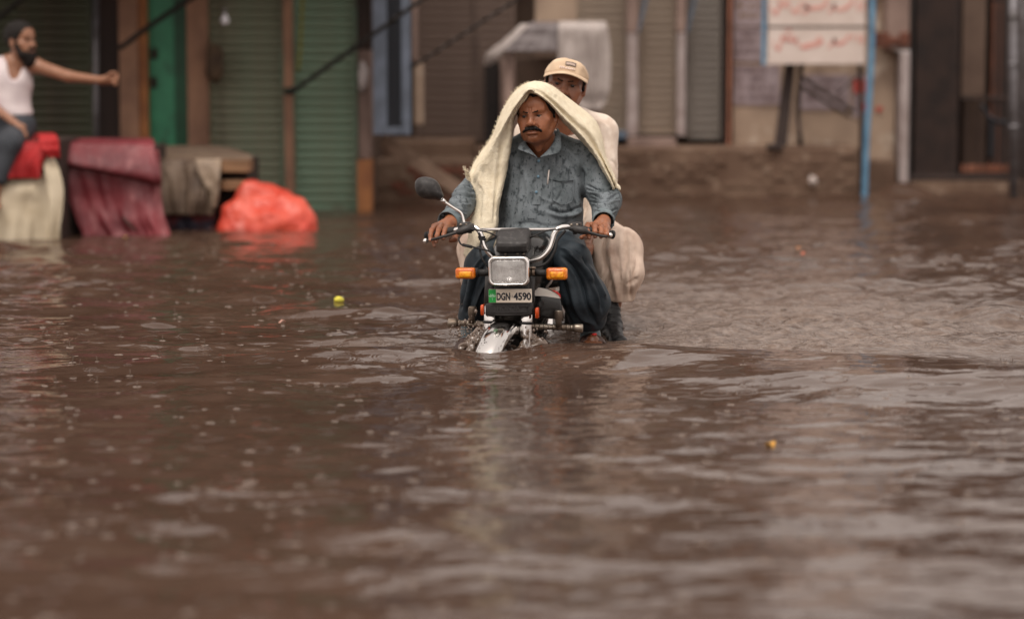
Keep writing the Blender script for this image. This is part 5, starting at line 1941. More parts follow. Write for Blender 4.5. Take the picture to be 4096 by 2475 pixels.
# left-hand side of the picture: fingers reaching down over the lever
palmL = [(D['wrL'] + (0, -0.01, 0), P(1782, 912, 0.585), 0.026, 0.016), (D['wrL'] + (0, -0.01, 0), P(1740, 908, 0.60), 0.024, 0.014), (P(1784, 910, 0.59), P(1738, 908, 0.60), 0.0155, 0.013),
         (D['wrL'] + (0, 0.03, 0.006), D['wrL'] + (0, -0.02, -0.01), 0.028, 0.027)]
fingL = [([P(1787, 905, 0.575), P(1780, 920, 0.52), P(1775, 938, 0.485), P(1772, 954, 0.468)], [0.0118, 0.0110, 0.0098, 0.0078]),
         ([P(1765, 899, 0.58), P(1755, 918, 0.52), P(1748, 944, 0.485), P(1745, 966, 0.472)], [0.0120, 0.0112, 0.0100, 0.0080]),
         ([P(1747, 900, 0.585), P(1728, 920, 0.53), P(1722, 942, 0.495), P(1721, 960, 0.482)], [0.0116, 0.0108, 0.0096, 0.0078]),
         ([P(1735, 909, 0.60), P(1730, 940, 0.575), P(1734, 965, 0.55), P(1738, 983, 0.545)], [0.0105, 0.0098, 0.0088, 0.0072]),
         ([P(1806, 915, 0.615), P(1822, 944, 0.58), P(1818, 957, 0.555), P(1803, 962, 0.545)], [0.0150, 0.0130, 0.0118, 0.0100])]
tipsL = [P(1772, 952, 0.459), P(1745, 964, 0.463), P(1721, 958, 0.473), P(1738, 981, 0.537)]
hlv, hlq = hand_vol(palmL, fingL)


def foot(an, toe, w=0.036):
    lo, hi = bounds([an, toe], 0.09)
    V = Vol(lo, hi, 0.004)
    V.cone(an + (0, 0, 0.08), an, 0.034, 0.036, 0.02)
    V.cone(an + (0, 0.03, -0.03), toe + (0, 0.03, 0.0), 0.034, 0.030, 0.02)
    sidev = np.cross(toe - an, (0, 0, 1.0))
    sidev /= np.linalg.norm(sidev)
    for i, (t, l) in enumerate(((-0.032, 0.0), (-0.014, 0.012), (0.002, 0.012), (0.016, 0.006), (0.029, -0.006))):
        r = 0.013 if i else 0.0115
        if i == 4:
            r = 0.0145
        V.cone(toe + sidev * t + (0, 0.03, -0.006), toe + sidev * t + (0, -0.02 - l * 0.4, -0.010), r, r * 0.85, 0.004)
    return V.mesh(1)


toeR = P(2372, 1368, 0.62)
toeL = np.array([P(1868, 1372, 0.62)[0], 0.62, toeR[2] - 0.03])
frv, frq = foot(P(2362, 1346, 0.74), toeR)
flv, flq = foot(P(1878, 1352, 0.74), toeL)
v, q, c = join([(bv, bq, SK_DRIVER), (hvw, hq, hc), (hrv, hrq, hand_colors(hrv, SK_DRIVER * 1.05, tipsR)), (hlv, hlq, hand_colors(hlv, SK_DRIVER * 1.05, tipsL)),
                (frv, frq, SK_DRIVER * 0.42), (flv, flq, SK_DRIVER * 0.42)])
body = obj('body', v, q, m_skin, DRV, colors=c)
add_face_parts(body, HCD, HR, HS, gaze=-0.002)
hair_cap(body, HCD, HR, HS, front=0.079, hz=0.078, top=0.010)
mb = MB()
for k_ in range(26):                                    # forelock
    x0 = -0.040 + 0.0016 * k_ * (1 + 0.3 * math.sin(k_ * 7))
    a = np.array([x0, 0.068 + 0.006 * math.sin(k_ * 5), 0.092])
    b = a + (-0.012, 0.018, -0.020 - 0.008 * math.sin(k_ * 3))
    e = b + (-0.004, 0.0, -0.011)
    w_ = np.array([0.002, 0, 0])
    mb.add(xf(np.array([a - w_, a + w_, b + w_, b - w_, e]), HCD, HR, HS), [(0, 1, 2, 3), (3, 2, 4)])
mb.done('forelock', m_hair, body, kind='stuff')

# kurta
lo, hi = bounds([D[k] for k in ('neck', 'shL', 'shR', 'elL', 'elR', 'wrL', 'wrR', 'hipL', 'hipR')], 0.25)
V = Vol(lo, hi, 0.0042)
for c_, r_ in torsoD:
    V.ell(c_, np.asarray(r_) * 1.04, 0.07)
V.ell(P(2158, 985, 0.93), (0.185, 0.15, 0.085), 0.06)
V.cone(D['neck'] + (0, 0, -0.01), D['shL'], 0.078, 0.076, 0.05)
V.cone(D['neck'] + (0, 0, -0.01), D['shR'], 0.078, 0.076, 0.05)
V.chain([D['shL'], D['elL'] + (0.006, 0, 0.0), D['wrL'] + (0.002, 0.03, 0.008)], [0.077, 0.063, 0.046], 0.04)
V.chain([D['shR'], D['elR'] + (0.0, 0, 0.0), D['wrR'] + (0.0, 0.03, 0.008)], [0.078, 0.066, 0.049], 0.04)
# open wrists and neck
V.cone(D['wrL'] + (0, 0.02, 0.004), D['wrL'] + (-0.03, -0.14, -0.04), 0.037, 0.05, 0.004, cut=True)
V.cone(D['wrR'] + (0, 0.02, 0.004), D['wrR'] + (0.0, -0.14, -0.04), 0.039, 0.05, 0.004, cut=True)
V.cone(P(2155, 520, 0.98), P(2154, 585, 0.93), 0.060, 0.054, 0.008, cut=True)
V.cone(P(2154, 590, 0.88), P(2155, 628, 0.84), 0.034, 0.008, 0.006, cut=True)
kv, kq = V.mesh(1)
FK = [(((2195, 838), (2240, 850), (2280, 846), (2318, 826)), 7, -0.010), (((2190, 850), (2240, 864), (2290, 860), (2326, 838)), 9, 0.009),
      (((2060, 900), (2120, 890), (2200, 905), (2290, 892)), 9, -0.006), (((2040, 930), (2130, 918), (2230, 930), (2320, 915)), 10, 0.007),
      (((2330, 660), (2326, 720), (2330, 780), (2345, 840)), 9, -0.013), (((2308, 640), (2306, 720), (2312, 800), (2306, 880)), 12, 0.006),
      (((2235, 600), (2280, 650), (2320, 730)), 10, -0.004), (((2250, 590), (2300, 630), (2345, 690)), 10, 0.005),
      (((2080, 640), (2070, 720), (2060, 800), (2050, 880)), 9, -0.005), (((2060, 640), (2044, 730), (2030, 820)), 10, 0.006),
      (((2010, 640), (2004, 740), (1998, 840)), 9, -0.007), (((2170, 640), (2230, 700), (2290, 740)), 9, -0.003),
      (((2250, 760), (2230, 800), (2200, 830)), 8, -0.004), (((2100, 700), (2110, 780), (2090, 860)), 10, 0.004),
      (((2120, 760), (2180, 800), (2240, 810)), 8, 0.003), (((2280, 880), (2240, 930), (2200, 980)), 9, -0.005), (((2080, 900), (2110, 950), (2150, 990)), 9, -0.005)]
rf = random.Random(3)
for k_ in range(9):                                     # rucked sleeves
    y0 = 742 + k_ * 17 + rf.randint(-4, 4)
    x0, x1 = 2350 + k_ * 4 + rf.randint(-6, 10), 2470 + rf.randint(-14, 6)
    b_ = rf.randint(6, 22)
    FK.append((((x0, y0), ((x0 + x1) / 2, y0 + b_), (x1, y0 + rf.randint(-12, 10))), 4.6, -0.0115))
    FK.append((((x0, y0 + 9), ((x0 + x1) / 2, y0 + 9 + b_), (x1, y0 + 9 + rf.randint(-12, 10))), 4.6, 0.0090))
for k_ in range(9):
    y0 = 745 + k_ * 16 + rf.randint(-4, 4)
    xm = 1856 - k_ * 7
    FK.append((((xm - 52 + rf.randint(-4, 10), y0 + 8), (xm, y0 + rf.randint(-12, 2)), (xm + 50, y0 + rf.randint(4, 20))), 4.6, -0.0115))
    FK.append((((xm - 52 + rf.randint(-4, 10), y0 + 17), (xm, y0 + 9 + rf.randint(-12, 2)), (xm + 50, y0 + 9 + rf.randint(4, 20))), 4.6, 0.0090))
FK = [(a, b * 0.85, c * (1.35 if b > 5 else 1.0)) for a, b, c in FK]
kv = folds(kv, kq, FK)
n_ = normals(kv, kq)
kv = kv + n_ * (0.0030 * vnoise(kv * (1, 1, 0.7), 16, 3) + 0.0018 * vnoise(kv * (1, 1, 0.5), 48, 4))[:, None]
ku = obj('kurta', kv, kq, m_kurta, DRV, label='grey blue kurta mottled with dark rain spots')


def patch(name, outline, m, parent, base=kv, lift=0.004, thick=0.003, rad=12, **k):
    """a sewn-on piece lying on the cloth"""
    pts = [surf(base, a, b, rad) for a, b in outline]
    front = [p + (0, -lift - thick, 0) for p in pts]
    backp = [p + (0, 0.012, 0) for p in pts]
    return obj(name, *loft([front, backp]), m, parent, **k)


def strip(name, line, w, m, parent, base=kv, lift=0.003, n=22, **k):
    q = cat_rom(np.array(line, float), n)
    rings = []
    for a, b in q:
        L, Rr = surf(base, a - w, b, 14), surf(base, a + w, b, 14)
        rings.append([L + (0, -lift, 0), (L + Rr) / 2 + (0, -lift - 0.0015, 0), Rr + (0, -lift, 0), Rr + (0, 0.012, 0), L + (0, 0.012, 0)])
    return obj(name, *loft(rings), m, parent, smooth=False, **k)


strip('placket', ((2160, 636), (2157, 690), (2152, 760), (2146, 818)), 15, m_kurta, ku)
strip('placket', ((2134, 826), (2128, 850), (2124, 874)), 18, m_kurta, ku, n=8)
m_button = mat('blue_grey_button', S(104, 136, 156), 0.3)
for a_, b_ in ((2155, 644), (2153, 706), (2145, 768)):
    c_ = surf(kv, a_, b_, 10) + (0, -0.008, 0)
    v_, f_ = sphere(c_, (0.0062, 0.003, 0.0062), 14, 8)
    obj('button', v_, f_, m_button, ku)
strip('pocket_hem', ((2198, 716), (2240, 722), (2290, 720)), 3, m_kurta, ku, lift=0.004, n=4)
pk = [surf(kv, a, b, 10) for a, b in ((2206, 718), (2212, 712), (2284, 724), (2290, 730))]
# stitched pocket edge follows the chest
for line in (((2202, 716), (2232, 723), (2262, 726), (2296, 718)), ((2207, 718), (2206, 760), (2210, 800)), ((2296, 718), (2294, 760), (2290, 806)), ((2210, 800), (2250, 818), (2290, 806))):
    mb = MB()
    mb.tube([surf(kv, a, b, 10) + (0, -0.0035, 0) for a, b in cat_rom(np.array(line, float), 10)], 0.0022, 6)
    mb.done('pocket_seam', m_kurta, ku)
mb = MB()
mb.tube([surf(kv, 2196, 700, 10) + (0, -0.009, 0.022), surf(kv, 2190, 736, 10) + (0, -0.009, 0)], 0.0032, 8)
mb.done('pen', mat('white_pen', S(214, 204, 196), 0.3), ku)
# collar
def leaf(name, edge_in, edge_out, m, parent, nx=14):
    """collar leaf between neck edge and outer edge, both (x, y, distance)"""
    a = cat_rom(np.array([P(*q) for q in edge_in]), nx)
    b = cat_rom(np.array([P(*q) for q in edge_out]), nx)
    rings = []
    for i in range(nx):
        mid = (a[i] + b[i]) / 2 + (0, -0.006, 0.003)
        rings.append([a[i], mid, b[i]])
    v = np.array(rings)
    f = []
    for i in range(nx - 1):
        for j in range(2):
            f.append((i * 3 + j, i * 3 + j + 1, (i + 1) * 3 + j + 1, (i + 1) * 3 + j))
    o = obj(name, v.reshape(-1, 3), f, m, parent, sub=2)
    s_ = o.modifiers.new('thickness', 'SOLIDIFY')
    s_.thickness = 0.0035
    return o


leaf('collar', ((2104, 552, 0.985), (2106, 572, 0.90), (2124, 600, 0.855), (2154, 634, 0.835)), ((2086, 566, 0.985), (2076, 580, 0.89), (2074, 598, 0.862), (2116, 610, 0.838)), m_kurta, ku)
leaf('collar', ((2226, 514, 0.99), (2222, 552, 0.905), (2198, 594, 0.86), (2158, 634, 0.835)), ((2236, 524, 0.995), (2242, 560, 0.90), (2240, 608, 0.862), (2190, 624, 0.834)), m_kurta, ku)
for nm, w0, w1 in (('cuff', D['wrL'], (-0.016, -0.035, -0.012)), ('cuff', D['wrR'], (0.0, -0.035, -0.012))):
    mb = MB()
    w1 = np.array(w1)
    a_ = w0 + (0.002 if w0[0] < 0 else 0.0, 0.03, 0.008)
    mb.tube([a_ - w1 * 0.2, a_ + w1 * 0.3, a_ + w1 * 0.95], [0.0485, 0.0485, 0.0475], 26, caps=False)
    o = mb.done(nm, m_cuff, ku)
    s_ = o.modifiers.new('thickness', 'SOLIDIFY')
    s_.thickness = 0.004

# shalwar
lo, hi = bounds([D[k] for k in ('hipL', 'hipR', 'knL', 'knR', 'anL', 'anR')], 0.2)
V = Vol(lo, hi, 0.0045)
V.chain([P(2235, 1005, 0.98), P(2290, 1042, 0.62), P(2334, 1178, 0.645), P(2350, 1268, 0.70)], [0.112, 0.080, 0.096, 0.080], 0.05)
V.chain([P(2080, 1005, 0.98), P(1938, 1062, 0.64), P(1916, 1175, 0.665), P(1892, 1262, 0.71)], [0.112, 0.080, 0.072, 0.062], 0.05)
V.cone(P(2080, 1010, 0.98), P(2235, 1010, 0.98), 0.11, 0.11, 0.04)
V.cone(P(2365, 1195, 0.64), P(2398, 1215, 0.64), 0.05, 0.044, 0.05)
V.cone(P(2352, 1300, 0.715), P(2358, 1420, 0.75), 0.066, 0.09, 0.006, cut=True)
V.cone(P(1890, 1294, 0.72), P(1886, 1420, 0.75), 0.05, 0.07, 0.006, cut=True)
sv, sq = V.mesh(2)
FS = [(((2262, 1000), (2316, 1050), (2352, 1100), (2384, 1170), (2402, 1240)), 12, 0.012), (((2250, 1030), (2300, 1080), (2334, 1150), (2352, 1230), (2390, 1300)), 11, -0.012),
      (((2236, 1060), (2276, 1120), (2296, 1200), (2320, 1262), (2372, 1296)), 13, 0.011), (((2240, 1100), (2262, 1180), (2284, 1250), (2330, 1292)), 10, -0.010),
      (((2350, 1060), (2396, 1140), (2424, 1190)), 9, 0.008), (((2364, 1120), (2396, 1180), (2410, 1250)), 9, -0.008), (((2300, 1000), (2330, 1030), (2344, 1070)), 8, -0.006),
      (((2240, 990), (2290, 1010), (2330, 1030)), 8, 0.006), (((1950, 1010), (1906, 1060), (1886, 1120), (1868, 1200)), 9, 0.008), (((1940, 1060), (1906, 1120), (1886, 1190), (1868, 1250)), 8, -0.009),
      (((1950, 1110), (1922, 1170), (1896, 1240)), 8, 0.008), (((1870, 1120), (1856, 1180), (1846, 1240)), 7, -0.006), (((1990, 1000), (2040, 990), (2100, 1000)), 9, -0.006)]
FS = [(a, b * 0.8, c * 1.5) for a, b, c in FS]
sv = folds(sv, sq, FS)
n_ = normals(sv, sq)
sv = sv + n_ * (0.005 * vnoise(sv * (1, 1, 0.4), 12, 8) + 0.0030 * vnoise(sv * (1, 1, 0.3), 38, 9))[:, None]
sh_ = obj('shalwar', sv, sq, m_shalwar, DRV, label='soaked dark baggy trousers')
for a_, b_ in (((2358, 1288, 0.735), (2362, 1352, 0.75)), ((1884, 1280, 0.73), (1880, 1360, 0.75))):
    mb = MB()
    mb.tube([P(*a_), (P(*a_) + P(*b_)) / 2, P(*b_)], [0.040, 0.043, 0.046], 22, steps=8)
    mb.done('trouser_cuff', m_cuff, sh_)
m_sandal = mat('brown_leather_sandal', S(72, 48, 40), 0.45, color2=S(48, 32, 27), nscale=30, bump=0.3, bscale=120)
for t_, a_ in ((toeR, P(2362, 1346, 0.74)), (toeL, P(1878, 1352, 0.74))):
    rings = []
    for s_, w_, h_ in ((0.0, 0.052, 0.016), (0.2, 0.055, 0.026), (0.45, 0.056, 0.036), (0.7, 0.053, 0.042), (0.85, 0.050, 0.045)):
        c_ = t_ + (0, 0.012, -0.012) + (a_ - t_ + (0, 0, -0.02)) * s_
        rings.append([c_ + (w_ * math.cos(t), 0, h_ * math.sin(t)) for t in np.linspace(-0.3, math.pi + 0.3, 18)])
    o = obj('sandal', *loft(rings, closed=False), m_sandal, DRV)
    s2 = o.modifiers.new('thickness', 'SOLIDIFY')
    s2.thickness = 0.005
    so = [t_ + (0.055 * math.cos(t), 0.09 + 0.13 * math.sin(t), -0.028) for t in np.linspace(0, 2 * math.pi, 24, endpoint=False)]
    obj('sole', *loft([so, [p - (0, 0, 0.018) for p in so]]), m_rubber, o, smooth=False)
    mb = MB()
    mb.add(*sphere(t_ + (0.006, 0.03, 0.030), (0.013, 0.016, 0.006), 10, 6))
    mb.done('red_tab', mat('red_strap_tab', S(180, 40, 36), 0.5), o)

# ---------------------------------------------------------------- passenger with the cap
m_pink = cloth_mat('pale_beige_pink_cotton', S(228, 214, 200), S(208, 190, 174), 22.0, 0.4, 0.65)
m_pinkw = cloth_mat('damp_beige_pink_cotton', S(214, 194, 178), S(174, 150, 134), 10.0, 0.42, 0.66)
m_shoe = mat('wet_black_leather', (0.008, 0.008, 0.009), 0.42, spec=0.3)
PAS = thing('person', 'passenger in pale pink kurta and beige cap seated behind the rider', 'person', P(2262, 1030, 1.5))
Q = dict(neck=P(2275, 480, 1.52), shL=P(2130, 540, 1.54), shR=P(2402, 530, 1.54), elL=P(2060, 780, 1.46), elR=P(2418, 770, 1.46),
         wrL=P(2020, 960, 1.18), wrR=P(2368, 958, 1.16), hipL=P(2170, 950, 1.5), hipR=P(2330, 950, 1.5),
         knL=P(1906, 1010, 1.12), knR=P(2496, 1010, 1.10), anL=P(1900, 1300, 1.16), anR=P(2446, 1290, 1.10))
torsoP = [(P(2268, 630, 1.54), (0.19, 0.12, 0.2)), (P(2260, 800, 1.53), (0.18, 0.135, 0.2)), (P(2255, 930, 1.52), (0.175, 0.135, 0.11))]
VB = limb_body(Q, 0.86, torsoP)
bv, bq = VB.mesh(1)
HRP = rot(-3, 2, 9)
HCP = P(2261, 338, 1.43)
HSP = (1.13, 1.0, 1.09)
hv, hq = head_mesh(cran=0.066, jaw=1.04, neck=(0.004, -0.06, -0.20), frown=0.0, brow=1.05)
hc = face_colors(hv, SK_PASS, 0.25)
phv = xf(hv, HCP, HRP, HSP)
palm = [(Q['wrR'], P(2352, 985, 1.08), 0.027, 0.018), (P(2338, 982, 1.08), P(2366, 990, 1.08), 0.016, 0.016)]
fg = []
for i_, xx in enumerate((2334, 2345, 2356, 2366)):
    fg.append(([P(xx, 984, 1.07), P(xx - 2, 998, 1.03), P(xx - 3, 1016, 1.02)], [0.0112, 0.0105, 0.008]))
fg.append(([P(2334, 972, 1.10), P(2322, 968, 1.06), P(2312, 972, 1.04)], [0.013, 0.011, 0.009]))
pv, pq = hand_vol(palm, fg)
palm2 = [(Q['wrL'], P(2000, 985, 1.10), 0.027, 0.018)]
fg2 = [([P(1990 + 10 * i, 985, 1.09), P(1988 + 10 * i, 1000, 1.05), P(1987 + 10 * i, 1016, 1.04)], [0.011, 0.0105, 0.008]) for i in range(4)]
fg2.append(([P(2018, 975, 1.12), P(2030, 980, 1.08)], [0.013, 0.010]))
p2v, p2q = hand_vol(palm2, fg2)
v, q, c = join([(bv, bq, SK_PASS), (phv, hq[:, ::-1], hc), (pv, pq, hand_colors(pv, SK_PASS, [])), (p2v, p2q, hand_colors(p2v, SK_PASS, []))])
pbody = obj('body', v, q, m_skin, PAS, colors=c)
add_face_parts(pbody, HCP, HRP, HSP, mous=(0.033, 0.0080, 0.008), brow_t=0.0046)
hair_cap(pbody, HCP, HRP, HSP, front=0.070, hz=0.070, thick=0.004, seed=4, top=0.024)

# cap: crown, visor, printed patch
m_cap = mat('beige_cap_cotton', S(214, 190, 162), 0.8, color2=S(196, 170, 142), nscale=14, bump=0.15, bscale=500, bdist=0.002)
m_capun = mat('grey_visor_underside', S(120, 104, 96), 0.8)
V = Vol((-0.12, -0.15, -0.05), (0.12, 0.16, 0.19), 0.003)
V.ell((0, -0.012, 0.036), (0.090, 0.112, 0.071), 0)
V.cone((-0.030, 0.048, 0.075), (0.030, 0.048, 0.075), 0.026, 0.026, 0.04)
V.plane_cut((0, 0.090, 0.050), (0, 0.30, -1.0), 0.002)
V.ell((0, -0.012, 0.028), (0.085, 0.106, 0.073), 0.002, cut=True)
cv, cq = V.mesh(1)
n_ = normals(cv, cq)
rad_ = np.arctan2(cv[:, 0], cv[:, 1] + 0.014)
seam = np.zeros(len(cv))
for a_ in (0, 60, 120, 180, -60, -120):
    dd = np.abs((rad_ - math.radians(a_) + math.pi) % (2 * math.pi) - math.pi) * np.hypot(cv[:, 0], cv[:, 1] + 0.014)
    seam -= 0.0014 * np.exp(-(dd / 0.0024) ** 2)
cv = cv + n_ * (seam + 0.0022 * vnoise(cv, 38, 2))[:, None]
cap = obj('cap', xf(cv, HCP, HRP, HSP), cq[:, ::-1], m_cap, PAS, label='beige baseball cap with a printed patch')
rings = []
for a_ in np.linspace(-78, 78, 33):
    t = math.radians(a_)
    x0, y0 = 0.0890 * math.sin(t), -0.012 + 0.1095 * math.cos(t)
    ext = 0.070 * max(0.0, math.cos(t * 0.96)) ** 0.62
    arch = -0.034 * (math.sin(t)) ** 2
    rg = []
    for u in (0.0, 0.3, 0.65, 0.93, 1.0):
        rg.append((x0 * (1 + 0.10 * u * ext / 0.07), y0 + ext * u, 0.059 + arch * (0.75 + 0.35 * u) - 0.006 * u * u * (ext / 0.070)))
    top = list(rg)
    bot = [(p[0], p[1], p[2] - 0.004) for p in rg][::-1]
    rings.append(xf(np.array(top + bot), HCP, HRP, HSP))
obj('visor', *loft(rings), m_cap, cap)


def on_cap(x, z, lift=0.0012):
    m_ = (np.abs(cv[:, 0] - x) < 0.007) & (np.abs(cv[:, 2] - z) < 0.006)
    return (x, float(cv[m_, 1].max()) + lift if m_.any() else 0.08, z)


def cap_piece(name, poly, m, lift, parent):
    f0 = xf(np.array([on_cap(a, b, lift) for a, b in poly]), HCP, HRP, HSP)
    b0_ = xf(np.array([on_cap(a, b, -0.012) for a, b in poly]), HCP, HRP, HSP)
    return obj(name, *loft([f0, b0_]), m, parent, smooth=False)


pt = cap_piece('patch', [(-0.010, 0.084), (0.008, 0.0845), (0.032, 0.082), (0.032, 0.096), (0.012, 0.099), (-0.010, 0.0985)], mat('dark_patch_border', S(70, 62, 62), 0.7), 0.0022, cap)
cap_piece('patch_centre', [(-0.0075, 0.0865), (0.008, 0.087), (0.0295, 0.0845), (0.0295, 0.0935), (0.012, 0.0965), (-0.0075, 0.096)], mat('grey_patch_cloth', S(176, 158, 146), 0.8), 0.0034, pt)
mcw = mat('white_cap_embroidery', S(236, 222, 214), 0.7)
rc = random.Random(5)
mb = MB()
for k_ in range(9):
    xk = -0.030 + k_ * 0.0072
    for (dx, dz, w_, h_) in ((0, 0, 0.0013, rc.uniform(0.006, 0.011)), (0.0022, rc.uniform(0, 0.006), 0.0022, 0.0014)):
        poly = [(xk + dx - w_, 0.068 + dz), (xk + dx + w_, 0.068 + dz), (xk + dx + w_, 0.068 + dz + h_), (xk + dx - w_, 0.068 + dz + h_)]
        f0 = xf(np.array([on_cap(a, b, 0.0028) for a, b in poly]), HCP, HRP, HSP)
        b0_ = xf(np.array([on_cap(a, b, -0.008) for a, b in poly]), HCP, HRP, HSP)
        mb.loft([f0, b0_])
mb.done('embroidery', mcw, cap, smooth=False, kind='stuff')

# passenger kurta
lo, hi = bounds([Q[k] for k in Q], 0.25)
V = Vol(lo, hi, 0.0065)
for c_, r_ in torsoP:
    V.ell(c_, np.asarray(r_) * 1.05, 0.07)
V.cone(Q['neck'] + (0, 0, -0.015), Q['shL'], 0.074, 0.072, 0.05)
V.cone(Q['neck'] + (0, 0, -0.015), Q['shR'], 0.074, 0.074, 0.05)
V.chain([Q['shR'], Q['elR'], Q['wrR'] + (0, 0.04, 0.01)], [0.074, 0.062, 0.046], 0.04)
V.chain([Q['shL'], Q['elL'], Q['wrL'] + (0, 0.04, 0.01)], [0.072, 0.060, 0.046], 0.04)
V.chain([Q['hipR'] + (0, 0, 0.01), P(2490, 1010, 1.12)], [0.12, 0.085], 0.05)
V.chain([Q['hipL'] + (0, 0, 0.01), P(1912, 1010, 1.14)], [0.12, 0.080], 0.05)
V.cone(P(2275, 440, 1.48), P(2273, 492, 1.45), 0.062, 0.058, 0.008, cut=True)
kv2, kq2 = V.mesh(2)
FP = [(((2396, 520), (2404, 600), (2400, 700)), 5, -0.008), (((2412, 560), (2416, 650), (2440, 740)), 5, -0.006), (((2380, 482), (2392, 505), (2396, 540)), 3.5, -0.006), (((2440, 640), (2456, 660), (2464, 690)), 5, -0.006), (((2436, 690), (2452, 712), (2462, 735)), 5, -0.006), (((2380, 495), (2406, 540), (2420, 620), (2424, 720)), 9, -0.007), (((2420, 500), (2444, 560), (2452, 650), (2452, 740)), 9, 0.006), (((2370, 480), (2410, 492), (2440, 520)), 7, 0.005)]
kv2 = folds(kv2, kq2, FP)
n_ = normals(kv2, kq2)
kv2 = kv2 + n_ * (0.005 * vnoise(kv2 * (1, 1, 0.6), 11, 13) + 0.0025 * vnoise(kv2 * (1, 1, 0.4), 34, 14))[:, None]
pk_ = obj('kurta', kv2, kq2, m_pink, PAS)
# baggy trousers of the passenger
lo, hi = bounds([P(2600, 880, 1.1), P(1780, 880, 1.1), P(2600, 1320, 1.2), P(1780, 1320, 1.0), Q['hipL']], 0.12)
V = Vol(lo, hi, 0.006)
V.chain([P(2400, 960, 1.40), P(2484, 1000, 1.12), P(2492, 1090, 1.07), P(2478, 1180, 1.09), P(2474, 1212, 1.10)], [0.11, 0.095, 0.092, 0.062, 0.052], 0.05)
V.cone(P(2430, 1000, 1.10), P(2446, 1150, 1.10), 0.075, 0.060, 0.05)
V.cone(P(2476, 1238, 1.10), P(2474, 1330, 1.10), 0.075, 0.09, 0.004, cut=True)
V.chain([P(2100, 960, 1.40), P(1910, 1000, 1.14), P(1915, 1110, 1.10), P(1918, 1220, 1.12)], [0.11, 0.088, 0.082, 0.070], 0.05)
tv, tq = V.mesh(2)
FT_ = [(((2430, 930), (2412, 1000), (2424, 1080), (2440, 1160)), 11, -0.014), (((2450, 920), (2440, 1000), (2456, 1100), (2470, 1200)), 12, 0.012), (((2500, 920), (2508, 1000), (2500, 1080), (2490, 1200)), 9, -0.010),
       (((2540, 980), (2550, 1060), (2520, 1140)), 9, -0.008), (((2470, 1000), (2480, 1080), (2482, 1160)), 9, -0.007), (((2552, 1110), (2530, 1134), (2510, 1136)), 8, -0.010), (((1836, 980), (1842, 1080), (1850, 1180)), 8, -0.005)]
FT_ = [(a, b * 0.75, c * 1.35) for a, b, c in FT_]
rp = random.Random(12)
for k_ in range(16):                                    # clinging creases running down from the knee
    x0, y0 = rp.randint(2410, 2545), rp.randint(925, 1080)
    L_ = rp.randint(60, 150)
    bx = rp.randint(-26, 18)
    FT_.append((((x0, y0), (x0 + bx * 0.4 + rp.randint(-6, 6), y0 + L_ * 0.5), (x0 + bx, y0 + L_)), rp.uniform(3.5, 5.5), rp.choice((-0.007, -0.006, 0.005))))
tv = folds(tv, tq, FT_)
n_ = normals(tv, tq)
tv = tv + n_ * (0.005 * vnoise(tv * (1, 1, 0.4), 11, 23) + 0.0028 * vnoise(tv * (1, 1, 0.3), 36, 24))[:, None]
obj('trousers', tv, tq, m_pinkw, PAS, label='baggy pale pink trousers')
# shoes with dark sock
for nm, an_, to_ in (('shoe', P(2446, 1296, 1.02), P(2474, 1372, 0.86)), ('shoe', P(1905, 1310, 1.05), np.array([P(1890, 1380, 0.90)[0], 0.90, -0.06]))):
    lo, hi = bounds([an_, to_], 0.10)
    V = Vol(lo, hi, 0.004)
    V.cone(an_ + (0, 0.03, 0.06), an_ + (0, 0.0, -0.01), 0.042, 0.044, 0.02)
    V.cone(an_ + (0, 0.0, -0.02), to_, 0.044, 0.032, 0.03)
    V.cone(to_ + (-0.012, 0, 0), to_ + (0.012, -0.01, 0), 0.032, 0.030, 0.02)
    s_v, s_q = V.mesh(1)
    n_ = normals(s_v, s_q)
    s_v = s_v + n_ * (0.0016 * np.sin(s_v[:, 1] * 110 + s_v[:, 2] * 170 + 2 * vnoise(s_v, 30, 3)) + 0.0014 * vnoise(s_v, 40, 4))[:, None]
    obj(nm, s_v, s_q, m_shoe, PAS)

# ---------------------------------------------------------------- towel over the rider's head
m_towel = mat('cream_terry_towel', S(234, 224, 200), 0.92, color2=S(222, 210, 184), nscale=30, bump=0.9, bscale=190, bdist=0.006, spec=0.12,
              layers=[(S(214, 202, 174), 6, 0.55, 0.75, 4, (1, 1, 1))])
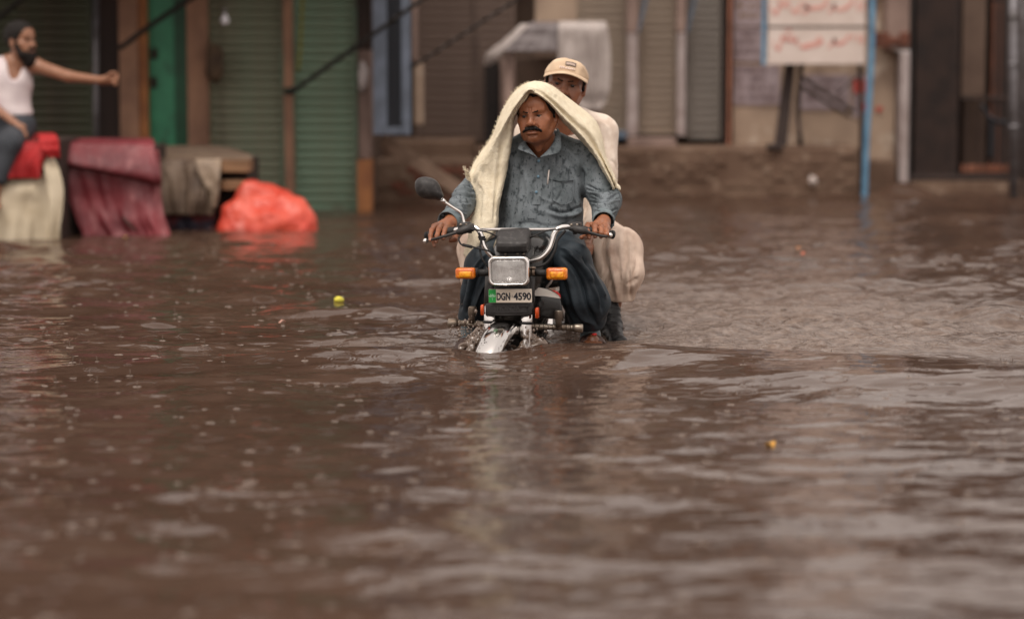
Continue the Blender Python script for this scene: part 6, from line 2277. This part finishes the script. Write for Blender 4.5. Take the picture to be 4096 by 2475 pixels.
# cross sections from the left hem over the head to the right end; each (x, y, distance) from the hidden back edge round the silhouette to the tucked front edge
SEC = [
    [(1870, 1000, 0.92), (1853, 1016, 0.86), (1868, 1034, 0.80), (1884, 1062, 0.77), (1900, 1030, 0.775), (1918, 998, 0.79), (1930, 985, 0.84)],
    [(1890, 950, 0.90), (1872, 955, 0.83), (1884, 958, 0.77), (1905, 962, 0.745), (1940, 962, 0.745), (1962, 952, 0.77), (1968, 945, 0.84)],
    [(1900, 890, 0.93), (1878, 897, 0.85), (1896, 900, 0.79), (1920, 902, 0.765), (1958, 902, 0.765), (1984, 904, 0.79), (1992, 898, 0.86)],
    [(1918, 830, 0.96), (1902, 834, 0.87), (1918, 836, 0.81), (1938, 838, 0.79), (1966, 838, 0.79), (1988, 838, 0.81), (1998, 832, 0.87)],
    [(1926, 770, 0.99), (1903, 776, 0.89), (1924, 780, 0.83), (1946, 784, 0.81), (1974, 778, 0.81), (2002, 772, 0.82), (2012, 762, 0.87)],
    [(1910, 700, 1.02), (1880, 712, 0.93), (1890, 714, 0.90), (1912, 712, 0.845), (1975, 706, 0.835), (2018, 700, 0.845), (2028, 690, 0.90)],
    [(1925, 640, 1.05), (1892, 662, 0.97), (1908, 664, 0.92), (1930, 650, 0.840), (1985, 652, 0.835), (2026, 648, 0.850), (2036, 640, 0.90)],
    [(1960, 580, 1.06), (1930, 600, 0.99), (1942, 606, 0.93), (1958, 600, 0.830), (2000, 602, 0.840), (2036, 600, 0.855), (2046, 590, 0.90)],
    [(1995, 520, 1.05), (1966, 548, 0.99), (1974, 554, 0.92), (1985, 550, 0.820), (2016, 552, 0.845), (2043, 540, 0.850), (2052, 528, 0.89)],
    [(2020, 450, 1.03), (1992, 482, 0.98), (2003, 492, 0.90), (2018, 492, 0.800), (2034, 494, 0.835), (2046, 486, 0.840), (2060, 474, 0.88)],
    [(2050, 390, 1.02), (2024, 416, 0.97), (2038, 428, 0.88), (2052, 436, 0.780), (2060, 442, 0.820), (2066, 444, 0.825), (2076, 438, 0.87)],
    [(2090, 342, 1.02), (2067, 359, 0.95), (2078, 376, 0.85), (2088, 388, 0.760), (2094, 396, 0.800), (2098, 402, 0.805), (2104, 402, 0.85)],
    [(2130, 326, 1.03), (2116, 332, 0.94), (2112, 346, 0.83), (2112, 360, 0.745), (2114, 368, 0.79), (2117, 372, 0.80), (2122, 378, 0.85)],
    [(2172, 328, 1.03), (2170, 332, 0.94), (2154, 348, 0.83), (2145, 364, 0.75), (2143, 372, 0.80), (2144, 378, 0.805), (2146, 386, 0.85)],
    [(2212, 345, 1.03), (2213, 353, 0.95), (2194, 370, 0.83), (2179, 384, 0.765), (2176, 392, 0.81), (2175, 396, 0.815), (2174, 402, 0.86)],
    [(2248, 372, 1.02), (2250, 383, 0.95), (2228, 402, 0.84), (2213, 413, 0.785), (2208, 420, 0.83), (2206, 426, 0.83), (2202, 432, 0.87)],
    [(2300, 412, 1.03), (2300, 429, 0.96), (2274, 446, 0.86), (2254, 456, 0.81), (2246, 462, 0.855), (2240, 466, 0.855), (2232, 470, 0.89)],
    [(2356, 455, 1.05), (2358, 474, 0.97), (2330, 492, 0.88), (2306, 504, 0.825), (2294, 508, 0.87), (2282, 510, 0.87), (2270, 510, 0.91)],
    [(2388, 490, 1.06), (2390, 512, 0.98), (2368, 530, 0.89), (2344, 540, 0.84), (2330, 546, 0.88), (2318, 546, 0.885), (2304, 546, 0.92)],
    [(2408, 540, 1.07), (2410, 558, 0.99), (2394, 574, 0.90), (2376, 584, 0.855), (2364, 588, 0.895), (2354, 588, 0.90), (2342, 586, 0.93)],
    [(2420, 600, 1.06), (2422, 614, 0.98), (2412, 624, 0.90), (2404, 630, 0.86), (2396, 634, 0.89), (2388, 634, 0.895), (2380, 632, 0.93)],
    [(2434, 655, 1.04), (2440, 664, 0.97), (2434, 672, 0.90), (2428, 676, 0.865), (2420, 680, 0.88), (2412, 680, 0.89), (2406, 676, 0.92)],
    [(2455, 705, 1.02), (2464, 712, 0.96), (2458, 720, 0.90), (2450, 724, 0.87), (2444, 726, 0.88), (2438, 726, 0.89), (2434, 722, 0.92)],
    [(2466, 742, 1.00), (2474, 748, 0.96), (2468, 754, 0.91), (2461, 757, 0.885), (2455, 758, 0.89), (2450, 757, 0.90), (2448, 752, 0.92)],
]
for i_, s_ in enumerate(SEC):                            # right side: the band falls into a valley before the rolled front edge
    if i_ > 12:
        for j_, dy_ in ((2, -0.022), (3, 0.030), (4, -0.034), (5, -0.006)):
            s_[j_] = (s_[j_][0], s_[j_][1], s_[j_][2] + dy_)
A = np.array([[P(*q) for q in s_] for s_ in SEC])        # (sections, 7, 3)
NU, NV = 190, 44
A1 = np.stack([cat_rom(A[:, j], NU) for j in range(A.shape[1])], 1)
G = np.stack([cat_rom(A1[i], NV) for i in range(NU)])     # (NU, NV, 3)
idx = np.arange(NU * NV).reshape(NU, NV)
tq_ = np.stack([idx[:-1, :-1], idx[:-1, 1:], idx[1:, 1:], idx[1:, :-1]], -1).reshape(-1, 4)
tw = G.reshape(-1, 3)
n_ = normals(tw, tq_)
if (n_[:, 1].mean()) > 0:
    tq_ = tq_[:, ::-1]
    n_ = -n_
uu = np.repeat(np.linspace(0, 1, NU), NV)
vv = np.tile(np.linspace(0, 1, NV), NU)
wr_n = 0.0028 * vnoise(np.column_stack([uu * 9, vv * 7, uu * 0]), 1.0, 31) + 0.0016 * vnoise(np.column_stack([uu * 26, vv * 14, uu * 0]), 1.0, 32) + 0.0022 * vnoise(tw, 150, 33)
wr_n *= np.clip(vv * 6, 0.2, 1)
tw = tw + n_ * wr_n[:, None]
tw = folds(tw, tq_, [(((2008, 555), (1998, 640), (1990, 720), (1982, 800), (1976, 890)), 5, -0.011), (((1994, 570), (1982, 660), (1972, 760), (1966, 880)), 5, 0.006),
                     (((1944, 665), (1926, 720), (1922, 800), (1916, 890)), 6, -0.008), (((1926, 668), (1908, 706), (1892, 742)), 4, -0.009), (((1960, 640), (1946, 740), (1940, 850)), 8, 0.004),
                     (((2160, 350), (2240, 404), (2330, 474), (2395, 556)), 6, -0.004), (((2140, 340), (2200, 366), (2260, 410), (2320, 450)), 6, 0.003),
                     (((1908, 866), (1950, 869), (1986, 868)), 2.5, -0.0035), (((1908, 876), (1950, 880), (1986, 878)), 2.5, 0.0035), (((1908, 892), (1950, 896), (1986, 894)), 2.5, -0.003)])
TW = thing('towel', 'cream terry towel draped over the rider like a hood', 'towel', P(2130, 560, 0.95))
o = obj('cloth', tw, tq_, m_towel, TW)
s_ = o.modifiers.new('thickness', 'SOLIDIFY')
s_.thickness = 0.0045
s_.offset = -1
# terry fuzz and fringe along the back edge
mb = MB()
rr = np.random.RandomState(8)
G2 = tw.reshape(NU, NV, 3)
edge = 7
for i in range(20, NU - 6):
    for k_ in range(4):
        j = edge + rr.randint(-2, 3)
        p0 = G2[i, j] + rr.normal(0, 0.002, 3)
        sgn = -1 if i < NU * 0.52 else 1
        d = np.array([sgn * rr.uniform(0.4, 1.0), rr.uniform(-0.3, 0.3), rr.uniform(0.2, 1.0)])
        d *= rr.uniform(0.005, 0.0125) / np.linalg.norm(d)
        w_ = np.array([0.0008, 0, 0.0011])
        mb.add([p0 - w_, p0 + w_, p0 + d], [(0, 1, 2)])
mb.done('terry_fuzz', m_towel, TW, kind='stuff')
mb = MB()
for k_ in range(9):
    b0_ = P(1880 + rr.uniform(-2, 4), 706 + rr.uniform(-14, 20), 0.90)
    c1 = b0_ + np.array([-0.010 - 0.004 * k_ % 0.01, -0.005, 0.012])
    e1 = P(1848 + rr.uniform(0, 30), 668 + rr.uniform(-6, 30), 0.88 + rr.uniform(-0.02, 0.02))
    mb.tube([b0_, c1, (c1 + e1) / 2 + rr.normal(0, 0.006, 3), e1], [0.0022, 0.002, 0.0018, 0.0012], 5, steps=9)
mb.done('fringe', m_towel, TW, kind='stuff')
lo, hi = bounds([P(2466, 750, 0.93)], 0.06)
V = Vol(lo, hi, 0.003)
V.ell(P(2464, 748, 0.92), (0.016, 0.018, 0.015), 0.004).ell(P(2474, 752, 0.92), (0.011, 0.012, 0.010), 0.006)
V.cone(P(2462, 756, 0.92), P(2458, 768, 0.92), 0.008, 0.004, 0.006)
kv3, kq3 = V.mesh(1)
kv3 = kv3 + normals(kv3, kq3) * (0.003 * vnoise(kv3, 110, 3))[:, None]
obj('knot', kv3, kq3, m_towel, TW)

# ================================================================ STALLS AND SEATED MAN AT THE LEFT
YC = WY(958)
m_redcl = mat('red_cotton_cloth', S(170, 28, 30), 0.7, color2=S(136, 18, 22), nscale=6, bump=0.2, bscale=60)
m_maroon = mat('maroon_tarpaulin', S(128, 52, 58), 0.5, color2=S(98, 38, 44), nscale=5, bump=0.25, bscale=18, bdist=0.03, layers=[(S(138, 80, 82), 10, 0.56, 0.72, 5, (1, 1, 0.4))])
m_whitecl = mat('off_white_sheeting', S(208, 196, 172), 0.6, color2=S(182, 168, 142), nscale=5, bump=0.2, bscale=20)
m_browntp = mat('brown_tarpaulin', S(118, 100, 84), 0.65, color2=S(86, 70, 58), nscale=5, bump=0.3, bscale=18, bdist=0.03)
m_orangetp = mat('bright_orange_red_plastic', S(212, 88, 68), 0.42, color2=S(186, 60, 46), nscale=5, bump=0.35, bscale=12, bdist=0.04, layers=[(S(214, 116, 104), 7, 0.56, 0.7, 4, (1, 1, 1))])
m_cratew = mat('weathered_crate_wood', S(146, 112, 82), 0.8, color2=S(110, 82, 60), nscale=8, stretch=(0.2, 1, 1), bump=0.3, bscale=40)
m_under = mat('dark_stall_timber', S(52, 38, 32), 0.8)

# cart the man sits on
CT = thing('market_cart', 'cart covered in red cloth with off white sheeting below, under the seated man', 'cart', (P(120, 958, YC)[0], YC, GROUND_Z))
part_box('cart_body', -330, 560, 236, 1000, YC + 0.08, 0.85, m_under, CT, zmin=GROUND_Z + 0.02, bevel=0.01)
drape('sheeting', ((700, -340, 242, YC + 0.05), (760, -340, 248, YC + 0.02), (860, -340, 244, YC), (965, -340, 236, YC - 0.01), (1010, -340, 234, YC)), m_whitecl, CT, nx=90, amp=0.035, freq=16, seed=3)
drape('sheeting', ((625, 165, 215, YC + 0.03), (680, 178, 238, YC - 0.03), (760, 190, 252, YC - 0.05), (860, 200, 246, YC - 0.05), (965, 205, 232, YC - 0.03), (1010, 205, 230, YC - 0.03)), m_whitecl, CT, nx=24, amp=0.025, freq=4, seed=13)
drape('red_cloth', ((540, -340, 200, YC + 0.75), (552, -340, 228, YC + 0.45), (566, -340, 240, YC + 0.10), (590, -340, 226, YC + 0.0), (650, -340, 175, YC - 0.03), (715, -340, 168, YC - 0.035)), m_redcl, CT, nx=80, amp=0.03, freq=18, seed=5)
drape('red_cloth', ((535, 150, 215, YC + 0.3), (548, 158, 228, YC - 0.02), (590, 160, 238, YC - 0.07), (630, 200, 240, YC - 0.06)), m_redcl, CT, nx=20, amp=0.02, freq=3, seed=6)
# maroon stall
MS = thing('covered_stall', 'stall wrapped in a maroon tarpaulin between the white cart and the brown stall', 'stall', (P(460, 935, YC)[0], YC + 0.1, GROUND_Z), 'covered stalls')
YM = WY(938) - 0.02
part_box('frame', 256, 590, 600, 960, YM + 0.15, 0.8, m_under, MS, zmin=GROUND_Z + 0.02, bevel=0.01)
drape('tarpaulin', ((562, 235, 600, YM + 1.0), (556, 230, 610, YM + 0.5), (572, 226, 620, YM + 0.1), (600, 236, 622, YM + 0.02), (650, 242, 636, YM - 0.05), (686, 248, 646, YM - 0.07), (696, 250, 644, YM - 0.02)), m_maroon, MS, nx=80, amp=0.022, freq=6, seed=7, tilt=96)
drape('tarpaulin', ((600, 238, 630, YM + 0.03), (700, 256, 640, YM - 0.01), (800, 278, 644, YM - 0.02), (880, 304, 660, YM - 0.05), (940, 330, 682, YM - 0.08), (1000, 336, 688, YM - 0.08)), m_maroon, MS, nx=90, amp=0.075, freq=5.5, seed=9)
mb = MB()
mb.tube([P(490, 868, YM - 0.10), P(515, 895, YM - 0.115), P(545, 925, YM - 0.12)], [0.008, 0.012, 0.008], 8, steps=10)
mb.done('torn_slit', m_under, MS, label='dark slit torn in the maroon tarpaulin')
# brown stall
BS = thing('covered_stall', 'stall under a dirty brown tarpaulin with a wooden tray at its right end', 'stall', (P(800, 912, YM)[0], YM + 0.4, GROUND_Z), 'covered stalls')
YN = WY(915)
part_box('frame', 650, 640, 990, 960, YN + 0.25, 0.8, m_under, BS, zmin=GROUND_Z + 0.02, bevel=0.01)
drape('tarpaulin', ((585, 560, 860, YN + 1.0), (606, 600, 960, YN + 0.6), (636, 620, 1008, YN + 0.15), (660, 630, 880, YN + 0.05), (720, 640, 880, YN), (800, 646, 872, YN - 0.02), (860, 660, 850, YN - 0.02)), m_browntp, BS, nx=60, amp=0.05, freq=7, seed=11)
drape('tarpaulin_flap', ((636, 780, 884, YN + 0.02), (700, 800, 882, YN - 0.04), (760, 830, 876, YN - 0.05), (830, 846, 862, YN - 0.05)), mat('pale_brown_tarpaulin', S(152, 134, 114), 0.6, color2=S(122, 104, 88), nscale=6), BS, nx=20, amp=0.03, freq=3, seed=12)
tr_ = part_box('tray', 884, 640, 996, 690, YN + 0.02, 0.3, m_cratew, BS, bevel=0.006)
part_box('tray', 884, 722, 980, 760, YN + 0.03, 0.3, m_cratew, BS, bevel=0.006)
drape('skirt', ((850, 640, 860, YN + 0.05), (900, 660, 862, YN + 0.05), (960, 665, 865, YN + 0.05)), mat('dark_blue_red_cloth', S(40, 38, 52), 0.7, color2=S(90, 26, 28), nscale=7, nlo=0.5, nhi=0.6), BS, nx=30, amp=0.03, freq=5, seed=14)
# orange bundle
YO = WY(918) - 0.15
lo, hi = bounds([P(862, 720, YO), P(1258, 930, YO)], 0.12)
lo[1], hi[1] = YO - 0.15, YO + 0.75
lo[2] = -0.2
V = Vol(lo, hi, 0.013)
V.cone(P(985, 775, YO + 0.25), P(1010, 900, YO + 0.2), 0.09, 0.17, 0.08)
V.cone(P(930, 850, YO + 0.2), P(920, 930, YO + 0.2), 0.10, 0.13, 0.08)
V.cone(P(1090, 818, YO + 0.25), P(1180, 850, YO + 0.22), 0.11, 0.10, 0.10)
V.cone(P(1080, 900, YO + 0.15), P(1190, 920, YO + 0.15), 0.15, 0.13, 0.08)
V.cone(P(1000, 760, YO + 0.3), P(1120, 800, YO + 0.3), 0.09, 0.08, 0.08)
ov, oq = V.mesh(2)
n_ = normals(ov, oq)
ov = ov + n_ * (0.045 * np.abs(vnoise(ov * (1, 1, 0.6), 5, 3)) - 0.02 + 0.018 * vnoise(ov, 11, 4) + 0.007 * vnoise(ov, 26, 5))[:, None]
obj('plastic_bundle', ov, oq, m_orangetp, None, loc=P(1060, 918, YO), label='heap wrapped in bright orange red plastic standing in the water', cat='bundle')

# ---- seated man in the white vest
m_vest = mat('white_cotton_vest', S(222, 212, 212), 0.8, color2=S(200, 188, 190), nscale=9, bump=0.15, bscale=300, bdist=0.002)
m_grey = mat('dark_grey_trousers', S(62, 66, 72), 0.8, color2=S(46, 50, 56), nscale=9, bump=0.2, bscale=40)
YV = YC + 0.42
MAN = thing('person', 'bearded man in white vest sitting on the cart with one arm stretched out', 'person', P(40, 540, YV))
M = dict(neck=P(52, 250, YV), shL=P(-62, 268, YV + 0.06), shR=P(140, 262, YV - 0.02), elL=P(-60, 400, YV - 0.12), elR=P(272, 306, YV - 0.14),
         wrL=P(50, 486, YV - 0.26), wrR=P(404, 322, YV - 0.26), hipL=P(-20, 510, YV + 0.02), hipR=P(86, 510, YV - 0.02),
         knL=P(-80, 590, YV - 0.40), knR=P(40, 580, YV - 0.42), anL=P(-90, 800, YV - 0.40), anR=P(-20, 780, YV - 0.44))
torsoM = [(P(36, 330, YV), (0.155, 0.105, 0.17)), (P(38, 440, YV), (0.145, 0.105, 0.16)), (P(36, 505, YV), (0.155, 0.115, 0.09))]
VB = limb_body(M, 0.92, torsoM, h=0.008)
bv, bq = VB.mesh(1)
HRM = rot(58, -4, 0)
HCM = P(86, 168, YV - 0.03)
HSM = (1.05, 1.05, 1.08)
hv, hq = head_mesh(jaw=0.98, neck=(0.0, -0.05, -0.17), h=0.004, frown=0)
hc = face_colors(hv, SK_MAN, 0.5)
mhv = xf(hv, HCM, HRM, HSM)
pal = [(M['wrR'], P(446, 312, YV - 0.30), 0.028, 0.026), (M['wrR'], P(440, 326, YV - 0.28), 0.026, 0.024)]
fg = [([P(446, 300 + 9 * i, YV - 0.31), P(466, 300 + 10 * i, YV - 0.33), P(470 - 3 * i, 312 + 9 * i, YV - 0.36), P(458, 316 + 8 * i, YV - 0.36)], [0.0125, 0.0115, 0.010, 0.009]) for i in range(4)]
fg.append(([P(430, 306, YV - 0.30), P(446, 294, YV - 0.33), P(462, 292, YV - 0.35)], [0.014, 0.012, 0.010]))
mh1, mq1 = hand_vol(pal, fg, h=0.004)
pal = [(M['wrL'], P(82, 512, YV - 0.30), 0.028, 0.024)]
fg = [([P(80 + 4 * i, 508 + 5 * i, YV - 0.31), P(98 + 2 * i, 524 + 5 * i, YV - 0.33), P(102 + i, 538 + 4 * i, YV - 0.34)], [0.012, 0.011, 0.009]) for i in range(4)]
fg.append(([P(84, 500, YV - 0.30), P(100, 508, YV - 0.33)], [0.014, 0.011]))
mh2, mq2 = hand_vol(pal, fg, h=0.004)
ft1, fq1 = foot(M['anR'] + (0, 0, 0.0), M['anR'] + (0.03, -0.15, -0.07))
v, q, c = join([(bv, bq, SK_MAN), (mhv, hq[:, ::-1], hc), (mh1, mq1, SK_MAN), (mh2, mq2, SK_MAN), (ft1, fq1, SK_MAN)])
mbody = obj('body', v, q, m_skin, MAN, colors=c)
add_face_parts(mbody, HCM, HRM, HSM, mous=(0.034, 0.008, 0.012))
hair_cap(mbody, HCM, HRM, HSM, front=0.070, hz=0.068, thick=0.011, seed=9)
V = Vol((-0.10, -0.05, -0.20), (0.10, 0.14, 0.02), 0.004)
V.ell((0, 0.055, -0.112), (0.052, 0.045, 0.060), 0.02)
V.ell((0, 0.045, -0.085), (0.060, 0.050, 0.040), 0.02)
for s_ in (-1, 1):
    V.cone((0.068 * s_, 0.010, -0.015), (0.052 * s_, 0.040, -0.085), 0.014, 0.026, 0.02)
V.ell((0, 0.100, -0.052), (0.030, 0.024, 0.012), 0.006, cut=True)
v_, q_ = V.mesh(1)
v_ = v_ + normals(v_, q_) * (0.004 * vnoise(v_ * (1, 1, 0.5), 120, 6))[:, None]
obj('beard', xf(v_, HCM, HRM, HSM), q_[:, ::-1], m_hair, mbody)
lo, hi = bounds([M[k] for k in ('neck', 'shL', 'shR', 'hipL', 'hipR')], 0.22)
V = Vol(lo, hi, 0.007)
for c_, r_ in torsoM[:2]:
    V.ell(c_, np.asarray(r_) * 1.04, 0.06)
V.ell(P(37, 478, YV), (0.150, 0.112, 0.09), 0.06)
V.cone(P(8, 262, YV), P(2, 330, YV), 0.050, 0.055, 0.03)
V.cone(P(96, 258, YV), P(92, 330, YV), 0.050, 0.055, 0.03)
V.ell(P(55, 262, YV - 0.10), (0.052, 0.13, 0.105), 0.02, cut=True)
V.ell(P(154, 300, YV), (0.050, 0.15, 0.10), 0.02, cut=True)
V.ell(P(-74, 300, YV), (0.060, 0.15, 0.11), 0.02, cut=True)
V.plane_cut(P(40, 466, YV), (0.12, 0, -1.0), 0.005)
vv_, vq_ = V.mesh(2)
vv_ = vv_ + normals(vv_, vq_) * (0.004 + 0.005 * vnoise(vv_ * (1, 1, 0.7), 14, 7))[:, None]
obj('vest', vv_, vq_, m_vest, MAN)
lo, hi = bounds([M[k] for k in ('hipL', 'hipR', 'knL', 'knR', 'anL', 'anR')], 0.18)
V = Vol(lo, hi, 0.008)
for s_ in 'LR':
    V.chain([M['hip' + s_], M['kn' + s_], M['kn' + s_] * 0.35 + M['an' + s_] * 0.65], [0.105, 0.085, 0.062], 0.05)
V.ell(P(36, 505, YV), (0.165, 0.125, 0.085), 0.05)
tv_, tq2 = V.mesh(2)
tv_ = tv_ + normals(tv_, tq2) * (0.007 * vnoise(tv_ * (1, 1, 0.6), 12, 9))[:, None]
obj('trousers', tv_, tq2, m_grey, MAN)

# ================================================================ FLOATING LITTER, SPLASHES, RAIN MARKS
def on_water(px, py):
    y = WY(py)
    for _ in range(6):
        p = P(px, py, y)
        y = WY(py, float(Hw(np.array([p[0]]), np.array([y]))[0]))
    p = P(px, py, y)
    return p


p_ = on_water(1354, 1206)
v_, f_ = sphere((0, 0, 0), (0.023, 0.020, 0.019), 24, 16)
v_[:, 0] *= 1 + 0.25 * np.exp(-((v_[:, 0] - 0.023) / 0.009) ** 2)
v_ += 0.0012 * vnoise(v_, 160, 3)[:, None]
obj('lemon', v_ + p_ + (0, 0, 0.008), f_, mat('lemon_peel', S(216, 204, 60), 0.4, color2=S(190, 184, 70), nscale=40, bump=0.2, bscale=400), None, loc=p_, label='yellow lemon floating left of the motorcycle', cat='fruit')
for i_, (a_, b_, cl, lb) in enumerate(((3082, 1782, S(196, 148, 62), 'yellowed leaf scrap floating in the right foreground'), (3192, 995, S(206, 138, 80), 'orange scrap floating behind to the right of the passenger'),
                                       (3212, 1016, S(196, 110, 84), 'reddish scrap floating beside the orange scrap'), (502, 952, S(198, 164, 92), 'pale yellow scrap floating before the maroon stall'), (1130, 1290, S(190, 148, 132), 'pinkish scrap floating left of the lemon'))):
    p_ = on_water(a_, b_)
    pts = [((0.015 if b_ > 1100 else 0.011) * math.cos(t) * (1 + 0.3 * math.sin(3 * t + i_)), 0.013 * math.sin(t), 0.003 + 0.008 * math.sin(2 * t + i_)) for t in np.linspace(0, 2 * math.pi, 12, endpoint=False)]
    top = [p_ + (q[0], q[1], q[2] + 0.004) for q in pts]
    obj('floating_scrap', *loft([[p - (0, 0, 0.003) for p in top], top]), mat('scrap_%d' % i_, cl, 0.6), None, smooth=False, loc=p_, label=lb, cat='litter', group='scraps floating on the water')

# water thrown up round the fork
m_splash = mat('splashing_muddy_water', (0.15, 0.105, 0.078), 0.05, color2=(0.10, 0.068, 0.05), nscale=18, spec=1.0, ior=1.33, coat=0.5)
rs = np.random.RandomState(12)
lo, hi = bounds([P(1800, 1260, 0.3), P(2230, 1420, 0.3)], 0.06)
lo[1], hi[1] = -0.05, 0.62
lo[2] = -0.04
V = Vol(lo, hi, 0.004)
for a_, b_, r0, r1 in ((P(1944, 1292, 0.37), P(1922, 1345, 0.35), 0.006, 0.016), (P(1920, 1322, 0.35), P(1876, 1378, 0.33), 0.008, 0.020), (P(1908, 1345, 0.33), P(1840, 1392, 0.31), 0.008, 0.016), (P(1908, 1358, 0.30), P(1880, 1400, 0.27), 0.010, 0.018),
                       (P(2124, 1334, 0.36), P(2134, 1380, 0.34), 0.006, 0.028), (P(2094, 1350, 0.31), P(2088, 1395, 0.28), 0.008, 0.022), (P(2142, 1356, 0.34), P(2190, 1388, 0.32), 0.010, 0.018)):
    V.cone(a_, b_, r0, r1, 0.03)
spv, spq = V.mesh(1)
n_ = normals(spv, spq)
spv = spv + n_ * (0.010 * vnoise(spv, 24, 3) + 0.006 * vnoise(spv, 60, 4))[:, None]
mb = MB()
for _ in range(190):
    if rs.rand() < 0.68:
        px_, py_ = 1932 - abs(rs.normal(0, 75)), 1345 - abs(rs.normal(0, 40)) + rs.uniform(-10, 40)
    else:
        px_, py_ = 2092 + abs(rs.normal(0, 45)), 1345 - abs(rs.normal(0, 16)) + rs.uniform(-8, 30)
    r_ = rs.uniform(0.0012, 0.0042) * (1 if rs.rand() < 0.85 else 1.6)
    c_ = P(px_, py_, rs.uniform(0.12, 0.36))
    v_, f_ = sphere(c_, (r_, r_, r_ * rs.uniform(1, 1.8)), 7, 5)
    mb.add(v_, f_)
sv_ = np.concatenate([spv] + mb.v)
sf_ = [tuple(q) for q in spq] + [tuple(i + len(spv) for i in q) for q in mb.f]
obj('splash', sv_, sf_, m_splash, None, kind='stuff', label='muddy spray thrown up round the fork legs', cat='splash')
# rain marks: little crowns and jets where drops strike
m_drop = mat('rain_splash_water', (0.17, 0.13, 0.105), 0.06, spec=0.8, ior=1.33)
mb = MB()
for _ in range(1500):
    X0 = rs.uniform(-3.4, 3.4)
    Y0 = -4.6 + 11.5 * rs.rand() ** 1.15
    if abs(X0) > 0.24 * (Y0 + 9.67) or (abs(X0) < 0.55 and -0.1 < Y0 < 2.2):
        continue
    if X0 > 0 and rs.rand() < 0.45:
        continue
    z0 = float(Hw(np.array([X0]), np.array([Y0]))[0])
    R0 = rs.uniform(0.005, 0.016)
    kind_ = rs.rand()
    n = 9
    ang = np.linspace(0, 2 * math.pi, n, endpoint=False)
    hh_ = rs.uniform(0.0006, 0.0020)
    ring = [[(X0 + (R0 + dr) * math.cos(t), Y0 + (R0 + dr) * math.sin(t), z0 + dz) for t in ang] for dr, dz in ((-0.004, -0.002), (-0.0015, hh_), (0.0015, hh_), (0.005, -0.002))]
    mb.loft(ring, cap0=False, cap1=False)
    if kind_ < 0.34:
        hj = rs.uniform(0.008, 0.03)
        tx_ = rs.normal(0, 0.12)
        mb.tube([(X0, Y0, z0 - 0.002), (X0 + tx_ * hj * 0.5, Y0, z0 + hj * 0.5), (X0 + tx_ * hj, Y0, z0 + hj)], [0.0022, 0.0010, 0.0006], 5)
    elif kind_ < 0.44:
        mb.add(*sphere((X0, Y0, z0 + rs.uniform(0.005, 0.03)), rs.uniform(0.0012, 0.003), 7, 5))
mb.done('rain_splashes', m_drop, None, kind='stuff', label='small crowns and jets of raindrops striking the water', cat='rain')
